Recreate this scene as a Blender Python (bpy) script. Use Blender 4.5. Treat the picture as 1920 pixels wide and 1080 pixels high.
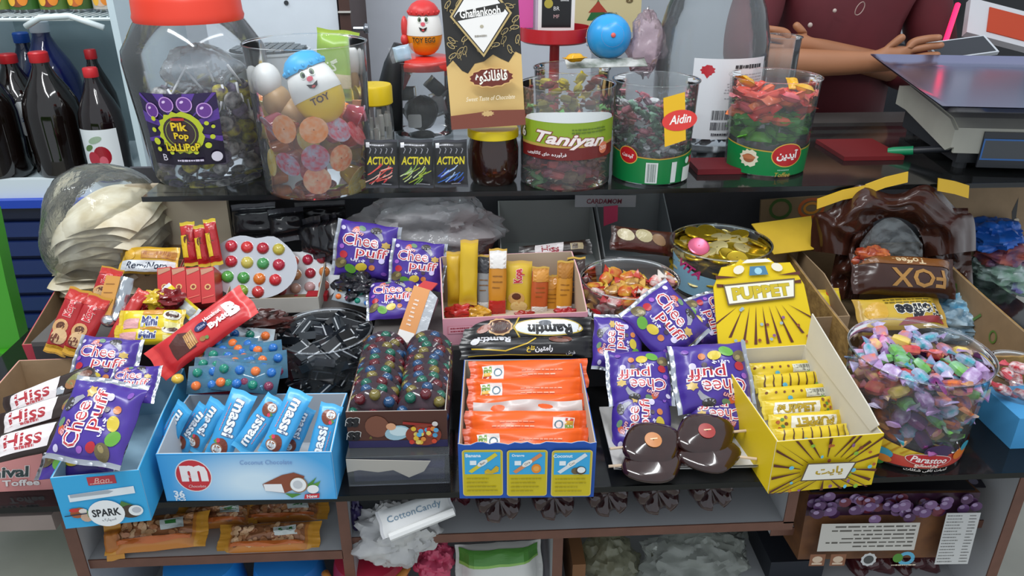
import bpy, bmesh, math, random
from mathutils import Vector, Matrix, noise

for _o in list(bpy.data.objects):
    bpy.data.objects.remove(_o)
SC = bpy.context.scene
COL = SC.collection
rnd = random.Random(7)
R = math.radians

# ---------------------------------------------------------------- camera
F = 1450.0
CAM = Vector((0, -.80, .66)); YAW = R(3.0); PITCH = R(25.3)
FW = Vector((math.sin(YAW)*math.cos(PITCH), math.cos(YAW)*math.cos(PITCH), -math.sin(PITCH)))
RT = Vector((math.cos(YAW), -math.sin(YAW), 0)); UP = RT.cross(FW)
_cd = bpy.data.cameras.new('camera'); _cd.sensor_width = 36; _cd.lens = F/1920*36; _cd.clip_start = .01
_co = bpy.data.objects.new('camera', _cd); COL.objects.link(_co)
_m = Matrix((RT, UP, -FW)).transposed().to_4x4(); _m.translation = CAM; _co.matrix_world = _m
SC.camera = _co
SC.view_settings.view_transform = 'Standard'; SC.view_settings.look = 'None'
SC.view_settings.gamma = 1; SC.view_settings.exposure = -0.08
SC.view_settings.use_curve_mapping = False
SC.cycles.transparent_max_bounces = 32

# ---------------------------------------------------------------- world and ceiling tubes
_w = bpy.data.worlds.new('world'); SC.world = _w; _w.use_nodes = True
_w.node_tree.nodes['Background'].inputs[0].default_value = (.86, .93, 1, 1)
_w.node_tree.nodes['Background'].inputs[1].default_value = .85
def area(loc, tgt, sx, sy, power, col=(1, 1, 1)):
    d = bpy.data.lights.new('ceiling_tube', 'AREA'); d.shape = 'RECTANGLE'; d.size = sx; d.size_y = sy
    d.energy = power; d.color = col
    o = bpy.data.objects.new('ceiling_tube', d); COL.objects.link(o)
    o.location = loc; o.rotation_euler = (Vector(tgt)-Vector(loc)).to_track_quat('-Z', 'Y').to_euler()
area((-.55, -.35, 1.75), (-.1, .25, 0), 1.3, .10, 22, (.97, .99, 1))
area((.55, .05, 1.85), (.1, .3, 0), 1.3, .10, 10, (.96, .99, 1))
area((-1.3, .9, 1.6), (-.9, 1.6, .2), .7, .15, 9, (.9, .97, 1))

def ray(px, py): return FW + RT*((px-960)/F) + UP*((540-py)/F)
def AZ(px, py, z): d = ray(px, py); return CAM + d*((z-CAM.z)/d.z)
def AY(px, py, y): d = ray(px, py); return CAM + d*((y-CAM.y)/d.y)
def AP(px, py, p0, n): d = ray(px, py); return CAM + d*((p0-CAM).dot(n)/d.dot(n))
def MPP(p): return (Vector(p)-CAM).dot(FW)/F           # metres per photo pixel at a point
def nrm(e, az=0):
    e = R(e); az = R(az); return Vector((math.sin(az)*math.cos(e), -math.cos(az)*math.cos(e), math.sin(e)))
def pose(q, y, e, az=0, flip=False):
    """four photo corners tl,tr,br,bl seen on a real plane through depth y with facing elevation e -> matrix, w, h"""
    n = nrm(e, az); cx = sum(p[0] for p in q)/4; cy = sum(p[1] for p in q)/4
    p0 = AY(cx, cy, y); c = [AP(p[0], p[1], p0, n) for p in q]
    o = (c[0]+c[1]+c[2]+c[3])/4
    xa = (c[1]-c[0]+c[2]-c[3])/2; ya = (c[0]-c[3]+c[1]-c[2])/2
    w = xa.length; h = ya.length
    xd = xa.normalized(); yd = n.cross(xd).normalized()
    m = Matrix((xd, yd, n)).transposed().to_4x4(); m.translation = o
    return m, w, h
def standm(p, rz=0, tilt=0):
    m = Matrix.Translation(Vector(p)) @ Matrix.Rotation(R(rz), 4, 'Z') @ Matrix.Rotation(R(tilt), 4, 'X'); return m

# ---------------------------------------------------------------- materials
def lin(h):
    c = [int(h[i:i+2], 16)/255 for i in (0, 2, 4)]
    return tuple((x/12.92 if x <= .04045 else ((x+.055)/1.055)**2.4) for x in c) + (1,)
_mats = {}
def mat(h, rough=.45, metal=0, spec=.5, bump=0, bscale=80, var=0, vscale=20, trans=0, coat=0, emit=0, h2=None, alpha=1):
    key = (h, rough, metal, spec, bump, bscale, var, vscale, trans, coat, emit, h2, alpha)
    if key in _mats: return _mats[key]
    m = bpy.data.materials.new('m_'+h); m.use_nodes = True; nt = m.node_tree; b = nt.nodes['Principled BSDF']
    b.inputs['Base Color'].default_value = lin(h); b.inputs['Roughness'].default_value = rough
    b.inputs['Metallic'].default_value = metal; b.inputs['Specular IOR Level'].default_value = spec
    b.inputs['Transmission Weight'].default_value = trans; b.inputs['Coat Weight'].default_value = coat
    b.inputs['Alpha'].default_value = alpha
    if emit: b.inputs['Emission Color'].default_value = lin(h); b.inputs['Emission Strength'].default_value = emit
    if var or h2 or bump:
        tc = nt.nodes.new('ShaderNodeTexCoord')
    if var or h2:
        n = nt.nodes.new('ShaderNodeTexNoise'); n.inputs['Scale'].default_value = vscale; n.inputs['Detail'].default_value = 4
        nt.links.new(tc.outputs['Object'], n.inputs['Vector'])
        r = nt.nodes.new('ShaderNodeValToRGB'); nt.links.new(n.outputs['Fac'], r.inputs['Fac'])
        a = lin(h); bb = lin(h2) if h2 else tuple(x*(1-var) for x in a[:3])+(1,)
        r.color_ramp.elements[0].position = .35; r.color_ramp.elements[1].position = .65
        r.color_ramp.elements[0].color = bb; r.color_ramp.elements[1].color = a
        nt.links.new(r.outputs['Color'], b.inputs['Base Color'])
    if bump:
        n2 = nt.nodes.new('ShaderNodeTexNoise'); n2.inputs['Scale'].default_value = bscale; n2.inputs['Detail'].default_value = 3
        nt.links.new(tc.outputs['Object'], n2.inputs['Vector'])
        bp = nt.nodes.new('ShaderNodeBump'); bp.inputs['Strength'].default_value = bump; bp.inputs['Distance'].default_value = .004
        nt.links.new(n2.outputs['Fac'], bp.inputs['Height']); nt.links.new(bp.outputs['Normal'], b.inputs['Normal'])
    _mats[key] = m; return m
def clear(tint=(1, 1, 1), haze=.05, rough=.06, hazecol=(.8, .85, .88), refl=1.0, bump=0, bscale=40, ior=1.38):
    key = ('clear', tint, haze, rough, hazecol, refl, bump, bscale, ior)
    if key in _mats: return _mats[key]
    m = bpy.data.materials.new('m_clear'); m.use_nodes = True; nt = m.node_tree
    for n in list(nt.nodes):
        if n.type != 'OUTPUT_MATERIAL': nt.nodes.remove(n)
    out = [n for n in nt.nodes][0]
    tr = nt.nodes.new('ShaderNodeBsdfTransparent'); tr.inputs[0].default_value = tint+(1,)
    gl = nt.nodes.new('ShaderNodeBsdfGlossy'); gl.inputs['Roughness'].default_value = rough
    gl.inputs['Color'].default_value = (refl, refl, refl, 1)
    df = nt.nodes.new('ShaderNodeBsdfDiffuse'); df.inputs[0].default_value = hazecol+(1,)
    m1 = nt.nodes.new('ShaderNodeMixShader'); m1.inputs[0].default_value = haze
    nt.links.new(tr.outputs[0], m1.inputs[1]); nt.links.new(df.outputs[0], m1.inputs[2])
    fr = nt.nodes.new('ShaderNodeFresnel'); fr.inputs[0].default_value = ior
    m2 = nt.nodes.new('ShaderNodeMixShader'); nt.links.new(fr.outputs[0], m2.inputs[0])
    nt.links.new(m1.outputs[0], m2.inputs[1]); nt.links.new(gl.outputs[0], m2.inputs[2])
    nt.links.new(m2.outputs[0], out.inputs[0])
    if bump:
        tc = nt.nodes.new('ShaderNodeTexCoord'); n2 = nt.nodes.new('ShaderNodeTexNoise'); n2.inputs['Scale'].default_value = bscale
        n2.inputs['Detail'].default_value = 4; nt.links.new(tc.outputs['Object'], n2.inputs['Vector'])
        bp = nt.nodes.new('ShaderNodeBump'); bp.inputs['Strength'].default_value = bump; bp.inputs['Distance'].default_value = .01
        nt.links.new(n2.outputs['Fac'], bp.inputs['Height'])
        for x in (gl, df, fr): nt.links.new(bp.outputs['Normal'], x.inputs['Normal'])
    _mats[key] = m; return m
def gloss(h, **k): return mat(h, **{**dict(rough=.28, spec=.5), **k})      # printed film
def foil(h='C9CCD0', rough=.22, **k): return mat(h, rough=rough, metal=.85, **k)
def paper(h, **k): return mat(h, **{**dict(rough=.6, spec=.25), **k})
PET = clear(); KRAFT = mat('A58B6C', .85, var=.12, vscale=30, bump=.1); KRAFT2 = mat('8F7657', .85, var=.15, vscale=30, bump=.1)
GREYB = mat('B9B4AC', .8, var=.06, vscale=25); CREAM = mat('D9D3C4', .7, var=.05)
WHITE = paper('E8E8E6')

# ---------------------------------------------------------------- mesh builder
class MB:
    def __init__(s): s.v = []; s.f = []; s.m = []
    def add(s, vs, fs, mi=0, M=None):
        o = len(s.v)
        s.v += [tuple(M @ Vector(v)) if M else tuple(v) for v in vs]
        s.f += [tuple(i+o for i in f) for f in fs]; s.m += [mi]*len(fs); return s
    def box(s, c, d, mi=0, M=None):
        x, y, z = c; a, b, e = d[0]/2, d[1]/2, d[2]/2
        vs = [(x+i*a, y+j*b, z+k*e) for k in (-1, 1) for j in (-1, 1) for i in (-1, 1)]
        return s.add(vs, [(0, 2, 3, 1), (4, 5, 7, 6), (0, 1, 5, 4), (2, 6, 7, 3), (0, 4, 6, 2), (1, 3, 7, 5)], mi, M)
    def prism(s, pts, z0, z1, mi=0, M=None):
        n = len(pts); vs = [(p[0], p[1], z0) for p in pts]+[(p[0], p[1], z1) for p in pts]
        fs = [tuple(range(n-1, -1, -1)), tuple(range(n, 2*n))]+[(i, (i+1) % n, (i+1) % n+n, i+n) for i in range(n)]
        return s.add(vs, fs, mi, M)
    def lathe(s, prof, n=40, mi=0, M=None, cap0=False, cap1=False, mis=None):
        k = len(prof); vs = []
        for r, z in prof: vs += [(r*math.cos(2*math.pi*i/n), r*math.sin(2*math.pi*i/n), z) for i in range(n)]
        o = len(s.v); s.v += [tuple(M @ Vector(v)) if M else v for v in vs]
        for j in range(k-1):
            for i in range(n):
                s.f.append((o+j*n+i, o+j*n+(i+1) % n, o+(j+1)*n+(i+1) % n, o+(j+1)*n+i)); s.m.append(mis[j] if mis else mi)
        if cap0: s.f.append(tuple(o+i for i in range(n-1, -1, -1))); s.m.append(mis[0] if mis else mi)
        if cap1: s.f.append(tuple(o+(k-1)*n+i for i in range(n))); s.m.append(mis[-1] if mis else mi)
        return s
    def grid(s, fn, nu, nv, mi=0, M=None, mif=None):
        o = len(s.v)
        for j in range(nv+1):
            for i in range(nu+1):
                v = Vector(fn(i/nu, j/nv)); s.v.append(tuple(M @ v) if M else tuple(v))
        for j in range(nv):
            for i in range(nu):
                s.f.append((o+j*(nu+1)+i, o+j*(nu+1)+i+1, o+(j+1)*(nu+1)+i+1, o+(j+1)*(nu+1)+i))
                s.m.append(mif(i/nu, j/nv) if mif else mi)
        return s
    def tube(s, pts, r, n=8, mi=0, M=None):
        pts = [Vector(p) for p in pts]; o = len(s.v); rr = r if isinstance(r, (list, tuple)) else [r]*len(pts)
        for k, p in enumerate(pts):
            t = (pts[min(k+1, len(pts)-1)]-pts[max(k-1, 0)]).normalized()
            a = t.cross(Vector((0, 0, 1))); a = t.cross(Vector((1, 0, 0))) if a.length < .01 else a
            a.normalize(); b = t.cross(a)
            for i in range(n):
                q = p+(a*math.cos(2*math.pi*i/n)+b*math.sin(2*math.pi*i/n))*rr[k]; s.v.append(tuple(M @ q) if M else tuple(q))
        for k in range(len(pts)-1):
            for i in range(n):
                s.f.append((o+k*n+i, o+k*n+(i+1) % n, o+(k+1)*n+(i+1) % n, o+(k+1)*n+i)); s.m.append(mi)
        s.f.append(tuple(o+i for i in range(n-1, -1, -1))); s.m.append(mi)
        s.f.append(tuple(o+(len(pts)-1)*n+i for i in range(n))); s.m.append(mi); return s
    def ball(s, c, rx, ry, rz, nu=14, nv=8, mi=0, M=None, fn=None):
        def g(u, v):
            a = 2*math.pi*u; b = math.pi*(v-.5)
            k = fn(u, v) if fn else 1
            return (c[0]+rx*k*math.cos(a)*math.cos(b), c[1]+ry*k*math.sin(a)*math.cos(b), c[2]+rz*k*math.sin(b))
        return s.grid(g, nu, nv, mi, M)
    def mesh(s, name, mats, smooth=False):
        me = bpy.data.meshes.new(name); me.from_pydata(s.v, [], s.f)
        for m in (mats if isinstance(mats, (list, tuple)) else [mats]): me.materials.append(m)
        me.polygons.foreach_set('material_index', s.m)
        if smooth: me.polygons.foreach_set('use_smooth', [True]*len(s.f))
        me.update()
        if smooth == 'auto':
            me.set_sharp_from_angle(angle=R(38))
        return me
    def obj(s, name, mats, parent=None, smooth=False, M=None):
        return mobj(name, s.mesh(name, mats, smooth), parent, M)
def mobj(name, me, parent=None, M=None):
    o = bpy.data.objects.new(name, me); COL.objects.link(o)
    if parent: o.parent = parent
    if M is not None: o.matrix_basis = M
    return o
def tag(o, label, cat, group=None, kind=None):
    if label: o['label'] = label
    if cat: o['category'] = cat
    if group: o['group'] = group
    if kind: o['kind'] = kind
    return o
def thing(name, label, cat, M=None, group=None):
    o = bpy.data.objects.new(name, None); COL.objects.link(o); o.empty_display_size = .02
    if M is not None: o.matrix_basis = M
    return tag(o, label, cat, group)
def dup(root, M, label=None, group=None):
    r = root.copy(); COL.objects.link(r); r.matrix_basis = M
    if label: r['label'] = label
    if group: r['group'] = group
    for ch in list(root.children):
        c = ch.copy(); COL.objects.link(c); c.parent = r
        for g in list(ch.children):
            d = g.copy(); COL.objects.link(d); d.parent = c
    return r
def struct(o): o['kind'] = 'structure'; return o

# ---------------------------------------------------------------- lettering and flat print
_AR = {'ا': (0xFE8D, 2), 'آ': (0xFE81, 2), 'ب': (0xFE8F, 4), 'پ': (0xFB56, 4), 'ت': (0xFE95, 4), 'ج': (0xFE9D, 4), 'چ': (0xFB7A, 4),
       'خ': (0xFEA5, 4), 'د': (0xFEA9, 2), 'ر': (0xFEAD, 2), 'ز': (0xFEAF, 2), 'س': (0xFEB1, 4), 'ش': (0xFEB5, 4), 'ص': (0xFEB9, 4), 'ط': (0xFEC1, 4),
       'ف': (0xFED1, 4), 'ق': (0xFED5, 4), 'ک': (0xFB8E, 4), 'گ': (0xFB92, 4), 'ل': (0xFEDD, 4), 'م': (0xFEE1, 4), 'ن': (0xFEE5, 4),
       'و': (0xFEED, 2), 'ه': (0xFEE9, 4), 'ی': (0xFBFC, 4), 'ی': (0xFBFC, 4), 'ح': (0xFEA1, 4), 'ع': (0xFEC9, 4)}
def fa(s):
    out = []
    for w in s.split(' '):
        g = ''
        for i, c in enumerate(w):
            if c not in _AR: g += c; continue
            b, k = _AR[c]
            prev = i > 0 and w[i-1] in _AR and _AR[w[i-1]][1] == 4
            nxt = i+1 < len(w) and w[i+1] in _AR and k == 4
            g += chr(b+(3 if prev and nxt else 1 if prev else 2 if nxt else 0))
        out.append(g[::-1])
    return ' '.join(out[::-1])
_tc = {}
def textmesh(s, bold=0, shear=0):
    key = (s, bold, shear)
    if key not in _tc:
        cu = bpy.data.curves.new('t', 'FONT'); cu.body = s; cu.resolution_u = 2; cu.offset = bold; cu.shear = shear
        cu.fill_mode = 'FRONT'
        o = bpy.data.objects.new('t', cu); me = o.to_mesh()
        v = [(p.co.x, p.co.y) for p in me.vertices]; f = [tuple(p.vertices) for p in me.polygons]
        o.to_mesh_clear(); bpy.data.objects.remove(o); bpy.data.curves.remove(cu)
        _tc[key] = (v, f)
    return _tc[key]
class Print:
    """flat ink: polygons in metres on a panel, later laid on a surface"""
    def __init__(s, k=1.0): s.p = []; s.k = k; s.lay = 0
    def raw(s, vs, fs, col):
        s.lay += 1; s.p.append(([(x*s.k, y*s.k) for x, y in vs], fs, col, s.lay)); return s
    def poly(s, pts, col): return s.raw(pts, [tuple(range(len(pts)))], col)
    def rect(s, x0, y0, x1, y1, col, r=0):
        if r <= 0: return s.poly([(x0, y0), (x1, y0), (x1, y1), (x0, y1)], col)
        pts = []
        for cx, cy, a in ((x1-r, y0+r, -90), (x1-r, y1-r, 0), (x0+r, y1-r, 90), (x0+r, y0+r, 180)):
            pts += [(cx+r*math.cos(R(a+t)), cy+r*math.sin(R(a+t))) for t in (0, 30, 60, 90)]
        return s.poly(pts, col)
    def ell(s, cx, cy, rx, ry, col, n=18, rot=0, wob=0):
        c, q = math.cos(R(rot)), math.sin(R(rot)); pts = []
        for i in range(n):
            a = 2*math.pi*i/n; k = 1+wob*(1 if i % 2 else -1); x = rx*k*math.cos(a); y = ry*k*math.sin(a)
            pts.append((cx+x*c-y*q, cy+x*q+y*c))
        return s.poly(pts, col)
    def line(s, pts, wd, col):
        vs = []; fs = []
        for i, p in enumerate(pts):
            a = Vector(pts[max(i-1, 0)]); b = Vector(pts[min(i+1, len(pts)-1)]); d = (b-a); d = d.normalized() if d.length else Vector((1, 0))
            n = Vector((-d.y, d.x))*wd/2; vs += [(p[0]+n.x, p[1]+n.y), (p[0]-n.x, p[1]-n.y)]
        fs = [(2*i+1, 2*i+3, 2*i+2, 2*i) for i in range(len(pts)-1)]
        return s.raw(vs, fs, col)
    def ring(s, cx, cy, rx, ry, wd, col, n=20): return s.line([(cx+rx*math.cos(2*math.pi*i/n), cy+ry*math.sin(2*math.pi*i/n)) for i in range(n+1)], wd, col)
    def text(s, t, cx, cy, h, col, w=None, rot=0, shear=0, bold=0, out=None, ow=.04):
        for c, b in (([(out, bold+ow)] if out is not None else [])+[(col, bold)]):
            v, f = textmesh(t, b, shear)
            if not v: return s
            v0, _ = textmesh(t, bold, shear)
            x0 = min(p[0] for p in v0); x1 = max(p[0] for p in v0); y0 = min(p[1] for p in v0); y1 = max(p[1] for p in v0)
            sy = h/max(y1-y0, 1e-6); sx = w/max(x1-x0, 1e-6) if w else sy
            ca, sa = math.cos(R(rot)), math.sin(R(rot)); vs = []
            for x, y in v:
                a = (x-(x0+x1)/2)*sx; e = (y-(y0+y1)/2)*sy; vs.append((cx+a*ca-e*sa, cy+a*sa+e*ca))
            s.raw(vs, f, c)
        return s
    def lines(s, x0, y0, x1, y1, n, col, seed=1, fill=.45, right=False):
        q = random.Random(seed); dy = (y1-y0)/n
        vs = []; fs = []
        for i in range(n):
            y = y1-dy*(i+.5); x = x0; xe = x1-(x1-x0)*q.uniform(0, .35)
            while x < xe:
                l = (x1-x0)*q.uniform(.04, .14); e = min(x+l, xe); a = x; b = e
                if right: a, b = x1-(e-x0), x1-(x-x0)
                o = len(vs); hh = dy*fill/2*q.uniform(.75, 1.1)
                vs += [(a, y-hh), (b, y-hh), (b, y+hh), (a, y+hh)]; fs.append((o, o+1, o+2, o+3)); x = e+(x1-x0)*.02
        return s.raw(vs, fs, col)
    def bars(s, x0, y0, x1, y1, col, seed=3, n=22):
        q = random.Random(seed); vs = []; fs = []; x = x0; st = (x1-x0)/n
        for i in range(n):
            w = st*q.choice((.25, .5, .7)); o = len(vs); a = x0+i*st
            vs += [(a, y0), (a+w, y0), (a+w, y1), (a, y1)]; fs.append((o, o+1, o+2, o+3))
        return s.raw(vs, fs, col)
    def build(s, name, parent, fn=None, M=None, maxlen=None, step=.00012, base=.0004, mk=None):
        bm = bmesh.new(); mats = []; L = bm.verts.layers.float.new('lay')
        for vs, fs, col, lay in s.p:
            if col not in mats: mats.append(col)
            mi = mats.index(col); nv = [bm.verts.new((x, y, 0)) for x, y in vs]
            for v in nv: v[L] = lay
            for f in fs:
                try: bm.faces.new([nv[i] for i in f]).material_index = mi
                except ValueError: pass
        if maxlen:
            bmesh.ops.triangulate(bm, faces=bm.faces[:])
            for _ in range(5):
                es = [e for e in bm.edges if (e.verts[0].co-e.verts[1].co).length > maxlen]
                if not es: break
                lays = None
                bmesh.ops.subdivide_edges(bm, edges=es, cuts=1)
                bmesh.ops.triangulate(bm, faces=[f for f in bm.faces if len(f.verts) > 3])
        for f in bm.faces:
            if f.normal.z < 0 or f.calc_area() == 0: pass
        bm.normal_update()
        for f in bm.faces:
            if f.normal.z < 0: f.normal_flip()
        for v in bm.verts:
            lay = v[L]; off = base+lay*step
            if fn: v.co = Vector(fn(v.co.x, v.co.y, off))
            else: v.co.z = off
        me = bpy.data.meshes.new(name); bm.to_mesh(me); bm.free()
        for m in mats: me.materials.append(m if not isinstance(m, str) else (mk or gloss)(m))
        return mobj(name, me, parent, M)

# ---------------------------------------------------------------- reusable shapes
def flowfn(L, W, T, cr, seed=0, wr=.06, p=2.6, pinch=.04):
    """surface of a sealed film pack: x along the length, crimped ends, y across"""
    sd = seed*7.3
    def base(x, y):
        u = min(1, abs(2*x/L)); c = 1-2*cr/L
        e = max(0, min(1, (1-u/c) / .42)) if u < c else 0
        s = math.sin(e*math.pi/2)**.75
        v = min(1, abs(2*y/W)); z = T/2*s*(max(0, 1-v**p))**(1/p)
        k0 = max(.45, c-.28)*c
        if u > k0:
            z += T*wr*.8*math.sin(y/W*31+sd+2*noise.noise(Vector((y/W*4, sd, 0))))*((u-k0)/(1-k0))**1.5*max(0, 1-v**4)*(1 if u < c else .5)
        n = noise.noise(Vector((x/L*5+sd, y/W*5, sd)))
        return z+T*wr*1.3*n*s*max(0, 1-v**6)
    def edge(x, y):
        u = abs(2*x/L); yy = y*(1-pinch*math.sin(min(1, u)*math.pi)*.8+.03*noise.noise(Vector((x/L*6, sd, 1))))
        xx = x*(1+.018*math.sin(y/W*9+sd))
        return xx, yy
    def fn(x, y, off=0):
        xx, yy = edge(x, y); return (xx, yy, base(x, y)+off)
    return fn
def flowmesh(name, L, W, T, cr, mats, seed=0, nx=30, ny=14, crimpmat=1, wr=.06, p=2.6, pinch=.04, backmat=0, flatback=.5):
    fn = flowfn(L, W, T, cr, seed, wr, p, pinch); mb = MB(); c = 1-2*cr/L
    cm = lambda u, v: crimpmat if abs(2*(u+.5/nx)-1) > c else 0
    bmf = lambda u, v: crimpmat if abs(2*(u+.5/nx)-1) > c else backmat
    mb.grid(lambda u, v: fn((u-.5)*L, (v-.5)*W), nx, ny, mif=cm)
    def bk(u, v):
        x, y, z = fn((u-.5)*L, (v-.5)*W); return (x, y, -z*flatback-.0006)
    o = len(mb.f); mb.grid(bk, nx, ny, mif=bmf); mb.f[o:] = [f[::-1] for f in mb.f[o:]]
    return mb.mesh(name, mats, True), fn
def ordn(i): return ('first', 'second', 'third', 'fourth', 'fifth', 'sixth', 'seventh', 'eighth', 'ninth', 'tenth', 'eleventh', 'twelfth', 'thirteenth', 'fourteenth', 'fifteenth')[i]
def gradmat(c1, c2, cx, cy, rx, ry, rough=.4):
    m = bpy.data.materials.new('m_gradient'); m.use_nodes = True; nt = m.node_tree; b = nt.nodes['Principled BSDF']; b.inputs['Roughness'].default_value = rough
    tc = nt.nodes.new('ShaderNodeTexCoord'); mp = nt.nodes.new('ShaderNodeMapping'); mp.inputs['Location'].default_value = (-cx/rx, -cy/ry, 0); mp.inputs['Scale'].default_value = (1/rx, 1/ry, 0)
    g = nt.nodes.new('ShaderNodeTexGradient'); g.gradient_type = 'SPHERICAL'; r = nt.nodes.new('ShaderNodeValToRGB'); r.color_ramp.elements[0].color = lin(c1); r.color_ramp.elements[1].color = lin(c2); r.color_ramp.elements[1].position = .8
    nt.links.new(tc.outputs['Object'], mp.inputs[0]); nt.links.new(mp.outputs[0], g.inputs[0]); nt.links.new(g.outputs['Fac'], r.inputs[0]); nt.links.new(r.outputs[0], b.inputs['Base Color']); return m
def tubshell(mb, r0, r1, h, rim=.0035, base=.004, mi=0, n=48, band=None, bm=1):
    """clear tub wall with rolled rim and a dished floor"""
    prof = [(0.001, base+.003), (r0*.8, base+.003), (r0*.92, base), (r0, base*.6), (r0+.0008, base*2)]
    for t in (0.1, .3, .5, .7, .9, .985): prof.append((r0+(r1-r0)*t, base*2+(h-base*2)*t))
    prof += [(r1, h-rim*.6), (r1+rim*.6, h-rim*.4), (r1+rim*.7, h), (r1+rim*.1, h+rim*.25), (r1-.001, h)]
    mb.lathe(prof, n, mi); return mb
def cylfn(r, z0, k=0, ang=-90):
    """map print x (arc) and y (height) on a cone wall facing the customer"""
    def fn(x, y, off=0):
        rr = r+k*(y)+off; a = R(ang)+x/r; return (rr*math.cos(a), rr*math.sin(a), z0+y)
    return fn
# ================================================================ setting
_mb = MB().box((0, .8, -.87), (5, 5, .06)); struct(_mb.obj('floor', mat('A9A79C', .5, var=.12, vscale=6, bump=.05)))
_mb = MB().box((0, 2.35, .4), (5, .1, 2.6)); struct(_mb.obj('wall_back', mat('C9CFD6', .7, var=.05, vscale=3)))
_mb = MB().box((-2.2, .8, .4), (.1, 3.2, 2.6)); struct(_mb.obj('wall_left', mat('B9BDC0', .7, var=.05, vscale=3)))
LAM = mat('B7B9BC', .5, var=.05, vscale=8); BAND = mat('6F4A3C', .5, var=.15, vscale=40)
DGLASS = clear((.30, .33, .34), .03, .08, (.3, .3, .32)); GEDGE = mat('0C0F10', .15)
# lower glass shelf
UGLASS = clear((.62, .66, .66), .03, .08, (.4, .42, .42))
def glass_shelf(name, label, x0, x1, y0, y1, z, t=.008, gm=None):
    o = thing(name, label, 'shelf', Matrix.Translation(((x0+x1)/2, y0, z-t)))
    w = x1-x0; d = y1-y0
    MB().box((0, d/2, t/2), (w, d-.001, t)).obj('glass_pane', gm or DGLASS, o)
    MB().box((0, .0004-.0012, t/2), (w+.002, .0022, t+.0006)).obj('front_edge', GEDGE, o)
    return o
UX0 = AY(266, 365, .45).x
glass_shelf('glass_shelf', 'dark lower glass shelf carrying the open candy cartons', -.80, 1.05, -.012, .62, 0)
glass_shelf('glass_shelf', 'dark upper glass shelf carrying the candy tubs and jars', UX0, 1.35, .45, .90, .25, gm=UGLASS)
# cabinet under the glass: boards with brown banding
cab = thing('display_cabinet', 'white laminate display cabinet with brown edging under the lower glass', 'cabinet', Matrix.Translation((0, .03, -.84)))
def board(name, x0, x1, y0, y1, z0, z1, parent=None, m=LAM):
    # coordinates in world, banded on the customer side
    par = parent or cab; off = par.matrix_basis.translation
    o = MB().box(((x0+x1)/2-off.x, (y0+y1)/2-off.y, (z0+z1)/2-off.z), (x1-x0, y1-y0, z1-z0)).obj(name, m, par)
    MB().box(((x0+x1)/2-off.x, y0-.001-off.y, (z0+z1)/2-off.z), (x1-x0+.0008, .002, z1-z0+.0008)).obj('edge_banding', BAND, o)
    return o
XL = AY(150, 1020, .04).x; XD = AY(645, 990, .03).x; XM = AY(1045, 1050, .06).x; XR = AY(1485, 940, .04).x; XE = AY(1835, 1000, .10).x
board('side_panel', XL-.008, XL+.008, .03, .60, -.84, -.010)
board('side_panel', XE, XE+.016, .06, .60, -.84, -.010)
board('divider', XD-.007, XD+.007, .035, .60, -.84, -.010)
board('divider', XR-.007, XR+.007, .04, .60, -.12, -.010)
board('divider', XM-.007, XM+.007, .06, .60, -.84, -.135)
board('shelf_board', XL+.008, XD-.007, .035, .60, -.150, -.136)
board('shelf_board', XD+.007, XR+.007, .04, .60, -.132, -.118)
board('shelf_board', XR+.007, XE, .10, .60, -.200, -.186)
MB().box(((XL+XE)/2, .60-.03, .42-.02), (XE-XL, .006, .80)).obj('back_panel', mat('C9CDD2', .6, var=.05, vscale=6), cab)
board('floor_board', XL+.008, XE, .06, .60, -.34, -.325)
# a board under the left end of the glass, seen beside the pink carton
wl = thing('wooden_board', 'narrow grey-brown wooden board under the pink toffee carton', 'board', Matrix.Translation((-.66, -.012, -.04)))
MB().box((0, .25, .013), (.24, .50, .024)).obj('plank', mat('8D7F78', .6, var=.1), wl)
# step under the back row
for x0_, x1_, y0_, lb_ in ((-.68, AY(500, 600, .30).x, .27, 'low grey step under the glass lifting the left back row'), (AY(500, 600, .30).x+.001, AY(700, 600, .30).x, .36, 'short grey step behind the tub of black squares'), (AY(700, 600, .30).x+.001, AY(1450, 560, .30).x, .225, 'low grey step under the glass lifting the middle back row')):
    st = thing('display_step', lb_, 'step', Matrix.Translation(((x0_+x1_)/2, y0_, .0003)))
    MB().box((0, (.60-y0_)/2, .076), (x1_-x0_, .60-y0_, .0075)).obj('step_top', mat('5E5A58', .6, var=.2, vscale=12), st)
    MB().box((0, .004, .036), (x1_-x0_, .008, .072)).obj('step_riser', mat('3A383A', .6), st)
# beige end board below the upper shelf
m, w, h = pose([(256, 378), (436, 374), (432, 480), (250, 486)], .52, 4)
eb = MB().box((0, 0, 0), (w, h+.06, .012)).obj('end_board', mat('BDAE97', .6, var=.06, vscale=10), None, M=m)
tag(eb, 'plain beige board standing at the left end below the upper glass', 'board')
# back of the cabinet under the upper shelf (dark)
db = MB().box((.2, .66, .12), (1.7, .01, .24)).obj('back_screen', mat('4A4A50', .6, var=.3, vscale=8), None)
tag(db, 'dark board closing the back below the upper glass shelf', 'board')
# seller's desk behind the upper shelf
ds = thing('service_desk', 'dark desk top behind the glass where the seller leans', 'desk', Matrix.Translation((.75, .91, .20)))
MB().box((0, .08, .02), (1.5, .16, .03)).obj('desk_top', mat('5A5552', .5, var=.2, vscale=5), ds)
MB().box((0, .10, -.4), (1.4, .03, .8)).obj('desk_front', mat('4A4644', .6), ds)

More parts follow.
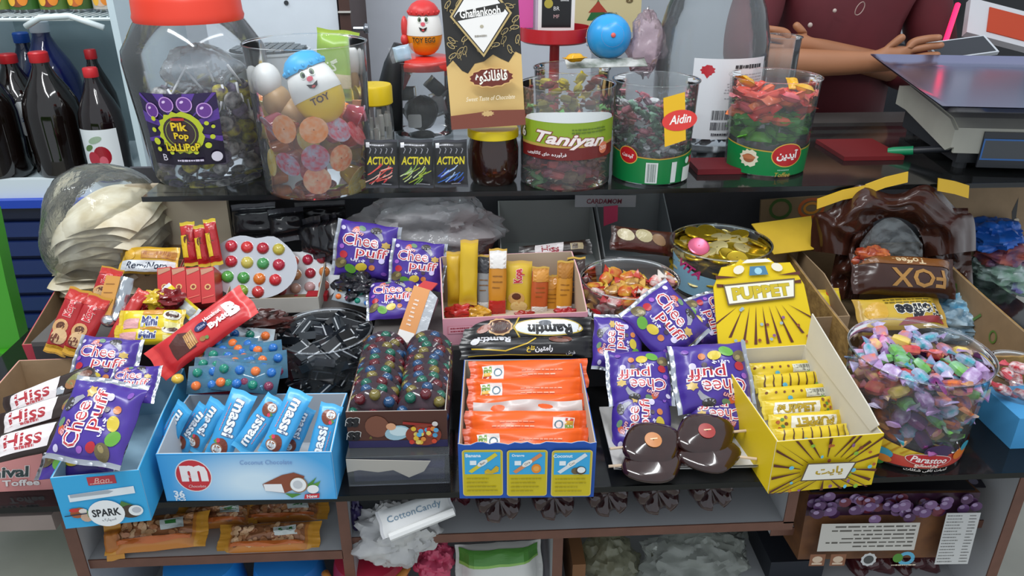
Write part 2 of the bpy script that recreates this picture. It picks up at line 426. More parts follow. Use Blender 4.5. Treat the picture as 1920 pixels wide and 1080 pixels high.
# ================================================================ refrigerator on the left
FY = 1.10
fx1 = AY(262, 300, FY).x; fx0 = AY(-90, 300, FY).x; fz0 = AY(100, 345, FY).z; fzt = AY(100, -330, FY).z
fr = thing('drinks_fridge', 'white drinks refrigerator with a blue frame behind the counter', 'refrigerator', Matrix.Translation((fx0, FY, -.84)))
FB = mat('1E46B8', .35); FWH = mat('C6D6DC', .35)
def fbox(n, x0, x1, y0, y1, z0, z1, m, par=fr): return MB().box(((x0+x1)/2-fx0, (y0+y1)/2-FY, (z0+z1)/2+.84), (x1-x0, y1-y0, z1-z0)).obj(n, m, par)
fbox('inner_back', fx0, fx1, FY+.42, FY+.44, fz0-.02, fzt, mat('7E9298', .3))  # grey-teal instead of white: the dimmer light inside is put into the colour
fbox('inner_side', fx1, fx1+.015, FY, FY+.44, fz0-.02, fzt, FWH)
fbox('inner_side', fx0-.015, fx0, FY, FY+.44, fz0-.02, fzt, FWH)
fbox('inner_floor', fx0, fx1, FY+.02, FY+.44, fz0-.02, fz0, FWH)
fbox('door_gasket', fx0, fx1, FY, FY+.02, fz0-.035, fz0+.012, mat('DCE6EA', .4))
fz1 = AY(100, 385, FY).z
fbox('lower_frame', fx0-.02, fx1+.03, FY-.02, FY+.03, fz1, fz0-.035, FB)
fbox('frame_groove', fx0-.02, fx1+.02, FY-.01, FY+.02, fz1-.03, fz1, mat('0B1530', .4))
_g = fbox('base_panel', fx0-.02, fx1+.06, FY+.01, FY+.40, -.84, fz1-.03, mat('16264F', .5))
for i in range(9):
    z = fz1-.06-i*.052
    fbox('grille_slat', fx0-.02, fx1+.06, FY-.008, FY+.01, z-.02, z+.018, mat('1B2F66', .45))
# wire shelf in the fridge
zs = AY(120, 30, FY+.12).z
ws = fr
WIRE = mat('DDE6E8', .3)
mb = MB()
for yy in (FY+.05, FY+.20, FY+.36): mb.tube([(0, yy-FY, zs+.84), (fx1-fx0, yy-FY, zs+.84)], .004, 6)
mb.obj('wire_shelf_rail', WIRE, fr)
for i in range(26):
    x = .01+i*(fx1-fx0-.02)/25
    MB().tube([(x, .05, zs+.845), (x, .38, zs+.845)], .0018, 5).obj('shelf_wire', WIRE, fr)
p = AY(48, 45, FY+.03)
MB().tube([(AY(48, 50, FY+.02).x-fx0, .02, AY(48, 50, FY+.02).z+.84), (AY(75, 33, FY+.02).x-fx0, .02, AY(75, 33, FY+.02).z+.84), (AY(130, 30, FY+.02).x-fx0, .02, AY(130, 30, FY+.02).z+.84),
           (AY(195, 52, FY+.02).x-fx0, .02, AY(195, 52, FY+.02).z+.84)], .007, 8).obj('shelf_bracket', WIRE, fr, True)
# white cupboard behind the jars with a brown edge, and the tall unit beside it
cx0 = AY(395, 100, 1.42).x; cx1 = AY(640, 100, 1.42).x
wc = thing('white_cupboard', 'plain white cupboard panel with a small dark hole behind the jars', 'cupboard', Matrix.Translation(((cx0+cx1)/2, 1.42, -.84)))
MB().box((0, .2, .85), (cx1-cx0, .40, 1.70)).obj('body', mat('DDE4EC', .4, var=.03), wc)
h0 = AY(537, 5, 1.42); MB().lathe([(.006, 0), (.006, .003)], 12, cap1=True, M=Matrix.Translation((h0.x-(cx0+cx1)/2, -.001, h0.z+.84)) @ Matrix.Rotation(R(90), 4, 'X')).obj('screw_hole', mat('33363A'), wc)
bx0 = AY(643, 100, 1.40).x; bx1 = AY(663, 100, 1.40).x
bu = thing('shelving_unit', 'pale shelving unit with a dark brown upright and a metal knob', 'shelving', Matrix.Translation(((bx0+bx1)/2, 1.40, -.84)))
MB().box((0, .2, .85), (bx1-bx0, .4, 1.7)).obj('upright', mat('4A3029', .5, var=.15), bu)
MB().box((.36, .36, .85), (.72, .03, 1.7)).obj('back_board', mat('D5DAE4', .5, var=.03), bu)
h0 = AY(675, 55, 1.40)
MB().tube([(h0.x-(bx0+bx1)/2-.02, .02, h0.z+.84), (h0.x-(bx0+bx1)/2+.01, .02, h0.z+.84)], .006, 8).lathe([(.012, 0), (.014, .004), (.012, .012), (.001, .014)], 14,
    M=Matrix.Translation((h0.x-(bx0+bx1)/2+.008, .02, h0.z+.84)) @ Matrix.Rotation(R(90), 4, 'Y')).obj('metal_knob', mat('9A9EA6', .25, .8), bu, 'auto')
z0 = AY(655, 22, 1.40).z; MB().box((.0, -.004, z0+.84), (bx1-bx0+.004, .012, .004)).obj('shelf_end', mat('C9C4BE', .5), bu)

# drinks in the fridge
def bottle(px, pyc, pyb, y, wpx, label, name='cola_bottle', liquid='120A08', capcol='C8232B', prof=None, lab=None, cap_h=.022):
    b = AY(px, pyb, y); t = AY(px, pyc, y); H = t.z-fz0; r = wpx/2*MPP(b)
    o = thing(name, label, 'bottle', Matrix.Translation((b.x, y, fz0)))
    k = r/.045
    pr = [(.001, .004), (r*.55, 0), (r*.9, .006), (r, .02), (r*.97, H*.2), (r, H*.3), (r, H*.52), (r*.93, H*.62), (r*.72, H*.72), (r*.45, H*.82), (r*.30, H*.89), (r*.29, H*.93)]
    MB().lathe(pr, 28).obj('bottle_body', mat(liquid, .08, coat=.6), o, True)
    c = r*.32
    MB().lathe([(c, H*.92), (c*1.04, H*.925), (c*1.04, H-.003), (c*.9, H), (.001, H)], 20).obj('cap', mat(capcol, .4), o, 'auto')
    if lab:
        pr = Print(); z0, z1 = lab[0]*H, lab[1]*H; lw = r*lab[3] if len(lab) > 3 else r*.9; x0 = lab[4] if len(lab) > 4 else 0
        pr.rect(x0*r-lw, 0, x0*r+lw, z1-z0, 'E6EAEC'); lab[2](pr, x0*r, lw, z1-z0)
        pr.build('bottle_label', o, cylfn(r+.0006, z0), maxlen=.006)
    return o
bottle(8, 90, 335, 1.17, 108, 'dark cola bottle cut by the left edge of the photo')
bottle(72, 100, 322, 1.28, 92, 'cola bottle with red cap and white label strip, second from left', lab=(.32, .62, lambda p, x, w, h: p.text('ola', x, h*.5, w*.5, '2D5C9A', shear=.2), .55, .55))
bottle(128, 96, 326, 1.17, 96, 'unlabelled cola bottle with red cap in the middle of the fridge')
bottle(140, 38, 318, 1.36, 96, 'tall dark blue bottle with white cap behind the cola', 'blue_bottle', '16205A', 'DCE6F0')
bottle(104, 60, 318, 1.40, 78, 'bottle with a blue cap at the back of the fridge', 'water_bottle', '0F1B3A', '1E55B0')
def pom(p, x, w, h):
    p.ell(x+w*.1, h*.42, w*.42, h*.22, 'A01828'); p.ell(x-w*.35, h*.36, w*.3, h*.16, 'B83040'); p.ell(x+w*.12, h*.3, w*.2, h*.12, 'D86070')
    p.ell(x-w*.5, h*.6, w*.25, h*.06, '5E7F48', rot=30); p.ell(x-w*.1, h*.78, w*.35, h*.07, '9FB49A', rot=20); p.lines(x-w*.6, h*.08, x+w*.7, h*.16, 1, '6A4A50')
bottle(212, 126, 322, 1.13, 76, 'squat juice bottle with red cap and pomegranate label', 'juice_bottle', '15090B', lab=(.10, .50, pom, .95, .05))
bottle(218, 92, 316, 1.30, 60, 'bottle with red cap half hidden behind the big jar', 'cola_bottle')
def can(px, y, wpx, col, c2, label):
    b = AY(px, 25, y); r = wpx/2*MPP(b); o = thing('juice_can', label, 'can', Matrix.Translation((b.x, y, zs+.008)), 'drinks on the wire shelf')
    MB().lathe([(.001, 0), (r*.85, 0), (r, .006), (r, .11), (r*.85, .118), (.001, .117)], 22, mis=[0, 0, 1, 0, 0]).obj('can_body', [mat('B8BCC0', .3, .7), mat(c2, .3)], o, 'auto')
    pr = Print(); pr.ell(0, .026, r*.75, .022, col); pr.ell(-r*.4, .02, r*.3, .014, 'F2B63C'); pr.ell(r*.35, .022, r*.32, .015, 'E88A28');
    pr.build('can_print', o, cylfn(r+.0006, .008), maxlen=.006)
for px, w, a, c, l in ((2, 52, 'E09A30', '6F8A3A', 'amber can at the far left of the wire shelf'), (52, 54, '8A4A28', '3E6A30', 'can with brown fruit print on the wire shelf'),
                       (108, 54, '8A3A28', '5A7A38', 'green can in the middle of the wire shelf'), (155, 44, 'C86A30', '4F7038', 'small orange and green can on the wire shelf'),
                       (203, 46, 'D8B8A0', 'E4DCD0', 'pale can with reddish fruit print on the wire shelf'), (236, 40, '3AA860', 'D8E8DC', 'white and green can beside the red lid')):
    can(px, FY+.16, w, a, c, l)

# green plastic chair at the left edge
gc = thing('plastic_chair', 'bright green plastic chair at the left edge', 'chair', Matrix.Translation((-1.0, .5, -.84)))
GR = mat('3F9A1E', .4)
def strip(name, pts, wd, th, m, par):
    off = par.matrix_basis.translation; vs = []; mb = MB()
    for a, b in zip(pts[:-1], pts[1:]):
        a = Vector(a)-off; b = Vector(b)-off; d = (b-a); L = d.length; z = d.normalized(); x = Vector((0, 1, 0)).cross(z).normalized(); y = z.cross(x)
        M = Matrix((x, y, z)).transposed().to_4x4(); M.translation = (a+b)/2; mb.box((0, 0, 0), (wd, th, L*1.02), M=M)
    return mb.obj(name, m, par)
a = AY(-34, 392, .50); b = AY(-6, 520, .49); c = AY(36, 690, .47)
strip('back_post', [a, b, c], .046, .03, GR, gc)
strip('arm', [AY(-60, 655, .5), AY(46, 668, .46)], .035, .05, GR, gc)
strip('back_post', [a+Vector((-.42, .02, 0)), b+Vector((-.42, .02, 0)), c+Vector((-.42, .02, 0))], .052, .03, GR, gc)
strip('back_rail', [a, a+Vector((-.42, .02, 0))], .06, .02, GR, gc)
sx = c.x-.2
MB().box((sx+.95, .34, .42), (.46, .46, .03)).obj('seat', GR, gc)
for i in (-1, 1):
    for j in (-1, 1): MB().box((sx+.95+i*.2, .34+j*.2, .21), (.04, .04, .42)).obj('leg', GR, gc)
# ================================================================ shared makers
UZ = .25
def tubpos(px, pyf, wpx, z, pyrim):
    p = AZ(px, pyf, z); r = wpx/2*MPP(p); r = wpx/2*MPP(p+Vector((0, r, 0))); c = p+Vector((0, r, 0))
    h = AY(px, pyrim, c.y).z-z
    return c, r, h
def make_tub(name, label, px, pyf, wb, wt, pyrim, z, pet=None, cat='tub'):
    c, r, h = tubpos(px, pyf, wb, z, pyrim); r1 = wt/2*MPP(c+Vector((0, 0, h)))
    o = thing(name, label, cat, Matrix.Translation((c.x, c.y, z+.0003)))
    tubshell(MB(), r, r1, h).obj('clear_wall', pet or PET, o, True)
    return o, c, r, r1, h
def twist(L, W, T, m, seed=0, fan=.35):
    """twist-wrapped sweet: cushion and two flared ends"""
    q = random.Random(seed); mb = MB(); n = 8
    st = [(-.5, 1.05, .25), (-.36, .55, .25), (-.28, .25, .22), (-.24, .8, .8), (-.12, 1, 1), (.12, 1, 1), (.24, .8, .8), (.28, .25, .22), (.36, .55, .25), (.5, 1.05, .25)]
    o = len(mb.v)
    for k, (x, a, b) in enumerate(st):
        for i in range(n):
            t = 2*math.pi*i/n+(k*.1); e = .7
            cx, sy = math.cos(t), math.sin(t)
            y = W/2*a*math.copysign(abs(cx)**e, cx); zz = T/2*b*math.copysign(abs(sy)**e, sy)
            if k in (0, 9): zz += q.uniform(-.3, .3)*T*.6
            mb.v.append((x*L, y, zz))
    for k in range(len(st)-1):
        for i in range(n):
            mb.f.append((k*n+i, (k+1)*n+i, (k+1)*n+(i+1) % n, k*n+(i+1) % n)); mb.m.append(1 if k in (0, 1, 7, 8) else 0)
    mb.f.append(tuple(range(n))); mb.m.append(1); mb.f.append(tuple(range(9*n+n-1, 9*n-1, -1))); mb.m.append(1)
    return mb.mesh('wrapped_sweet', m, 'auto')
def scatter(n, c, r, z0, z1, sep, seed=1, wall=.55):
    """points inside an upright drum, kept apart; most lie against the wall or on top where they show"""
    q = random.Random(seed); pts = []; t = 0
    while len(pts) < n and t < n*60:
        t += 1; a = q.uniform(0, 2*math.pi)
        rr = r*(q.uniform(.82, 1) if q.random() < wall else math.sqrt(q.random()))
        p = Vector((c[0]+rr*math.cos(a), c[1]+rr*math.sin(a), z0+(z1-z0)*(q.random()**.8)))
        if all((p-o).length > sep for o in pts): pts.append(p)
    return pts
def rrot(q): return Matrix.Rotation(q.uniform(0, 6.28), 4, 'Z') @ Matrix.Rotation(q.uniform(-.7, .7), 4, 'X') @ Matrix.Rotation(q.uniform(-.6, .6), 4, 'Y')
def fill(pts, meshes, name, label, cat, group, seed=1, rot=rrot, names=None):
    q = random.Random(seed)
    for p in pts:
        k = q.randrange(len(meshes)); o = mobj(name, meshes[k], None, Matrix.Translation(p) @ rot(q)); tag(o, (names[k]+' ' if names else '')+label, cat, group)

# ================================================================ big lollipop jar
p = AZ(372, 356, UZ); R0 = .098; jc = Vector((p.x, p.y+R0, UZ))
jh = AY(330, -12, jc.y).z-UZ
jar = thing('lollipop_jar', 'big clear jar of lollipops with a red screw lid', 'jar', Matrix.Translation((jc.x, jc.y, UZ)))
k = MPP(jc+Vector((0, 0, .12)))
rr = lambda px: px/2*k
zz = lambda py: AY(350, py, jc.y-.05).z-UZ
prof = [(.001, .006), (rr(180), .006), (rr(205), .002), (rr(216), .012), (rr(220), .03), (rr(232), zz(230)), (rr(243), zz(170)), (rr(250), zz(118)), (rr(246), zz(96)), (rr(190), zz(45)), (rr(172), zz(36)), (rr(168), zz(10))]
jpet = clear((.95, .96, .97), .07, .07)
MB().lathe(prof, 8 * 6).obj('clear_body', jpet, jar, 'auto')
zl = zz(42)
RED = mat('D93A24', .35)
MB().lathe([(rr(176), zl), (rr(186), zl-.001), (rr(190), zl+.006), (rr(186), zl+.012), (rr(184), zl+.032), (rr(178), zl+.038), (.001, zl+.039)], 56).obj('screw_lid', RED, jar, 'auto')
P = Print(); lw = .142*.86; lh = .118
P.rect(-lw/2, 0, lw/2, lh, '2A1B47'); P.rect(-lw/2, 0, lw/2, lh*.32, '191026')
for i in range(12):
    a = R(i*30+10); b = R(i*30+22); cx, cy = 0, lh*.5
    P.poly([(cx, cy), (max(-lw/2, min(lw/2, cx+.09*math.cos(a))), max(lh*.32, min(lh, cy+.09*math.sin(a)))), (max(-lw/2, min(lw/2, cx+.09*math.cos(b))), max(lh*.32, min(lh, cy+.09*math.sin(b))))], '5B3A96')
for i in range(4):
    x = (-1.5+i)*lw*.22; y = lh*(.86 if i in (1, 2) else .77); P.ell(x, y, .0115, .0125, 'C59AD8'); P.ell(x, y, .0098, .0108, '6A3A90'); P.ell(x-.003, y+.004, .003, .002, 'E0C8EC', rot=30)
P.ell(0, lh*.47, .034, .034, 'B9C62A', 32, wob=.06); P.ell(0, lh*.47, .027, .027, '3A2A2E', 28); P.ring(0, lh*.47, .0225, .0225, .0012, '8E9A40', 28)
for a, d, r_ in ((200, .045, .006), (175, .043, .004), (215, .05, .004), (330, .044, .005), (350, .047, .004), (150, .045, .004), (20, .043, .0035), (300, .037, .004), (240, .038, .0035), (10, .05, .003)):
    P.ell(d*math.cos(R(a)), lh*.47+d*math.sin(R(a)), r_, r_, 'C4D02E', 12)
P.text('Pik', 0, lh*.56, .014, 'E8C81E', bold=.03, out='4A2A1A', ow=.05); P.text('Pop', .001, lh*.42, .014, 'E8C81E', bold=.03, out='4A2A1A', ow=.05)
P.rect(-.01, lh*.645, .01, lh*.68, 'B82A2A')
P.text('LoLLiPoP', 0, lh*.27, .013, 'E8D21E', bold=.03, out='5A3A10', ow=.05, w=.052)
P.text('B', -.032, lh*.12, .011, 'D8D4E0'); P.ell(.048, lh*.12, .0085, .0085, 'DCD8E4', 16); P.lines(-.012, lh*.05, .032, lh*.11, 1, 'CFC8DC', 4)
P.build('paper_label', jar, cylfn(rr(232)+.001, zz(292), .06, -93), maxlen=.008)
# lollipops
def lolly_meshes():
    res = []
    for s, (c1, c2) in enumerate((('2A2230', 'C9C83E'), ('3A3046', '9A8AAC'), ('26222A', 'D8D4D0'), ('4A3A4E', 'D8CA3A'))):
        mb = MB(); mb.ball((0, 0, 0), .0155, .0155, .0135, 12, 8, fn=lambda u, v: 1+.06*math.sin(u*37.7)*abs(v-.5)*2)
        mb.lathe([(.006, -.010), (.009, -.017), (.0075, -.0225)], 10, 1)
        hd = mb.mesh('wrapped_head', [gloss(c1, bump=.5, bscale=200, h2=c2, vscale=60), gloss(c1, bump=.4, h2='9A96A0', vscale=120)], True)
        res.append(hd)
    sk = MB().tube([(0, 0, -.075), (0, 0, -.010)], .0021, 8).mesh('stick', paper('E4E4E6'), True)
    return res, sk
LH, LS = lolly_meshes(); q = random.Random(5)
pts = scatter(80, (jc.x, jc.y), .080, UZ+.020, UZ+.15, .0215, 3, .8)
for p in pts:
    for _t in range(60):                    # keep the stick inside the jar
        M = Matrix.Translation(p) @ Matrix.Rotation(q.uniform(0, 6.28), 4, 'Z') @ Matrix.Rotation(q.uniform(.5, 3.1), 4, 'X')
        tip = M @ Vector((0, 0, -.075)); d = Vector((tip.x-jc.x, tip.y-jc.y)).length
        if d < .088 and UZ+.012 < tip.z < UZ+.2: break
    o = thing('lollipop', 'black and yellow wrapped lollipop with white stick inside the big jar', 'lollipop', M, 'lollipops in the red-lidded jar')
    mobj('wrapped_head', q.choice(LH), o); mobj('stick', LS, o)
# crumpled clear film inside the jar top
mb = MB(); mb.ball((0, 0, 0), .06, .05, .035, 24, 14, fn=lambda u, v: 1+.35*noise.noise(Vector((math.cos(u*6.28)*2.5, math.sin(u*6.28)*2.5, v*5))))
o = mb.obj('clear_film', clear((.8, .82, .84), .22, .12, (.75, .78, .8), bump=.5, bscale=60), None, True, Matrix.Translation((jc.x+.005, jc.y, UZ+.185)))
tag(o, 'crumpled clear film lying on the lollipops inside the jar', 'film')

# ================================================================ clear cylinder with egg and jelly cups
eggcup, ec, er, er1, eh = make_tub('clear_tub', 'tall clear tub holding a toy egg and jelly cups', 583, 379, 196, 226, 78, UZ, clear((.93, .95, .96), .07, .06))
def toyegg(M, sc, low, cap, label, name='toy_egg', txt='TOY', dot=False, hand=None):
    o = thing(name, label, 'toy egg', M @ Matrix.Scale(sc, 4)); r = .040
    pr = lambda t: r*(math.sin(math.pi*min(1, max(0, t)))**.62)
    H = .112
    MB().lathe([(.001, 0)]+[(r*math.sin(t)**.8*(1 if t < 1.57 else 1), .046*(1-math.cos(t))) for t in (.25, .5, .8, 1.1, 1.4, 1.57)], 32).obj('lower_shell', mat(low, .3), o, True)
    MB().lathe([(r*1.02, .046), (r*1.02, .050), (r*.99, .062), (r*.92, .076), (r*.80, .088), (r*.6, .098), (.001, .105)], 32).obj('upper_shell', mat('ECEAE6', .3), o, True)
    mb = MB().lathe([(r*.86, .088), (r*.88, .091), (r*.8, .101), (r*.62, .110), (r*.35, .116), (.001, .118)], 32)
    for i in range(16):
        a = 2*math.pi*i/16; mb.ball((r*.84*math.cos(a), r*.84*math.sin(a), .0935), .003, .003, .004, 6, 4)
    mb.obj('cap', mat(cap, .4), o, True)
    P = Print()
    for s in (-1, 1): P.ell(s*.008, .026, .0052, .0062, 'F8F8F4'); P.ell(s*.008, .026, .0042, .0052, '6A7A60'); P.ell(s*.007, .025, .0022, .003, '15151A'); P.line([(s*.004, .033), (s*.009, .036), (s*.013, .033)], .0012, '2A2422')
    P.ell(0, .017, .005, .004, 'D85A6A'); P.poly([(-.009, .011), (0, .0075), (.009, .011), (.006, .004), (0, .001), (-.006, .004)], '2A1A1A'); P.ell(0, .0045, .003, .002, 'C03A3A')
    fnu = cylfn(r*.99, .0505)
    def ff(x, y, off=0):
        rr2 = r*1.02*(1-.10*max(0, (y+.0045)/.032)**2)+off; a = R(-90)+x/r; return (rr2*math.cos(a), rr2*math.sin(a), .0545+y)
    P.build('painted_face', o, ff, maxlen=.003)
    P = Print(); P.text(txt, 0, 0, .011, '3A2418', bold=.02, out='D8A040', ow=.03, w=.03 if len(txt) < 5 else .052)
    P.build('lettering', o, lambda x, y, off=0: ((r+off+.0006)*math.cos(R(-90)+x/r), (r+off+.0006)*math.sin(R(-90)+x/r), .038+y), maxlen=.003)
    if dot: MB().ball((0, 0, -.0005), .0045, .0045, .002, 10, 6).lathe([(.021, .006), (.020, .0045), (.019, .006)], 24).obj('base_button', [mat('D8605A')], o, True)
    if hand:
        MB().ball((-r*1.06, -.008, .06), .008, .012, .026, 12, 8).ball((-r*1.08, -.012, .036), .009, .012, .013, 10, 8).obj('hand', mat(hand, .4), o, True)
    return o
# tilted egg leaning inside the clear tub
m, w, h = pose([(527, 118), (612, 92), (655, 205), (570, 240)], ec.y-.035, 12)
M = Matrix.Translation(m.translation) @ Matrix.Rotation(R(25), 4, 'Y').inverted().inverted()
M = Matrix.Translation(AY(590, 165, ec.y-.03)) @ Matrix.Rotation(R(-24), 4, 'Y') @ Matrix.Rotation(R(-8), 4, 'X') @ Matrix.Rotation(R(14), 4, 'Z') @ Matrix.Translation((0, 0, -.058))
toyegg(M, 1.0, 'EBC51E', '2FA3DC', 'tilted toy egg with blue cap and yellow base inside the clear tub')
def jellymesh(col, lid):
    mb = MB(); r0, r1, h_ = .0135, .0195, .026
    mb.lathe([(.001, 0), (r0*.8, 0), (r0, .003), (r1, h_)], 18, 0); mb.lathe([(r1, h_), (r1+.003, h_), (r1+.003, h_+.001), (.001, h_+.0012)], 18, 1)
    body = mb.mesh('jelly_cup', [mat(col, .12, trans=.35, coat=.5), mat(lid, .2, h2=col, vscale=90)], 'auto'); return body
JM = [jellymesh(a, b) for a, b in (('E0303C', 'E88A90'), ('F08A2A', 'F0B890'), ('E8C832', 'E4DC90'), ('D83A5A', 'B8C0D8'), ('F07A3A', 'F2C8A0'))]
q = random.Random(11); pts = scatter(34, (ec.x, ec.y), er*.80, UZ+.022, UZ+.118, .031, 21, .75)
for i, p in enumerate(pts):
    ang = math.atan2(p.y-ec.y, p.x-ec.x)
    M = Matrix.Translation(p) @ Matrix.Rotation(ang, 4, 'Z') @ Matrix.Rotation(R(q.uniform(50, 120)), 4, 'Y') @ Matrix.Rotation(q.uniform(0, 6), 4, 'Z') @ Matrix.Translation((0, 0, -.018))
    tag(mobj('jelly_cup', JM[i % 5], None, M), ('red', 'orange', 'yellow', 'pink', 'apricot')[i % 5]+' fruit jelly cup with printed lid inside the egg tub', 'jelly cup', 'jelly cups in the clear tub')
for i, (px, py) in enumerate(((500, 150), (520, 190), (548, 215))):
    c = AY(px, py, ec.y+.02); mb = MB().ball((0, 0, 0), .024, .024, .028, 16, 10)
    tag(mb.obj('white_capsule', mat('DEDCD8', .4) if i == 0 else mat('C8A070', .4, trans=.2), None, True, Matrix.Translation(c)), ('white round capsule behind the tilted toy egg', 'amber round capsule under the white one', 'second amber capsule beside the toy egg base')[i], 'capsule')
# dark tile tray seen through the tub rim
tp = AZ(515, 118, UZ); tp = Vector((AY(518, 200, .76).x, .76, UZ)); th = AY(518, 92, .76).z-UZ; tr_ = 72*MPP(tp+Vector((0, 0, .1)))
o = thing('white_tub', 'pale tub with a lid of black tiles behind the egg tub', 'tub', Matrix.Translation(tp))
MB().lathe([(.001, 0), (tr_*.9, 0), (tr_, .01), (tr_, th-.006), (tr_*1.03, th-.004), (tr_*1.03, th), (tr_*.97, th), (tr_*.97, th-.006), (.001, th-.008)], 40).obj('tub_body', mat('BFC4C8', .3, alpha=.9), o, 'auto')
for i in range(-4, 5):
    for j in range(-3, 4):
        if (i/4.6)**2+(j/3.7)**2 < 1: MB().box((i*tr_*.2, j*tr_*.25, th), (tr_*.17, tr_*.2, .008)).obj('black_tile', mat('1E2A2C', .25), o)
# green package behind the tub
m, w, h = pose([(586, 50), (665, 62), (680, 190), (600, 185)], .70, 0)
g, fn = flowmesh('film_body', h, w, .03, .008, [gloss('8FB52A'), gloss('A8C24A')], 3)
o = thing('green_packet', 'lime green snack packet standing behind the egg tub', 'packet', m @ Matrix.Rotation(R(90), 4, 'Z')); mobj('film_body', g, o)
P = Print(); P.text(fa('گز'), 0, .01, .03, 'E8F0D0', rot=-90, bold=.02); P.rect(-h*.3, -w*.4, -h*.1, w*.4, 'D8C8A0'); P.build('printed_art', o, fn, maxlen=.008)

# ================================================================ small yellow-lidded jar
p = AZ(703, 262, UZ); p = Vector((AY(703, 200, .70).x, .70, UZ)); r = 32*MPP(p)
o = thing('pill_jar', 'small clear jar with a yellow lid and white pellets', 'jar', Matrix.Translation(p)); H = AY(703, 158, .70).z-UZ; zl = AY(703, 192, .70).z-UZ
MB().lathe([(.001, .003), (r*.9, .002), (r, .01), (r, zl*.85), (r*.85, zl)], 32).obj('clear_body', PET, o, True)
YEL = mat('DDBE1C', .35)
MB().lathe([(r*.98, zl-.002), (r*1.04, zl), (r*1.04, H-.004), (r*.98, H), (.001, H+.001)], 36).obj('yellow_lid', YEL, o, 'auto')
PM = MB().tube([(0, 0, -.012), (0, 0, .012)], .0045, 8).mesh('white_stick', paper('DCDCD8'), 'auto')
for pt in scatter(30, (p.x, p.y), r*.78, UZ+.014, UZ+zl*.7, .010, 8, .7):
    tag(mobj('white_pellet', PM, None, Matrix.Translation(pt) @ Matrix.Rotation(rnd.uniform(-.4, .4), 4, 'X')), 'white pellet inside the small yellow-lidded jar', 'pellet', 'pellets in the yellow-lidded jar')

# ================================================================ clear cup with black sweets, toy egg on top
cup, cc, cr, cr1, ch = make_tub('clear_tub', 'clear cup of black wrapped sweets under the orange toy egg', 793, 262, 108, 122, 110, UZ, clear((.93, .95, .96), .07, .06))
mb = MB(); mb.ball((0, 0, 0), .036, .03, .036, 18, 12, fn=lambda u, v: 1+.12*noise.noise(Vector((math.cos(u*6.28)*2, math.sin(u*6.28)*2, v*4))))
o = thing('black_ball_toy', 'crinkled black wrapped ball with a white square sticker in the clear cup', 'wrapped ball', Matrix.Translation((cc.x-.004, cc.y-.008, UZ+.045)))
mb.obj('wrapped_ball', gloss('17171B', bump=.6, bscale=120), o, True)
P = Print(); P.rect(-.014, -.014, .014, .014, 'D6D4D6', r=.004); P.build('sticker', o, lambda x, y, off=0: (x-.012, -.0335-off-.0022, y-.010), base=.0006)
for i, (px, py, c) in enumerate(((760, 175, '2A2A30'), (822, 195, '9A9AA0'), (776, 205, '1A1A1E'), (818, 165, '2E2E36'), (752, 150, 'A82A3A'))):
    me, fn = flowmesh('film_body', .05, .03, .012, .006, [gloss(c), foil()], i+40, 14, 8)
    a = AY(px, py, cc.y+.005); tag(mobj('black_sweet', me, None, Matrix.Translation(a) @ Matrix.Rotation(i*1.3, 4, 'Y') @ Matrix.Rotation(R(80), 4, 'X')),
        ('black sweet at the upper left of the clear cup', 'silver sweet at the right of the clear cup', 'black sweet under the white sticker in the cup', 'dark sweet behind the silver one in the cup', 'dark red sweet at the rim of the clear cup')[i], 'sweet')
zr = UZ+ch
o = thing('red_cover', 'red lid lying in the mouth of the clear cup', 'lid', Matrix.Translation((cc.x+.006, cc.y, zr-.006)))
MB().lathe([(cr1*.93, -.012), (cr1*.95, 0), (cr1*.8, .010), (.001, .012)], 32).obj('lid_body', mat('D3352C', .3), o, True)
toyegg(Matrix.Translation((AY(797, 95, cc.y).x, cc.y, zr+.0065)), .92, 'F09018', 'D03030', 'upright toy egg with orange base standing on the clear cup', txt='TOY EGG', hand='D03A38')
# dark hand-held thing and a pale wrapper between the jars
a = AY(722, 130, .82); mb = MB().tube([(0, 0, -.12), (.005, 0, -.05), (.02, 0, .01), (.03, 0, .05)], [.03, .028, .022, .01], 10)
tag(mb.obj('scanner_grip', mat('17181C', .4), None, True, Matrix.Translation(a)), 'black curved plastic grip standing behind the yellow-lidded jar', 'grip')
m, w, h = pose([(728, 92), (775, 78), (778, 112), (735, 118)], .72, 10); me, fn = flowmesh('film_body', w, h, .012, .008, [clear((.7, .85, .95), .5, .2, (.65, .8, .92)), clear()], 9)
tag(mobj('pale_wrapper', me, None, m), 'pale blue plastic wrapper beside the orange toy egg', 'wrapper')

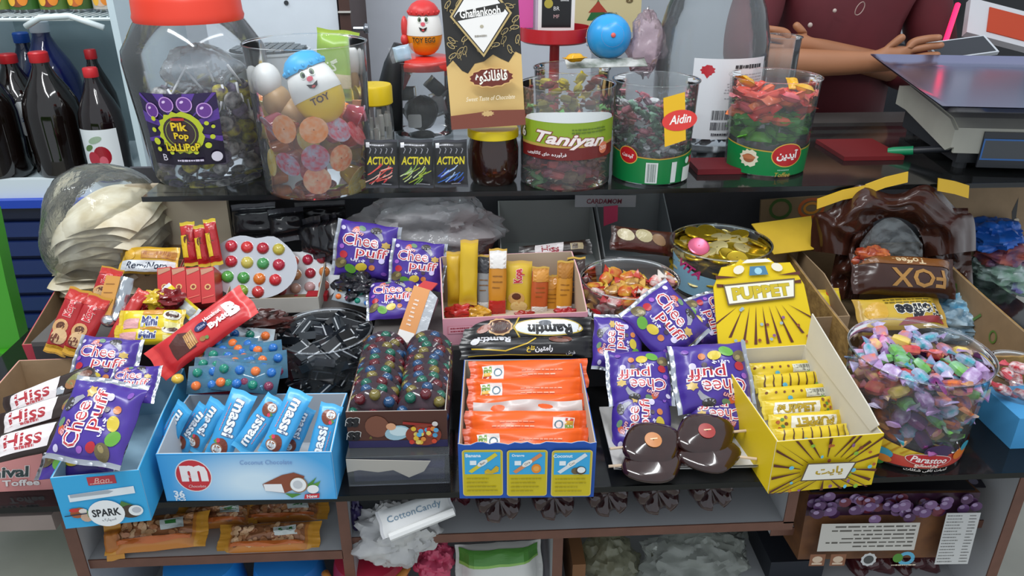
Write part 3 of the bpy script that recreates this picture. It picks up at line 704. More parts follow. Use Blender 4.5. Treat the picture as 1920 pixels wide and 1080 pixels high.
# ================================================================ three action sachets
SC_ = [('E8584A', 'F0C0B0', 'E04040'), ('8FC04A', 'DCE8B0', 'B0C030'), ('3A78D8', 'BCD4F0', '2A50C0')]
for i, (qd, lb) in enumerate(zip(([(681, 262), (744, 262), (748, 352), (687, 352)], [(746, 262), (811, 262), (813, 352), (750, 352)], [(813, 262), (876, 262), (878, 350), (815, 352)]), ('red', 'green', 'blue'))):
    m, w, h = pose(qd, .462, 12); me, fn = flowmesh('film_body', h, w, .008, .005, [gloss('16161A'), gloss('3A3A42')], i+60, 20, 12)
    o = thing('black_sachet', f'small black sachet with {lb} scribble print in front of the clear cup', 'sachet', m); mobj('film_body', me, o, Matrix.Rotation(R(90), 4, 'Z'))
    P = Print(); c = SC_[i]
    P.text('ACTION', 0, h*.07, h*.17, 'E8D81E', w=w*.86, shear=.15, bold=.03); P.lines(-w*.34, h*.36, w*.3, h*.42, 1, 'B8B8C0', i); P.rect(-w*.45, h*.34, -w*.34, h*.44, 'D8D8DC')
    q = random.Random(i+5)
    for k_ in range(16):
        x = q.uniform(-.3, .3)*w; y = -h*.22+q.uniform(-.14, .14)*h; a = q.uniform(.3, .9); l = q.uniform(.1, .25)*w
        P.line([(x-l*math.cos(a), y-l*math.sin(a)), (x+.3*l, y+.1*l), (x+l*math.cos(a), y+l*math.sin(a))], .0016, c[k_ % 3])
    P.lines(w*.0, -h*.44, w*.42, -h*.40, 1, 'D0D0D8', i)
    for s in range(5): x = -w*.35+s*w*.17; P.line([(x, h*.22), (x+w*.05, h*.3), (x+.02*w, h*.33)], .0012, 'A8A8B0')
    P.build('printed_art', o, lambda x, y, off=0, fn=fn: (lambda t: (-t[1], t[0], t[2]))(fn(y, -x, off)), maxlen=.006)
m, w, h = pose([(676, 256), (884, 256), (886, 358), (682, 358)], .452, 12)
tag(MB().box((0, 0, 0), (w, h, .0006)).obj('clear_sleeve', clear((.99, .99, .99), .0, .08, bump=.6, bscale=40, ior=1.2), None, M=m), 'clear plastic sleeve in front of the three black sachets', 'sleeve')

# ================================================================ brown jar with yellow lid
p = AZ(927, 353, UZ); r = 48*MPP(p); p = p+Vector((0, r, 0)); H = AY(927, 238, p.y).z-UZ; zl = AY(927, 262, p.y-r).z-UZ
o = thing('chocolate_jar', 'brown chocolate spread jar with a bright yellow lid', 'jar', Matrix.Translation(p))
mb = MB().lathe([(.001, .002), (r*.8, 0), (r*.93, .008), (r*1.0, .03), (r*1.0, zl*.72), (r*.92, zl*.9), (r*.88, zl)], 8*4); mb.obj('jar_body', mat('2A120B', .12, coat=.6), o, 'auto')
MB().lathe([(r*.96, zl-.004), (r*1.0, zl-.003), (r*1.0, H-.003), (r*.95, H), (.001, H)], 40).obj('yellow_lid', mat('E8CF14', .35), o, 'auto')
# ================================================================ chocolate gift carton on it
m, w, h = pose([(822, -60), (972, -66), (981, 230), (847, 242)], p.y-.025, 6)
o = thing('chocolate_carton', 'tall black, cream and brown chocolate carton standing on the brown jar', 'carton', m @ Matrix.Translation((0, 0, 0)))
MB().box((0, 0, -.018), (w, h, .036)).obj('carton_body', [paper('D9B878')], o)
P = Print(); BK = '2B2926'; GD = 'B7A06A'
hh = h/2; ww = w/2
sc_ = [(-ww, hh)]+[(-ww, -hh*.18)]
edge_ = [(-ww, -.2*hh), (-.82*ww, -.12*hh), (-.6*ww, -.26*hh), (-.45*ww, -.30*hh), (-.25*ww, -.18*hh), (0, -.16*hh), (.25*ww, -.08*hh), (.45*ww, -.14*hh), (.65*ww, -.19*hh), (.85*ww, -.06*hh), (ww, -.10*hh)]
P.poly(edge_+[(ww, hh), (-ww, hh)], BK)
q = random.Random(4)
for i in range(46):
    x = q.uniform(-.92, .92)*ww; y = q.uniform(-.12, .98)*hh; a = q.uniform(0, 180); P.ell(x, y, .0075, .0035, GD, 10, a); P.ell(x, y, .0062, .0024, BK, 10, a); P.line([(x-.01*math.cos(R(a+30)), y-.01*math.sin(R(a+30))), (x, y)], .0007, GD)
P.poly([(0, -.10*hh), (.80*ww, .42*hh), (0, .95*hh), (-.80*ww, .42*hh)], GD); P.poly([(0, -.06*hh), (.74*ww, .42*hh), (0, .90*hh), (-.74*ww, .42*hh)], BK); P.poly([(0, -.04*hh), (.70*ww, .42*hh), (0, .88*hh), (-.70*ww, .42*hh)], 'E8E6E2')
P.ell(0, .665*hh, .26*ww, .05*hh, '4A2A1C', 24, wob=.08); P.text(fa('قافلانکوه'), 0, .665*hh, .009, 'D8B070')
P.poly([(-.66*ww, .36*hh), (.58*ww, .44*hh), (.66*ww, .50*hh), (.6*ww, .55*hh), (-.58*ww, .47*hh), (-.68*ww, .42*hh)], BK); P.text('Ghaflankooh', -.02*ww, .455*hh, .013, 'EDEBE6', w=ww*1.05, rot=3.2, bold=.025)
P.ell(0, .28*hh, .05*ww, .02*hh, 'B0A890', 10); P.lines(-.2*ww, .14*hh, .2*ww, .19*hh, 1, '9A948A', 5)
P.poly([(-ww, -hh), (ww, -hh), (ww, -.80*hh), (.1*ww, -.78*hh), (-.3*ww, -.80*hh), (-ww, -.82*hh)], '7A4030')
P.ell(.0, -.82*hh, .16*ww, .035*hh, 'C9A870', 20, wob=.15)
P.ell(.16*ww, -.36*hh, .60*ww, .125*hh, 'D8B070', 28, wob=.05); P.ell(.16*ww, -.36*hh, .56*ww, .112*hh, '6A2A1E', 28, wob=.05)
P.text(fa('قافلانکوه'), .16*ww, -.355*hh, .022, 'F0ECE0', w=.85*ww, bold=.03); P.text('Sweet Taste of Chocolate', .1*ww, -.62*hh, .007, 'F0E4C8', w=1.3*ww, shear=.3)
P.build('printed_art', o)

# ================================================================ tubs on the right half of the upper shelf
# candy tub with green and dark red label
t1, c1, r, r1, h = make_tub('candy_tub', 'clear tub with lime green and dark red label', 1068, 363, 164, 178, 156, UZ, clear((.95, .96, .96), .06, .06))
kz = (r1-r)/h; W = r*1.25
P = Print(); y0, y1 = h*.34, h*.78
P.poly([(-W, y0), (W, y0)]+[(W*math.cos(a), y1-.006+.016*math.sin(a)*0) for a in (0,)]+[(-W, y1-.006)], '6E1E1C')
P.rect(-W, y0+(y1-y0)*.32, W, y1-.012, '8AA62A'); P.rect(-W, y0+(y1-y0)*.28, W, y0+(y1-y0)*.34, 'B99A4A')
P.poly([(-W*.8, y1-.012)]+[(W*.92*math.cos(R(180-i*18))*.98, y1-.012+.018*math.sin(R(i*18))) for i in range(11)], 'DCE2E2')
P.text('Taniyan', .0, y0+(y1-y0)*.42, .026, 'F2E8E4', w=W*1.25, shear=.35, bold=.03, out='8A3A34', ow=.04, rot=-4)
P.text(fa('فرآورده های کاکائویی'.replace('ئ', 'ی')), -W*.45, y0+(y1-y0)*.12, .008, 'F0E8E8', w=W*.75, bold=.02)
P.ell(W*.62, y0+(y1-y0)*.22, .010, .010, 'D87A5A', 18); P.text('200', W*.62, y0+(y1-y0)*.22, .007, 'F8E8E0'); P.text('6', -W*.93, y0+(y1-y0)*.55, .018, 'E8E8E0', bold=.04, out='1A1A20', ow=.06)
P.lines(W*.0, y0+(y1-y0)*.58, W*.7, y0+(y1-y0)*.72, 2, '5A7420', 4)
P.build('wrap_label', t1, cylfn(r+.001, 0, kz), maxlen=.008)
TW1 = [twist(.052, .021, .015, [gloss(a, h2=b, vscale=80), gloss(b)], i) for i, (a, b) in enumerate((('6A2E28', '9A5A40'), ('9A2A2E', 'B84A44'), ('3E6A38', '5F9A4A'), ('5A3828', '8A7458'), ('7A3A48', '9A4A58')))]
fill(scatter(100, (c1.x, c1.y), r*.66, UZ+.012, UZ+h*.60, .0165, 31, .85), TW1, 'wrapped_sweet', 'wrapped sweet in the lime-labelled tub', 'sweet', 'sweets in the lime-labelled tub', 2, names=['brown', 'bright red', 'green', 'tan', 'plum-coloured'])
GTW = [twist(.040, .018, .014, [gloss(a), gloss(a)], i+9) for i, a in enumerate(('C8B42E', 'B8A838', '8A2A22'))]
tg, cg, r_, r1_, h_ = make_tub('clear_tub', 'clear tub of gold sweets behind the lime-labelled tub', 1075, 296, 122, 142, 126, UZ, clear((.95, .96, .96), .06, .06))
fill(scatter(46, (cg.x, cg.y), r_*.84, UZ+.012, UZ+h_*.9, .019, 35, .6), GTW, 'gold_sweet', 'wrapped sweet in the tub behind the lime-labelled one', 'sweet', 'sweets in the rear gold-sweet tub', 6, names=['gold', 'olive gold', 'dark red'])
# green-banded tub with yellow card
t2, c2, r, r1, h = make_tub('candy_tub', 'clear tub with green band and yellow card sign', 1232, 350, 138, 160, 148, UZ, clear((.95, .96, .96), .06, .06))
kz = (r1-r)/h; W = r*1.5
def greenband(par, r, h, kz, left, logo):
    P = Print(); y1 = h*.32
    P.poly([(-W, .004), (W, .004), (W, y1+.004), (0, y1-.006), (-W, y1+.004)], '0E7A3E'); P.line([(-W, y1+.004), (-W*.5, y1-.003), (0, y1-.006), (W*.5, y1-.003), (W, y1+.004)], .0022, 'B8963A')
    if logo == 0:
        P.ell(-W*.55, y1*.95, .018, .015, 'D8B04A', 22, -15); P.ell(-W*.55, y1*.95, .0165, .0135, 'B81E22', 22, -15); P.text(fa('آیدین'), -W*.55, y1*.95, .009, 'F4F0EC', w=.022, rot=-12, bold=.03)
        P.rect(-W*.22, .006, -W*.02, y1-.012, 'D4DAD8'); P.bars(-W*.20, .008, -W*.04, y1-.014, '6A7A74', n=12); P.rect(W*.22, .006, W*.32, y1-.012, 'D4DAD8'); P.rect(W*.48, .004, W*.75, y1*.55, 'D8DCD8'); P.ell(W*.58, y1*.75, .006, .006, 'D0E8D8', 14); P.rect(W*.66, y1*.62, W*.76, y1*.85, 'B83030')
    else:
        P.ell(W*.12, y1*.78, .0285, .0215, 'D8B04A', 28); P.ell(W*.12, y1*.78, .027, .0198, 'B81E22', 28); P.text(fa('آیدین'), W*.12, y1*.78, .020, 'F6F2EE', w=.038, bold=.035)
        P.ell(-W*.5, y1*.62, .016, .015, 'D8D0B8', 24, wob=.1); P.ell(-W*.5, y1*.62, .010, .008, '9A5A3A', 16); P.ell(-W*.5, y1*.66, .012, .004, 'B8704A', 14)
        P.text('Toffee', W*.08, y1*.12, .008, 'C8A84A', shear=.2); P.lines(-W*.02, y1*.22, W*.2, y1*.34, 1, '7AB090', 3)
    return P.build('wrap_label', par, cylfn(r+.001, 0, kz), maxlen=.006)
greenband(t2, r, h, kz, 0, 0)
TW2 = [twist(.034, .012, .010, [gloss(a, h2=b, vscale=110), gloss(b)], i+20) for i, (a, b) in enumerate((('5A2028', 'A85A62'), ('2A3A2E', '4F7A5A'), ('7A2A3A', 'B86A78'), ('3A2430', '6A4A58'), ('9AA0A0', 'C8C8CC'), ('264A38', '7AA088')))]
fill(scatter(120, (c2.x, c2.y), r*.82, UZ+.014, UZ+h*.78, .0125, 41, .7), TW2, 'wrapped_sweet', 'tiny wrapped sweet in the tub with the yellow card', 'sweet', 'sweets in the tub with the yellow card', 5, names=['maroon', 'dark green', 'dusty red', 'dark plum', 'silvery', 'pale green'])
m, w, hh_ = pose([(1246, 178), (1290, 172), (1284, 270), (1240, 276)], c2.y-r1-.004, 8)
o = thing('price_card', 'yellow card sign with red oval stuck on the green-banded tub', 'card', m)
MB().prism([(-w*.5, -hh_*.5), (w*.42, -hh_*.42), (w*.5, hh_*.5), (-w*.42, hh_*.44)], 0, .0008).obj('card', paper('E3B32A'), o)
P = Print(); P.ell(w*.2, -.002, w*.75, hh_*.2, 'D83A34', 26); P.text('Aidin', w*.22, 0, hh_*.17, 'F4F0EA', w=w*.95, shear=.35, bold=.02); P.build('red_oval', o, base=.0012)
# right tub
t3, c3, r, r1, h = make_tub('candy_tub', 'clear tub of red, orange and green sweets beside the scale', 1456, 334, 142, 166, 142, UZ, clear((.95, .96, .96), .06, .06))
kz = (r1-r)/h; W = r*1.5
greenband(t3, r, h, kz, 0, 1)
def fsw(cols, L=.045, Wd=.02, T=.014):
    res = []
    for i, c in enumerate(cols):
        me, fn = flowmesh('wrapped_sweet', L, Wd, T, L*.16, [gloss(c, rough=.22), gloss(c, rough=.22)], i+70, 14, 7, wr=.1, flatback=1); res.append(me)
    return res
FS = {k_: fsw(v) for k_, v in dict(red=('D03A34', 'E0606A', 'D84A3A'), orange=('E8804A', 'E87048'), green=('4FA028', '66B838', '3E9030'), yellow=('E0A81E',)).items()}
for col, z0, z1, n, sd in (('green', .05, .10, 34, 1), ('red', .10, .142, 22, 2), ('orange', .085, .135, 18, 3), ('yellow', .142, .152, 3, 4)):
    fill(scatter(n, (c3.x, c3.y), r*.80, UZ+z0*h/.165, UZ+z1*h/.165, .017, 50+sd, .6), FS[col], 'wrapped_sweet', f'{col} wrapped toffee in the tub beside the scale', 'toffee', f'{col} toffees in the tub beside the scale', sd)
# big clear jar behind, white paper label
p = Vector((AY(1318, 250, .74).x, .74, UZ)); k_ = MPP(p+Vector((0, 0, .15))); rj = lambda px: px/2*k_; zj = lambda py: AY(1318, py, .74).z-UZ
o = thing('clear_jar', 'big clear jar with a white printed label behind the tubs', 'jar', Matrix.Translation(p))
MB().lathe([(.001, .006), (rj(170), .004), (rj(196), .012), (rj(202), .04), (rj(206), zj(120)), (rj(204), zj(70)), (rj(176), zj(12)), (rj(160), zj(-8)), (rj(160), zj(-40))], 8*5).obj('clear_body', clear((.9, .92, .93), .10, .07, bump=.15, bscale=12), o, 'auto')
MB().lathe([(rj(164), zj(-30)), (rj(168), zj(-30)), (rj(168), zj(-60)), (.001, zj(-62))], 40).obj('screw_lid', mat('C8C8C4', .4), o, 'auto')
P = Print(); lw = 140*k_; lh = zj(94)-zj(236)
P.rect(-lw/2, 0, lw/2, lh, 'DADCE0'); P.ell(-lw*.32, lh*.86, .013, .009, 'B82A34', 18, wob=.12); P.poly([(-lw*.38, lh*.84), (-lw*.26, lh*.84), (-lw*.32, lh*.76)], 'B82A34'); P.lines(lw*.02, lh*.87, lw*.46, lh*.93, 1, '3A3A3E', 3, fill=.8)
P.lines(-lw*.1, lh*.50, lw*.46, lh*.82, 9, 'A8AAB0', 2, fill=.35, right=True); P.bars(-lw*.22, lh*.25, -lw*.0, lh*.37, '3A3A3E'); P.bars(-lw*.22, lh*.12, -lw*.0, lh*.22, '3A3A3E', 5)
P.ell(lw*.12, lh*.19, .0105, .0105, '2A6AB8', 16); P.ell(lw*.1, lh*.2, .004, .004, 'E8E8EC', 8); P.ell(lw*.24, lh*.24, .010, .009, 'D8502A', 14); P.ell(lw*.36, lh*.21, .010, .009, 'E08A2A', 14); P.text('9x2', lw*.28, lh*.12, .013, 'D8C81E', bold=.04, out='5A4A10', ow=.04)
P.lines(-lw*.2, lh*.04, lw*.1, lh*.09, 1, '4A4A50', 7, fill=.7)
P.build('paper_label', o, cylfn(rj(206)+.001, zj(236), 0, -84), maxlen=.008)
BL = [twist(.04, .016, .012, [gloss(a), gloss(b)], i+33) for i, (a, b) in enumerate((('1E2A3A', '5A6A8A'), ('26262E', '8A8A94')))]
fill(scatter(26, (p.x, p.y), rj(176), UZ+.015, UZ+.06, .02, 61, .8), BL, 'wrapped_sweet', 'dark blue wrapped sweet at the bottom of the big clear jar', 'sweet', 'sweets in the big clear jar', 3)
# empty cup behind
make_tub('clear_cup', 'empty clear cup standing behind the tub of red and green sweets', 1448, 262, 66, 80, 68, UZ, clear((.9, .92, .93), .08, .06), 'cup')

# ================================================================ red card stand, blue egg, tea carton
sp = AY(1040, 78, .85)
o = thing('card_stand', 'round red plastic stand holding cards behind the lime-labelled tub', 'stand', Matrix.Translation((sp.x, .85, UZ)))
RD = mat('B4222C', .3); k_ = MPP(sp); rs = 66*k_; zt = AY(1040, 78, .85).z-UZ
MB().lathe([(.001, zt), (rs*.9, zt), (rs, zt+.004), (rs, zt+.030), (rs*.97, zt+.030), (rs*.96, zt+.005), (.001, zt+.004)], 44).obj('tray', RD, o, 'auto')
MB().lathe([(.045, 0), (.045, .006), (.012, .01), (.010, zt)], 24).obj('pole', RD, o, 'auto')
def card(px0, px1, py0, py1, y, col, label, art=None):
    m, w, h = pose([(px0, py0), (px1, py0), (px1, py1), (px0, py1)], y, 0)
    o = thing('gift_card', label, 'card', m); MB().box((0, 0, 0), (w, h, .006)).obj('card', paper(col), o)
    if art: P = Print(); art(P, w, h); P.build('printed_art', o, base=.0035)
    return o
def blackcard(P, w, h):
    P.rect(-w*.40, -h*.30, w*.40, h*.5, '141416'); P.ell(-w*.22, h*.0, w*.12, w*.12, 'A89A3A', 14); P.text('BR', 0, -h*.06, h*.05, 'D0D0D0'); P.text('MF', 0, -h*.16, h*.045, 'C8A0A0'); P.lines(-w*.35, -h*.44, w*.35, -h*.38, 1, '8A8A90', 3); P.lines(.1*w, h*.02, .38*w, h*.1, 2, 'B8B8B8', 5)
card(1009, 1078, -70, 80, .825, 'E0DEDC', 'white card with black printed panel in the red stand', blackcard)
for i in range(7):
    card(988+i*4, 1040+i*4, -64, 60+i*2, .865-i*.005, 'CFC4D6' if i else 'C8A8C0', ('pale lilac card at the back of the red stand',)[0] if 0 else f'pale lilac card in the fan behind the black-panel card')['group'] = 'cards fanned in the red stand'
card(972, 1000, -60, 52, .84, 'D25AA0', 'pink card at the left of the red stand')
m, w, h = pose([(1062, 112), (1200, 108), (1222, 124), (1060, 128)], .70, 70)
pc = MB().box((0, 0, 0), (w, h, .0012)).obj('paper_card', paper('C8C8C4', h2='6A7468', vscale=30), None, M=m); tag(pc, 'thin printed card lying across the tub rims under the blue egg', 'card')
bp = AY(1150, 66, .69)
toyegg(Matrix.Translation(bp) @ Matrix.Rotation(R(-100), 4, 'X') @ Matrix.Translation((0, 0, 0)), 1.05, '2C9ADC', '2C9ADC', 'blue toy egg lying with its base towards the viewer', dot=True)
a = AY(1078, 108, .68); tag(mobj('yellow_sweet', FS['yellow'][0], None, Matrix.Translation(a) @ Matrix.Rotation(.4, 4, 'Z')), 'yellow wrapped sweet lying beside the blue toy egg', 'sweet')
m, w, h = pose([(1076, -90), (1204, -92), (1204, 60), (1076, 62)], 1.0, 0)
o = thing('tea_carton', 'cream and green tea carton at the back', 'carton', m); MB().box((0, 0, -.03), (w, h, .06)).obj('carton_body', paper('CDBF92'), o)
P = Print(); P.rect(-w/2, h*.02, w/2, h*.5, '1E5A34'); P.text('MAHMOOD TEA', 0, h*.08, h*.07, 'E4E4D8', w=w*.92, bold=.02); P.poly([(-w*.3, -h*.34), (w*.02, -h*.34), (-w*.14, -h*.08)], '2E6A3A'); P.rect(-w*.26, -h*.08, -w*.02, .02*h, 'B88A4A'); P.poly([(-w*.28, -h*.24), (0, -h*.24), (-w*.14, -h*.1)], 'A8402E'); P.ell(w*.32, -h*.1, .008, .005, '6A5A3A', 12); P.text('A', w*.32, -h*.1, .005, 'CDBF92')
P.build('printed_art', o)
# pink film and pale bag around the card
mb = MB(); mb.ball((0, 0, 0), .035, .03, .055, 22, 14, fn=lambda u, v: 1+.5*noise.noise(Vector((math.cos(u*6.28)*2, math.sin(u*6.28)*2, v*6))))
tag(mb.obj('clear_film', clear((.9, .78, .82), .25, .12, (.8, .62, .68), bump=.6, bscale=60), None, True, Matrix.Translation(AY(1212, 80, .74))), 'crumpled pinkish film beside the blue toy egg', 'film')
# ================================================================ shop scale
fl = AZ(1778, 320, UZ); SX = fl.x; SY = fl.y; SW = .34; SD = .30
sc_o = thing('shop_scale', 'grey and white electronic shop scale with a metal tray', 'scale', Matrix.Translation((SX, SY, UZ)) @ Matrix.Rotation(R(-9), 4, 'Z'))
zt = AY(1778, 240, SY).z-UZ; zb = .012
GRY = mat('B8B6A8', .45, var=.06, vscale=20); DRK = mat('26282C', .45)
# dark lower body inset, pale top cover with overhanging skirt
MB().box((SW/2, SD/2+.004, zb+(zt-.02-zb)/2), (SW-.03, SD-.02, zt-.02-zb)).obj('lower_body', DRK, sc_o)
mb = MB(); zk = zt*.42
pr = [(0, zk), (0, zt), (.03, zt+.012), (SD*.8, zt+.030), (SD, zt+.018), (SD, zt-.02), (SD-.01, zt-.02), (SD-.01, zt+.005), (.01, zt-.012), (.006, zk)]
mb.prism(pr, 0, SW, M=Matrix(((0, 0, 1, 0), (1, 0, 0, 0), (0, 1, 0, 0), (0, 0, 0, 1)))); mb.obj('top_cover', GRY, sc_o)
mb = MB().prism([(0, zt-.004), (0, zk+.01), (.02, zk), (SD*.8, zt-.02), (SD, zt-.02), (SD, zt+.018), (SD*.8, zt+.028), (.03, zt+.010)], -.006, .0, M=Matrix(((0, 0, 1, 0), (1, 0, 0, 0), (0, 1, 0, 0), (0, 0, 0, 1)))); mb.obj('side_skirt', GRY, sc_o)
MB().box((SW/2+.02, -.001, zt*.52), (SW-.05, .004, zt*.82)).obj('display_panel', mat('33363C', .4), sc_o)
P = Print(); a = AY(1842, 258, SY-.003); b = AY(1918, 296, SY-.003)
x0, x1, y0, y1 = a.x-SX, b.x-SX+.006, b.z-UZ, a.z-UZ
P.rect(x0, y0, x1, y1, '2E6FB8'); P.rect(x0+.003, y0+.003, x1-.003, y1-.003, '4A4E52')
P.build('display_window', sc_o, lambda x, y, off=0: (x, -.0035-off, y))
for dx in (.03, SW-.03):
    for dy in (.03, SD-.03): MB().lathe([(.012, 0), (.012, .014)], 14, cap0=True, cap1=True, M=Matrix.Translation((dx, dy, 0))).obj('foot', DRK, sc_o)
c0 = AY(1822, 210, SY+.13)
MB().lathe([(.03, zt), (.026, zt+.02), (.02, zt+.05)], 20, cap1=True, M=Matrix.Translation((SW*.36, SD*.5, 0))).obj('tray_stem', DRK, sc_o, 'auto')
pa = AZ(1802, 203, .395); pb = AZ(1657, 101, .395); PWd = .36; PD = pb.y-pa.y
def pan(u, v):
    e = max(abs(2*u-1), abs(2*v-1)); k_ = max(0, (e-.86)/.14)
    return (pa.x-SX+(u)*PWd+.055*v, pa.y-SY+v*PD, .395-UZ-.016+.016*k_**1.3)
mb = MB().grid(pan, 28, 28).grid(lambda u, v: (lambda t: (t[0], t[1], t[2]-.0015))(pan(1-u, v)), 28, 28)
mb.obj('metal_tray', mat('8E90B0', .22, .9), sc_o, True)
# bits around the scale
a = AZ(1662, 292, UZ); o = thing('marker_pen', 'green-capped marker pen lying at the scale', 'pen', Matrix.Translation(a+Vector((0, 0, .008))) @ Matrix.Rotation(R(78), 4, 'Y') @ Matrix.Rotation(R(30), 4, 'X'))
MB().lathe([(.001, 0), (.007, .001), (.0085, .01), (.0085, .045)], 16, cap1=True).obj('cap', mat('128A5A', .35), o, 'auto'); MB().lathe([(.0065, .045), (.0065, .11), (.001, .112)], 16).obj('barrel', mat('26282E', .4), o, 'auto')
m, w, h = pose([(1560, 262), (1655, 258), (1668, 292), (1556, 298)], .66, 88)
tag(MB().box((0, 0, 0), (w*1.0, h*1.0, .008)).obj('red_booklet', paper('6E1A1E'), None, M=Matrix.Translation((m.translation.x, m.translation.y, UZ+.0045))), 'dark red booklet lying flat behind the tub of toffees', 'booklet')
m, w, h = pose([(1290, 290), (1370, 288), (1380, 310), (1290, 312)], .66, 88)
tag(MB().box((0, 0, 0), (w, h, .01)).obj('red_booklet', paper('6A1A22'), None, M=Matrix.Translation((m.translation.x-.02, .56, UZ+.0055))), 'red booklet lying between the tubs in front of the big jar', 'booklet')

# ================================================================ seller
def skin(name, verts, edges, rad, m, parent, root=0, sub=2):
    bm = bmesh.new(); sl = bm.verts.layers.skin.verify(); vs = [bm.verts.new(v) for v in verts]
    for a, b in edges: bm.edges.new((vs[a], vs[b]))
    for i, v in enumerate(vs):
        r_ = rad[i]; v[sl].radius = r_ if isinstance(r_, tuple) else (r_, r_); v[sl].use_root = (i == root)
    me = bpy.data.meshes.new(name); bm.to_mesh(me); bm.free(); me.materials.append(m)
    o = mobj(name, me, parent); s_ = o.modifiers.new('skin', 'SKIN'); s_.use_smooth_shade = True; s_.branch_smoothing = .4
    o.modifiers.new('sub', 'SUBSURF').levels = sub; o.modifiers['sub'].render_levels = sub
    return o
PY = 1.24; px_ = AY(1565, 60, PY).x
per = thing('person', 'person in a maroon shirt leaning over the counter with a phone', 'person', Matrix.Translation((px_, PY, -.84)))
SK = mat('A8714F', .5, var=.08, vscale=12); SH = mat('5A1620', .75, var=.15, vscale=10, bump=.25, bscale=14)
def L(px, py, y): v = AY(px, py, y); return (v.x-px_, v.y-PY, v.z+.84)
el = L(1385, 118, 1.03); wr_ = L(1640, 118, .98); pl = L(1682, 108, .97)
el2 = (.27, -.05, 1.13); wr2 = L(1530, 92, 1.06); pl2 = L(1490, 86, 1.05)
V = [(0, 0, .93), (0, 0, 1.10), (0, -.02, 1.26), (0, 0, 1.42), (0, .0, 1.50), (0, -.02, 1.60), (0, -.03, 1.68),
     (-.19, 0, 1.40), (.19, 0, 1.40), el, wr_, pl, el2, wr2, pl2, (-.10, 0, .86), (.10, 0, .86), (-.11, 0, .45), (.11, 0, .45), (-.11, .02, .06), (.11, .02, .06), (-.12, -.12, .035), (.12, -.12, .035)]
E_ = [(0, 1), (1, 2), (2, 3), (3, 4), (4, 5), (5, 6), (3, 7), (3, 8), (7, 9), (9, 10), (10, 11), (8, 12), (12, 13), (13, 14), (0, 15), (0, 16), (15, 17), (16, 18), (17, 19), (18, 20), (19, 21), (20, 22)]
Rr = [(.16, .11), (.15, .105), (.165, .11), (.12, .08), .055, (.075, .085), (.07, .08), .055, .055, .041, .027, (.036, .016), .041, .027, (.036, .016), .085, .085, .055, .055, .038, .038, .04, .04]
def hand(pi, p, w_, sgn):
    p = Vector(p); d = (p-Vector(w_)).normalized(); up_ = Vector((0, 0, 1)); sd = d.cross(up_).normalized()
    for k_, (off, ln) in enumerate(((-.028, .058), (-.010, .068), (.010, .064), (.027, .05))):
        a = p+d*.03+up_*(-off)*1.0; b = a+d*ln*.5+sd*sgn*.008; c = b+d*ln*.35+sd*sgn*.022
        n = len(V); V.extend([tuple(a), tuple(b), tuple(c)]); Rr.extend([.010, .009, .0075]); E_.extend([(pi, n), (n, n+1), (n+1, n+2)])
    a = p-d*.02+up_*.03; b = a+d*.025+up_*.02+sd*sgn*.01; n = len(V); V.extend([tuple(a), tuple(b)]); Rr.extend([.012, .009]); E_.extend([(pi, n), (n, n+1)])
hand(11, pl, wr_, 1); hand(14, pl2, wr2, 1)
skin('body', V, E_, Rr, SK, per)
lerp = lambda a, b, t: tuple(Vector(a).lerp(Vector(b), t))
V2 = [(0, 0, .90), (0, 0, 1.10), (0, -.02, 1.26), (0, 0, 1.42), (0, 0, 1.47), (-.19, 0, 1.40), (.19, 0, 1.40), el, lerp(el, wr_, .22), el2, lerp(el2, wr2, .45)]
skin('shirt', V2, [(0, 1), (1, 2), (2, 3), (3, 4), (3, 5), (3, 6), (5, 7), (7, 8), (6, 9), (9, 10)], [(.18, .13), (.17, .125), (.185, .13), (.14, .10), .07, .072, .072, .060, .050, .060, .048], SH, per)
skin('trousers', [(0, 0, .95), (-.10, 0, .86), (.10, 0, .86), (-.11, 0, .45), (.11, 0, .45), (-.11, .02, .10), (.11, .02, .10)], [(0, 1), (0, 2), (1, 3), (2, 4), (3, 5), (4, 6)], [(.175, .125), .10, .10, .075, .075, .065, .065], mat('22242C', .8), per)
mb = MB().ball((0, -.025, 1.675), .088, .10, .09, 20, 12); mb.obj('hair', mat('1A1412', .7), per, True)
mb = MB()
for s in (-1, 1): mb.ball((s*.032, -.108, 1.635), .011, .008, .008, 10, 6, 0); mb.ball((s*.085, -.03, 1.615), .012, .022, .03, 10, 8, 1)
mb.ball((0, -.115, 1.60), .013, .02, .02, 10, 8, 1); mb.ball((0, -.10, 1.555), .026, .01, .007, 10, 6, 2)
mb.obj('face_features', [mat('E8E4E0'), SK, mat('8A4A40')], per, True)
e0 = L(1612, 16, 1.095)
mb = MB().lathe([(.0145, 0), (.016, .003), (.017, 0)], 20, M=Matrix.Translation(e0) @ Matrix.Rotation(R(25), 4, 'Y') @ Matrix.Scale(.55, 4, (1, 0, 0)) @ Matrix.Rotation(R(90), 4, 'X')); mb.obj('chest_emblem', mat('A89088', .4), per, True)
MB().ball(L(1519, 47, 1.095), .006, .004, .006, 10, 6).ball(L(1565, 20, 1.10), .005, .004, .005, 10, 6).obj('shirt_button', mat('B8A8A0', .3), per, True)
# phone in the hand
m, w, h = pose([(1745, 96), (1852, 72), (1866, 92), (1760, 112)], .97, 62, 0)
m, w, h = pose([(1740, 88), (1850, 74), (1866, 94), (1752, 110)], .965, 60)
o = thing('mobile_phone', 'white-edged phone with dark screen held by the person', 'phone', m)
MB().box((0, 0, 0), (w, max(h, .06), .009)).obj('phone_body', mat('C8CCD2', .3), o); P = Print(); P.rect(-w*.46, -max(h, .06)*.44, w*.46, max(h, .06)*.44, '20242E'); P.build('screen', o, base=.005)

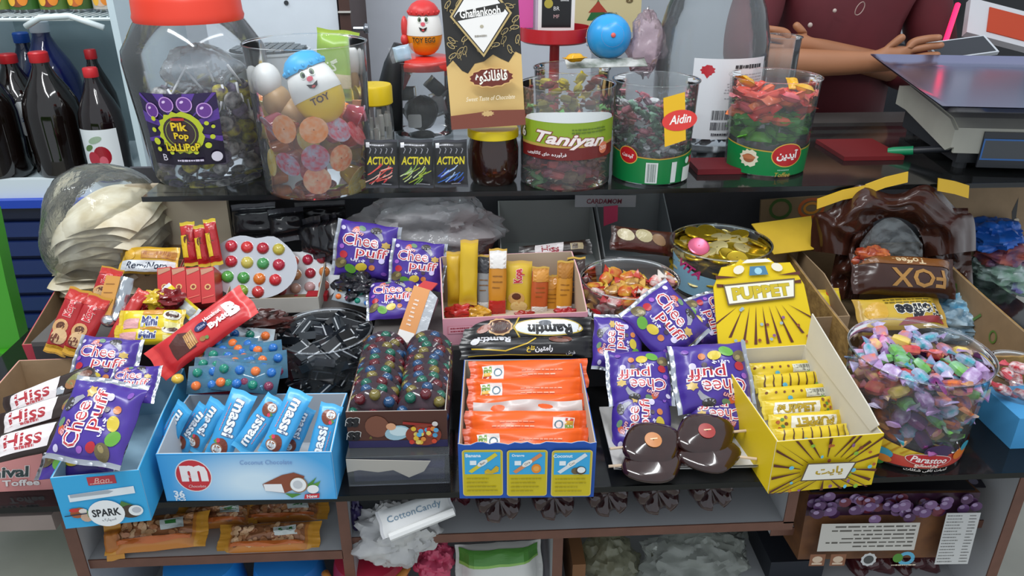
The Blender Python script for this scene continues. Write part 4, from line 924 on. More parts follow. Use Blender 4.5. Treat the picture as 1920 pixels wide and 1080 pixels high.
# ================================================================ things behind the scale
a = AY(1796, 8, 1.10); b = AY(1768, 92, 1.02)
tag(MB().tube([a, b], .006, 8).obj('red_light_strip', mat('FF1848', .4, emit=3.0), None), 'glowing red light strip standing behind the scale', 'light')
bm_ = MB().box((0, 0, 0), (.30, .02, .30)).obj('dark_monitor', mat('101116', .3), None, M=Matrix.Translation(AY(1870, 60, 1.30))); tag(bm_, 'dark monitor back behind the scale', 'monitor')
m, w, h = pose([(1812, 22), (1935, 40), (1950, 92), (1812, 42)], 1.12, 40)
o = thing('white_tray', 'white-rimmed tray with an orange panel at the top right corner', 'tray', m); MB().box((0, 0, 0), (w, max(h, .10), .02)).obj('tray_body', paper('C8C8CC'), o); MB().box((w*.12, 0, .011), (w*.7, max(h, .1)*.7, .003)).obj('orange_panel', paper('B8452A'), o)
def crumple(name, label, c, rx, ry, rz, m, seed=0, amp=.4, freq=2.2, cat='bag', nu=30, nv=20, M=None, fine=1):
    cc_ = lambda u, v, k: Vector((math.cos(u*6.2832)*k*math.cos((v-.5)*3.14)+seed, math.sin(u*6.2832)*k*math.cos((v-.5)*3.14), math.sin((v-.5)*3.14)*k))
    f = lambda u, v: 1+amp*(.9*noise.noise(cc_(u, v, freq))+.5*fine*(.35-abs(noise.noise(cc_(u, v, freq*1.9)))*1.4)+.22*fine*(.3-abs(noise.noise(cc_(u, v, freq*4)))*1.4))
    f_old = lambda u, v: 1+amp*noise.noise(Vector((math.cos(u*6.2832)*freq*math.cos((v-.5)*3.14)+seed, math.sin(u*6.2832)*freq*math.cos((v-.5)*3.14), math.sin((v-.5)*3.14)*freq)))+amp*.35*noise.noise(Vector((math.cos(u*6.2832)*freq*3+seed, math.sin(u*6.2832)*freq*3, v*freq*5)))
    nu, nv = int(nu*1.5), int(nv*1.5); mb = MB().ball((0, 0, 0), rx, ry, rz, nu, nv, fn=f)
    return tag(mb.obj(name, m, None, 'auto', (M or Matrix()) if M else Matrix.Translation(c)), label, cat)
crumple('pale_bag', 'pale bluish plastic bag at the top right corner', AY(1850, 8, 1.45), .20, .08, .06, mat('A8B4BC', .3, var=.25, vscale=30), 4)
crumple('pale_bag', 'small pale crumpled bag beside the red light strip', AY(1738, 20, 1.50), .05, .05, .06, mat('8A9094', .4, var=.4, vscale=50), 9)
o = MB().box((0, 0, 0), (.055, .05, .045)).box((0, -.026, .01), (.03, .003, .012), 1).obj('white_box', [mat('A8B0B4', .4), mat('5A6470', .4)], None, M=Matrix.Translation(AY(1728, 72, 1.25)) @ Matrix.Rotation(R(20), 4, 'Z')); tag(o, 'small white box behind the scale beside the shirt sleeve', 'box')
o = MB().box((0, 0, 0), (.6, .2, .5)).obj('dark_cabinet', mat('1C1D24', .6), None, M=Matrix.Translation((AY(1850, 100, 1.7).x+.05, 1.75, .05))); tag(o, 'dark cabinet in the background behind the scale', 'cabinet')
# ================================================================ purple puff packs
PUR = gloss('46308F', rough=.25); SILV = foil('B8BCC4', .25)
CL, CW, CT = .135, .118, .040
pme, pfn = flowmesh('film_body', CL, CW, CT, .007, [PUR, SILV, SILV], 1, 34, 26, wr=.08, p=2.2, backmat=2)
def cheep_print():
    P = Print()
    P.ell(-.052, .043, .0055, .0045, 'D8D0EC', 12); P.ell(-.024, .043, .008, .006, 'D0603A', 12, 20); P.ell(-.012, .046, .008, .005, '6A8A6A', 12, -20)
    P.text('Bon', -.020, .038, .009, 'D8A0A8', w=.026, shear=.3, bold=.03, rot=-18, out='7A2A3A', ow=.03)
    P.poly([(.006, .048), (.012, .044), (.020, .046), (.030, .040), (.034, .030), (.030, .024), (.024, .031), (.016, .036), (.008, .041)], '9A9AA4'); P.ell(.017, .045, .012, .007, '3A3634', 14, 10)
    P.ell(.040, .017, .009, .007, 'C8A85A', 12, wob=.18)
    P.text('Chee', -.012, .021, .024, 'B8242E', w=.070, bold=-.004, out='E8E0E4', ow=.055)
    P.text('puff', .014, -.005, .028, 'B8242E', w=.062, bold=.0, out='E8E0E4', ow=.055, rot=-2)
    P.text(fa('چی پف'), -.012, -.021, .012, 'DCD8E8', w=.030, bold=.05)
    P.ell(-.048, .004, .0052, .0050, '9A5AB8', 14); P.ell(-.043, -.013, .0085, .008, 'B02430', 16); P.ell(-.048, -.031, .0135, .011, '6A5E40', 18, 20); P.ell(-.044, -.029, .006, .004, '9A8A5A', 12, 30)
    P.ell(-.026, -.041, .0125, .0095, '62A03A', 16, -15); P.ell(-.004, -.034, .0125, .0085, 'D0B83A', 18, 15); P.ell(.018, -.033, .0065, .006, 'C87840', 14); P.ell(.016, -.018, .0048, .0045, '4A3A48', 12); P.ell(.036, -.017, .0062, .006, 'D0C8EC', 14); P.ell(.044, -.044, .006, .004, '7A4AA8', 12)
    P.ell(.005, .012-.024, .003, .003, '5A4460', 8)
    return P
cp = cheep_print()
cheep0 = None
def cheep(q_, y, e, label, az=0, s=None):
    global cheep0
    m, w, h = pose(q_, y, e, az); k_ = (s or 1.1)*(w/CL+h/CW)/2; M = m @ Matrix.Scale(k_, 4)
    if cheep0 is None:
        cheep0 = thing('snack_pack', label, 'snack pack', M, 'purple puff snack packs'); mobj('film_body', pme, cheep0)
        cp.build('printed_art', cheep0, pfn, maxlen=.007, base=.0007, step=.00006); return cheep0
    return dup(cheep0, M, label)
cheep([(652, 408), (742, 420), (722, 534), (632, 520)], .40, 22, 'purple puff pack standing upright against the black packs')
cheep([(742, 447), (832, 460), (824, 545), (735, 540)], .37, 28, 'purple puff pack behind the foil-wrapped orange bar')
cheep([(702, 538), (792, 528), (778, 592), (676, 594)], .32, 62, 'purple puff pack lying flat under the foil-wrapped orange bar')
cheep([(166, 640), (280, 650), (238, 726), (106, 716)], .145, 48, 'purple puff pack lying behind the topmost pack of the coconut carton')
cheep([(76, 838), (126, 737), (282, 738), (250, 850)], -.015, 50, 'turned purple puff pack lying on top of the coconut carton')
cheep([(92, 792), (238, 790), (238, 886), (80, 886)], .012, 62, 'purple puff pack inside the front of the coconut carton')
cheep([(206, 690), (292, 690), (292, 752), (212, 756)], .10, 60, 'purple puff pack half hidden in the back of the coconut carton')
cheep([(1128, 830), (1136, 752), (1270, 758), (1276, 822)], .085, 48, 'purple puff pack at the bottom left of the right-hand heap')
cheep([(1420, 795), (1276, 800), (1282, 735), (1400, 735)], .095, 52, 'purple puff pack at the bottom right of the heap above the chocolate lollies')
cheep([(1114, 692), (1116, 603), (1202, 590), (1198, 690)], .19, 42, 'purple puff pack at the left of the heap with lettering running upwards')
cheep([(1274, 748), (1126, 745), (1134, 676), (1262, 670)], .13, 52, 'upside-down purple puff pack in the middle left of the heap')
cheep([(1362, 556), (1392, 624), (1300, 648), (1268, 570)], .235, 45, 'purple puff pack tucked under the topmost pack of the heap')
cheep([(1418, 764), (1278, 772), (1258, 655), (1386, 645)], .125, 46, 'upside-down purple puff pack leaning on the yellow carton')
cheep([(1282, 551), (1328, 612), (1228, 671), (1150, 588)], .20, 42, 'topmost purple puff pack of the right-hand heap')

# ================================================================ open cartons
def carton(name, label, fl, fr, z, pytop, d, hb, out, inn, t=.0022, jag=0, tilt=0, seed=1, cat='carton', sideout=None, bulge=0, lift=0, hfix=None, hs=None):
    p1 = AZ(*fl, z); p2 = AZ(*fr, z); v = p2-p1; w = v.length; rz = math.degrees(math.atan2(v.y, v.x)); mid = (p1+p2)/2
    hf = hfix or AY((fl[0]+fr[0])/2, pytop, mid.y).z-z
    M = standm(mid+Vector((0, 0, .0004+lift)), rz, tilt); o = thing(name, label, cat, M); q_ = random.Random(seed)
    def top(n, h, j):
        return [(-w/2+w*i/n, h+(q_.uniform(-j, j) if 0 < i < n else 0)) for i in range(n, -1, -1)]
    def panel(nm, poly, m1, m2, X, parent=o):   # poly in panel plane; outer skin + inner liner
        mb = MB(); mb.prism(poly, 0, t/2, 0, X); mb.prism(poly, t/2, t, 1, X); return mb.obj(nm, [m1, m2], parent)
    XF = Matrix(((1, 0, 0, 0), (0, 0, 1, 0), (0, 1, 0, 0), (0, 0, 0, 1)))      # (x,y,z)->(x, z, y): thickness goes to the back
    f_ = panel('front_panel', [(-w/2, 0), (w/2, 0)]+top(22 if jag else 1, hf, jag), out, inn, XF)
    XB = Matrix(((1, 0, 0, 0), (0, 0, -1, d), (0, 1, 0, 0), (0, 0, 0, 1)))
    b_ = panel('back_panel', [(-w/2, 0), (w/2, 0)]+top(1, hb, 0), out, inn, XB)
    sp = [(t, 0), (d-t, 0), (d-t, hb), (t, hf)] if not hs else [(t, 0), (d-t, 0), (d-t, hb), (d*.5, hs), (t, hf)]
    for sg in (-1, 1):
        XS = Matrix(((0, 0, -sg, sg*w/2), (1, 0, 0, 0), (0, 1, 0, 0), (0, 0, 0, 1)))
        panel('side_panel', sp, sideout or out, inn, XS)
    MB().box((0, d/2, t/2), (w-2*t, d-2*t, t)).obj('base_panel', inn, o)
    return o, f_, w, hf, M
FR = Matrix.Rotation(R(90), 4, 'X')     # print plane -> front face

# --- coconut chocolate carton, front left centre
BLU = paper('4AA6E0', rough=.4)
mas, f_, w, h, MM = carton('candy_carton', 'light blue coconut chocolate carton with a red round emblem', (313, 940), (632, 936), 0, 850, .118, .082, BLU, paper('C4C8CC'), hs=.085)
P = Print(); P.rect(-w*.495, h*.01, w*.495, h*.985, gradmat('4AA6E0', 'CFE6F4', .03*w, h*.40, w*.48, h*.75))
P.ell(-w*.31, h*.55, w*.105, h*.345, 'E4E4E8', 30); P.ell(-w*.31, h*.55, w*.099, h*.325, 'C8303A', 30)
P.text('m', -w*.305, h*.60, h*.34, 'F0ECEC', w=w*.155, bold=.06); P.text('massi', -w*.335, h*.55, h*.07, 'F6E6E6', w=w*.085, shear=.1); P.text('Chocolate', -w*.30, h*.33, h*.06, 'F0D0D0', w=w*.10, shear=.3)
P.text('36', -w*.415, h*.17, h*.15, 'E4F0F8', bold=.04); P.text('PCS', -w*.412, h*.06, h*.08, 'E4F0F8', bold=.03)
P.text('Coconut Chocolate', w*.12, h*.82, h*.09, '7A9AC8', w=w*.30, shear=.1)
P.poly([(w*.08, h*.36), (w*.2, h*.55), (w*.27, h*.6), (w*.33, h*.52), (w*.30, h*.3), (w*.20, h*.16), (w*.09, h*.22)], '8A4A34'); P.poly([(w*.085, h*.36), (w*.19, h*.36), (w*.20, h*.17), (w*.09, h*.22)], 'ECEEF0')
P.poly([(w*.27, h*.2), (w*.37, h*.34), (w*.40, h*.5), (w*.34, h*.34)], '4F8A3A'); P.poly([(w*.34, h*.3), (w*.42, h*.42), (w*.40, h*.3)], '5F9A44'); P.poly([(w*.2, h*.16), (w*.24, h*.06), (w*.3, h*.14)], '4F8A3A')
P.ell(w*.29, h*.34, w*.052, h*.17, '9A7A5A', 22, -15); P.ell(w*.288, h*.345, w*.046, h*.15, 'F0F2F2', 22, -15); P.ell(w*.285, h*.35, w*.028, h*.09, 'C8CCD0', 18, -15); P.ell(w*.37, h*.25, w*.035, h*.09, 'EEF0F0', 16, 20)
P.poly([(w*.31, h*.04), (w*.40, h*.06), (w*.405, h*.16), (w*.32, h*.14)], 'C8303A'); P.text('New', w*.36, h*.10, h*.07, 'F4E4E4', bold=.03, rot=4)
P.build('printed_art', f_, None, FR)
# bars
MB_L, MB_W = .098, .036
bme, bfn = flowmesh('film_body', MB_L, MB_W, .013, .006, [gloss('3E9FD8'), gloss('52B2E6')], 2, 26, 12)
mbar0 = None
def massi(q_, y, e, label, az=0):
    global mbar0
    m, w, h = pose(q_, y, e, az); M = m @ Matrix.Scale(1.1*(w/MB_L*.6+h/MB_W*.4), 4)
    if mbar0 is None:
        mbar0 = thing('coconut_bar', label, 'chocolate bar', M, 'blue coconut bars in the carton'); mobj('film_body', bme, mbar0)
        P = Print(); P.text('massi', -.012, .003, .016, 'F0F6FA', w=.050, bold=.03, out='5A6A88', ow=.035); P.lines(-.03, -.011, .012, -.008, 1, 'C88A9A', 3)
        P.ell(.028, .001, .012, .009, '7A3E2E', 16, 25); P.ell(.032, -.004, .0075, .0085, '9A6A50', 16); P.ell(.0325, -.0035, .006, .007, 'E8ECEC', 16); P.ell(.0325, -.003, .003, .004, 'B8BCC0', 12); P.poly([(.018, -.008), (.024, -.012), (.026, -.006)], '5A9A4A'); P.ell(.021, -.006, .003, .003, 'D83A5A', 8)
        P.build('printed_art', mbar0, bfn, maxlen=.006, base=.0006, step=.00006); return mbar0
    return dup(mbar0, M, label)
massi([(482, 752), (437, 854), (383, 847), (424, 745)], .050, 32, 'blue coconut bar standing left of the middle in its carton')
massi([(436, 814), (497, 748), (527, 768), (482, 854)], .044, 34, 'blue coconut bar leaning to the right with lettering running up')
massi([(592, 772), (560, 850), (525, 842), (556, 770)], .046, 32, 'blue coconut bar mostly hidden at the right of the pair')
massi([(584, 748), (543, 842), (482, 838), (530, 752)], .030, 34, 'frontmost blue coconut bar lying over its neighbours')
massi([(567, 852), (588, 775), (646, 785), (628, 852)], .034, 33, 'rightmost blue coconut bar in the carton')
massi([(350, 790), (326, 842), (288, 838), (338, 742)], .055, 22, 'leftmost blue coconut bar seen nearly edge-on', -28)
massi([(400, 757), (348, 845), (322, 842), (372, 775)], .058, 24, 'second blue coconut bar from the left, seen edge-on', -22)
massi([(424, 746), (372, 848), (345, 845), (398, 757)], .056, 26, 'third blue coconut bar from the left, leaning on the next', -18)

# --- coconut (spark) carton, far left front
SKY = paper('3FA9DC', rough=.4)
spk, f_, w, h, MM = carton('candy_carton', 'bright blue coconut carton hanging over the shelf edge', (124, 992), (284, 976), 0, 889, .235, .075, SKY, paper('9ABCD0'), hs=.078)
P = Print(); P.rect(-w*.1, h*.80, w*.22, h*.96, 'B83A44'); P.text('Bon', w*.06, h*.88, h*.1, 'E8B8B0', shear=.3); P.lines(-w*.08, h*.81, w*.2, h*.85, 1, 'E0B0A8', 3)
P.poly([(-w*.36, h*.52), (w*.40, h*.58), (w*.40, h*.72), (-w*.36, h*.66)], 'E4ECF0'); P.poly([(-w*.34, h*.60), (w*.1, h*.62), (w*.16, h*.66), (w*.1, h*.69), (-w*.34, h*.66)], 'A8B0B8')
P.ell(-w*.30, h*.3, w*.10, h*.10, 'A8603A', 12, 20); P.ell(-w*.22, h*.2, w*.07, h*.09, 'C8A890', 12); P.ell(-w*.34, h*.36, w*.06, h*.04, 'C83A34', 10); P.ell(-w*.24, h*.33, w*.05, h*.05, 'E0D8D0', 10); P.poly([(-w*.2, h*.2), (-w*.12, h*.3), (-w*.2, h*.34)], '5A8A4A')
P.poly([(w*.16, h*.3), (w*.22, h*.46), (w*.34, h*.36), (w*.26, h*.26)], '4F7A3E'); P.ell(w*.30, h*.24, w*.13, h*.13, '4A3A30', 20); P.ell(w*.36, h*.25, w*.085, h*.105, 'E8ECEC', 18); P.ell(w*.37, h*.26, w*.055, h*.06, 'B8BCC4', 14)
P.ell(0.02*w, h*.25, w*.21, h*.26, 'ECEEEE', 28); P.text('SPARK', .02*w, h*.27, h*.15, '23262C', w=w*.33, bold=.03); P.text(fa('اسپارک'), .03*w, h*.12, h*.07, '4A4E58', w=w*.16); P.line([(-w*.46, h*.27), (-w*.2, h*.29)], h*.02, '16304A')
P.build('printed_art', f_, None, FR)

# --- pink toffee carton at the left edge
PNK = paper('E59A96', rough=.5)
his, f_, w, h, MM = carton('candy_carton', 'pink toffee carton cut by the left edge of the photo', (-70, 926), (100, 918), 0, 848, .19, .085, PNK, KRAFT, hs=.08)
P = Print(); x = AY(22, 880, MM.translation.y).x-MM.translation.x
P.text('Carnival', x-.022, h*.50, h*.28, '3A4A4A', w=.088, shear=.25, bold=.03, out='F0E0DC', ow=.04); P.text('Toffee', x+.006, h*.22, h*.16, 'F4ECE8', w=.045, shear=.15, bold=.03, out='B8706A', ow=.03); P.text('A', x-.046, h*.84, h*.12, 'C84A4A')
P.build('printed_art', f_, None, FR)
hme, hfn = flowmesh('film_body', .115, .034, .014, .006, [gloss('2A1B17'), gloss('2A1B17')], 6, 26, 12)
hb0 = None
for i, (qd, lb) in enumerate((([(-32, 760), (108, 712), (114, 735), (-20, 795)], 'farthest dark toffee bar with white lettered panel in the pink carton'), ([(-45, 795), (105, 752), (112, 778), (-30, 832)], 'middle dark toffee bar with white lettered panel in the pink carton'), ([(-55, 838), (100, 798), (112, 835), (-40, 878)], 'nearest dark toffee bar with white lettered panel in the pink carton'))):
    m, w_, h_ = pose([(qd[0][0]+72, qd[0][1]-24), (qd[1][0]+42, qd[1][1]-10), (qd[2][0]+42, qd[2][1]-10), (qd[3][0]+72, qd[3][1]-22)], .105-.055*i, 52)
    M = m @ Matrix.Scale(1.08, 4)
    if hb0 is None:
        hb0 = thing('toffee_bar', lb, 'toffee bar', M, 'toffee bars in the pink carton'); mobj('film_body', hme, hb0)
        P = Print(); P.poly([(-.052, -.012), (-.046, .013), (.014, .014), (.004, -.012)], 'E0D8D8'); P.text('Hiss', -.022, .002, .018, 'A82A34', w=.042, bold=.02, shear=.1); P.lines(-.03, -.010, .0, -.006, 1, 'B84A50', 2, .8)
        P.ell(.030, .002, .012, .006, '7A7A48', 12, 20); P.ell(.024, -.004, .007, .006, '9A6A40', 10); P.ell(.042, .004, .007, .005, '6A3A28', 10); P.poly([(.03, -.008), (.037, -.008), (.038, -.002), (.031, -.002)], 'C0906A')
        P.build('printed_art', hb0, hfn, maxlen=.006, base=.0006, step=.00006)
    else: dup(hb0, M, lb)
m, w_, h_ = pose([(82, 736), (132, 716), (128, 742), (84, 752)], .10, 40); me, _ = flowmesh('film_body', w_, h_, .008, .004, [foil('C8CCD2', .15)], 3, 12, 8, crimpmat=0)
tag(mobj('foil_end', me, None, m), 'silver foil wrapper end beside the farthest toffee bar', 'foil')

# --- orange bars carton
NAVY = paper('2A55A8', rough=.4)
org, f_, w, h, MM = carton('candy_carton', 'blue and yellow carton of orange wrapped bars with torn front', (862, 935), (1113, 932), 0, 832, .205, .082, NAVY, mat('C2B5A2', .8), jag=.0022)
P = Print(); nm = (('Banana', 'D8C83A'), ('Orange', 'D88A5A'), ('Coconut', 'DCE4EA'))
for i, (t_, c_) in enumerate(nm):
    x = (-.325+i*.325)*w; ww = w*.148
    P.rect(x-ww, h*.05, x+ww, h*.90, 'D8C46A', r=.004); P.rect(x-ww+.0012, h*.05+.0012, x+ww-.0012, h*.90-.0012, 'C9B61E', r=.003); P.rect(x-ww+.003, h*.46, x+ww-.003, h*.86, '3AA8DC')
    P.text(t_, x-ww*.45, h*.80, h*.06, 'E8F4FA', bold=.03); P.rect(x-ww*.62, h*.63, x-ww*.30, h*.71, 'E8F0F4')
    P.poly([(x-ww*.7, h*.52), (x-ww*.55, h*.48), (x+ww*.75, h*.80), (x+ww*.62, h*.85)], c_); P.ell(x, h*.665, ww*.3, h*.045, 'EAEAE4', 14, 38); P.text(t_[:3], x, h*.665, h*.04, '6A4A3A', rot=36)
    if i == 0:
        for k_ in range(3): P.line([(x+ww*(.1+.05*k_), h*(.50+.02*k_)), (x+ww*.45, h*(.5-.0*k_)), (x+ww*.75, h*(.54+.03*k_))], h*.06, 'E0C030' if k_ % 2 else 'D0AC28')
    elif i == 1: P.ell(x+ww*.45, h*.57, ww*.24, h*.085, 'E88A2A', 18); P.ell(x+ww*.45, h*.57, ww*.16, h*.05, 'F0A850', 14)
    else: P.ell(x+ww*.2, h*.53, ww*.22, h*.06, '6A5A40', 14); P.ell(x+ww*.45, h*.54, ww*.26, h*.075, '4A3E36', 16); P.ell(x+ww*.47, h*.55, ww*.2, h*.055, 'E8ECEC', 16)
    P.lines(x-ww*.8, h*.12, x+ww*.85, h*.42, 4, 'A89A20', i+2, .25)
P.build('printed_art', f_, None, FR)
ORG = gloss('E8601E', rough=.25)
ome, ofn = flowmesh('film_body', .158, .040, .022, .010, [ORG, gloss('DC5418')], 4, 34, 14, wr=.09)
ob0 = None
rows = ((.150, 46, [(878, 682), (1104, 676), (1106, 722), (876, 728)], 0, 'farthest orange wrapped bar with a nutrition stamp'), (.118, 46, [(874, 716), (1104, 712), (1106, 756), (872, 760)], 0, 'second orange wrapped bar with a nutrition stamp'),
        (.088, 48, [(1106, 785), (872, 790), (876, 748), (1100, 744)], 1, 'orange bar turned to show its white back seam'), (.054, 48, [(1104, 822), (868, 822), (868, 776), (1104, 774)], 0, 'fourth orange wrapped bar, lettering upside down'), (.022, 50, [(866, 815), (1108, 812), (1108, 850), (864, 852)], 0, 'nearest orange wrapped bar behind the torn carton front'))
for y, e, qd, bk, lb in rows:
    m, w_, h_ = pose(qd, y, e); M = m @ Matrix.Scale(.97*(w_/.158), 4)
    if ob0 is None:
        ob0 = thing('wafer_bar', lb, 'wafer bar', M, 'orange bars in the blue and yellow carton'); mobj('film_body', ome, ob0)
        P = Print(); P.rect(-.062, -.009, -.034, .011, 'E4DCD8'); P.rect(-.061, .001, -.050, .010, '7AA050'); P.rect(-.061, -.004, -.050, .001, 'D8A83A'); P.rect(-.061, -.008, -.050, -.004, 'C84A3A'); P.ring(-.042, .001, .005, .005, .0018, '5A7A8A', 12); P.lines(-.01, -.006, .05, .006, 2, 'F0A080', 3, .3)
        P.build('printed_art', ob0, ofn, maxlen=.006, base=.0007, step=.00006)
        ob0['label'] = lb
    elif not bk: dup(ob0, M, lb)
    if bk:
        o = thing('wafer_bar', lb, 'wafer bar', M, 'orange bars in the blue and yellow carton'); mobj('film_body', ome, o)
        mb = MB().grid(lambda u, v: (-.072+.144*u, -.008+.016*v+.002*math.sin(u*9), .0115+.004*math.sin(u*14)*(1-abs(2*v-1))+.001), 30, 4); mb.obj('seam_flap', gloss('C8BCB8', rough=.3), o, True)

# --- yellow carton with the standing lid
YLW = paper('DDBE1E', rough=.45)
pup, f_, w, h, MM = carton('candy_carton', 'yellow striped carton with an upright headed lid', (1440, 926), (1634, 909), 0, 822, .215, .088, YLW, CREAM, hs=.083, sideout=YLW)
def pupart(P, w, h, cx, cy, n=22, seed=2, dots=26, r0=.16):
    q_ = random.Random(seed)
    cl = lambda x, y: (max(-w/2, min(w/2, x)), max(0, min(h, y)))
    for i in range(n):
        a = 2*math.pi*(i+.5)/n; s0 = w*r0; L_ = q_.uniform(.25, .6)*w; wd = w*.010
        x0, y0 = cx+s0*1.5*math.cos(a), cy+s0*.8*math.sin(a); x1, y1 = cx+(s0*1.5+L_)*math.cos(a), cy+(s0*.8+L_)*math.sin(a); nx, ny = -math.sin(a)*wd, math.cos(a)*wd
        P.poly([cl(x0-nx*.3, y0-ny*.3), cl(x1-nx*1.6, y1-ny*1.6), cl(x1+nx*1.6, y1+ny*1.6), cl(x0+nx*.3, y0+ny*.3)], '5A2A1E')
    for i in range(dots):
        P.ell(q_.uniform(-.46, .46)*w, q_.uniform(.05, .95)*h, w*.022*q_.uniform(.6, 1.1), w*.022*q_.uniform(.6, 1.1), q_.choice(('8A5A8A', '6ABEDC', 'B0602A', '7A3A1E', '8AB83A', 'C8881E')), 10)
P = Print(); pupart(P, w, h, 0, h*.42)
P.poly([(-w*.24, h*.26), (w*.2, h*.22), (w*.27, h*.56), (-w*.20, h*.60)], '5A4A3A'); P.poly([(-w*.225, h*.28), (w*.19, h*.245), (w*.25, h*.54), (-w*.19, h*.58)], 'E8E4D8'); P.text(fa('پاپت'), w*.02, h*.41, h*.20, 'B89A2A', w=w*.26, bold=.03)
P.build('printed_art', f_, None, FR)
# standing lid, leaning back from the rear edge
dd = .215
LM = Matrix.Translation((.012, dd, .088)) @ Matrix.Rotation(R(52), 4, 'X') @ Matrix.Scale(1.08, 4)
lidp = [(-w*.5, 0), (w*.5, 0), (w*.5, .012), (w*.47, .085), (w*.36, .118), (w*.20, .118), (w*.14, .126), (w*.06, .121), (-w*.08, .121), (-w*.16, .126), (-w*.22, .118), (-w*.36, .116), (-w*.47, .088), (-w*.5, .012)]
lp = MB().prism(lidp, -.0022, 0).obj('lid_panel', [YLW], pup, M=LM)
P = Print()
for i in range(9):
    t_ = -1+i/4; x0_ = t_*w*.26; x1_ = t_*w*.50; y1_ = .004+.040*max(0, abs(t_)-.6)*2; P.poly([(x0_, .058), (x1_-.0022, y1_), (x1_+.0022, y1_)], '5A2A1E')
for i in range(4):
    sg = -1 if i % 2 else 1; y_ = .088 if i < 2 else .1; P.poly([(sg*w*.2, y_), (sg*w*.44, y_+.004), (sg*w*.44, y_-.001)], '5A2A1E')
q_ = random.Random(8)
for i in range(14): P.ell(q_.uniform(-.42, .42)*w, q_.uniform(.008, .055), w*.018, w*.016, q_.choice(('8A5A8A', '9AB0B8', 'B0602A', '8A4A2A')), 10)
P.poly([(-w*.36, .060), (w*.34, .066), (w*.37, .094), (-w*.38, .090)], '6A5A40'); P.poly([(-w*.345, .0625), (w*.33, .068), (w*.355, .0915), (-w*.365, .0875)], 'E8E4D4'); P.text('PUPPET', 0, .077, .018, 'C8B028', w=w*.6, bold=.05, out='8A7A2A', ow=.02, rot=2)
P.poly([(-w*.10, .101), (w*.10, .101), (w*.08, .114), (-w*.08, .114)], '4A7A98'); P.ell(0, .107, w*.04, .005, '9AC8D8', 10); P.ell(-w*.2, .110, w*.06, .006, 'E4DCC8', 12, 20); P.ell(w*.2, .111, w*.06, .006, 'E4DCC8', 12, -20); P.poly([(-w*.16, .119), (w*.16, .119), (w*.1, .124), (-w*.1, .124)], 'E8E4D8')
P.build('printed_art', lp)
# tall cream inner flap at the right side
MB().prism([(.02, .07), (dd-.01, .09), (dd-.01, .145), (dd*.7, .13), (.035, .098), (.008, .088)], 0, .0018, M=Matrix(((0, 0, -1, w/2-.003), (1, 0, 0, 0), (0, 1, 0, 0), (0, 0, 0, 1)))).obj('inner_flap', CREAM, pup)
qme, qfn = flowmesh('film_body', .088, .022, .016, .004, [gloss('E0C22A'), gloss('E8D050')], 8, 26, 12, p=3)
pb = None
for i, (cx_, cy_, y, vis, lb) in enumerate(((1466, 694, .165, 0, 'farthest yellow chew bar'), (1480, 716, .138, 1, 'second yellow chew bar, striped'), (1490, 740, .112, 0, 'third yellow chew bar with a barcode'), (1498, 765, .085, 2, 'fourth yellow chew bar with upright lettering'),
                                            (1512, 791, .058, 3, 'fifth yellow chew bar with upside-down lettering'), (1520, 818, .032, 1, 'nearest yellow chew bar, striped'), (1440, 770, .07, 4, 'yellow chew bar end showing at the left wall'))):
    if vis == 4: continue
    M = Matrix.Translation(AY(cx_, cy_, y)) @ Matrix.Rotation(math.atan2(MM[1][0], MM[0][0]), 4, 'Z') @ Matrix.Rotation(R(52), 4, 'X') @ (Matrix.Rotation(R(180), 4, 'Z') if vis == 3 else Matrix()) @ Matrix.Scale(1.22, 4)
    o = thing('chew_bar', lb+' in the striped carton', 'chew bar', M, 'yellow chew bars in the striped carton'); mobj('film_body', qme, o)
    P = Print()
    if vis in (0, 1):
        for k_ in range(8): x = -.036+k_*.0102; P.poly([(x, -.010), (x+.0025, -.010), (x+.005, .010), (x+.004, .010)], '5A3A22') if vis else P.ell(x, .004, .0016, .0016, '7A4A2A', 8)
        if not vis: P.rect(.01, -.004, .036, .006, 'D8D8C8'); P.bars(.012, -.003, .034, .005, '6A6A60', n=14)
        P.ell(-.01, -.004, .003, .003, '5AB0D0', 10); P.ell(.03, -.006, .003, .003, '8AB83A', 10)
    else:
        P.poly([(-.034, -.006), (.02, -.008), (.023, .007), (-.031, .008)], 'E8E4D8'); P.text('PUPPET', -.006, 0, .010, 'B89A2A', w=.046, bold=.05, out='7A6A2A', ow=.02)
        for k_ in range(7): P.ell(.027+.004*(k_ % 3), -.007+.0025*k_, .002, .002, ('7A4A2A', '5A8A3A', 'B05A2A')[k_ % 3], 8)
    P.build('printed_art', o, qfn, maxlen=.006, base=.0005, step=.00006)

# --- brown carton of round blister strips
BRN = paper('54352C', rough=.4)
brn, f_, w, h, MM = carton('candy_carton', 'brown carton of round candy blisters with bowl picture', (655, 840), (840, 837), .046, 772, .165, .062, BRN, GREYB)
P = Print(); P.rect(-w*.5, 0, w*.5, h*.2, '2E2A50'); P.text('SS', -w*.44, h*.72, h*.26, '1A1A1E', bold=.1, out='D8D4CE', ow=.05, shear=.2); P.text('SS', -w*.44, h*.34, h*.26, '1A1A1E', bold=.1, out='D8D4CE', ow=.05, shear=.2)
P.ell(-w*.2, h*.6, w*.12, h*.3, '7A4A38', 16); P.ell(w*.0, h*.42, w*.13, h*.2, '9ABCC8', 18, 15); P.ell(w*.02, h*.46, w*.1, h*.13, 'C8DCE0', 14); P.ell(-w*.06, h*.6, w*.05, h*.1, 'D8A07A', 12)
P.line([(w*.06, h*.7), (w*.2, h*.66), (w*.36, h*.62)], h*.07, '9A2A22'); P.ell(w*.38, h*.66, w*.03, h*.07, 'E0D8D0', 12); P.ell(w*.26, h*.36, w*.18, h*.30, '8A3A28', 24)
q_ = random.Random(3)
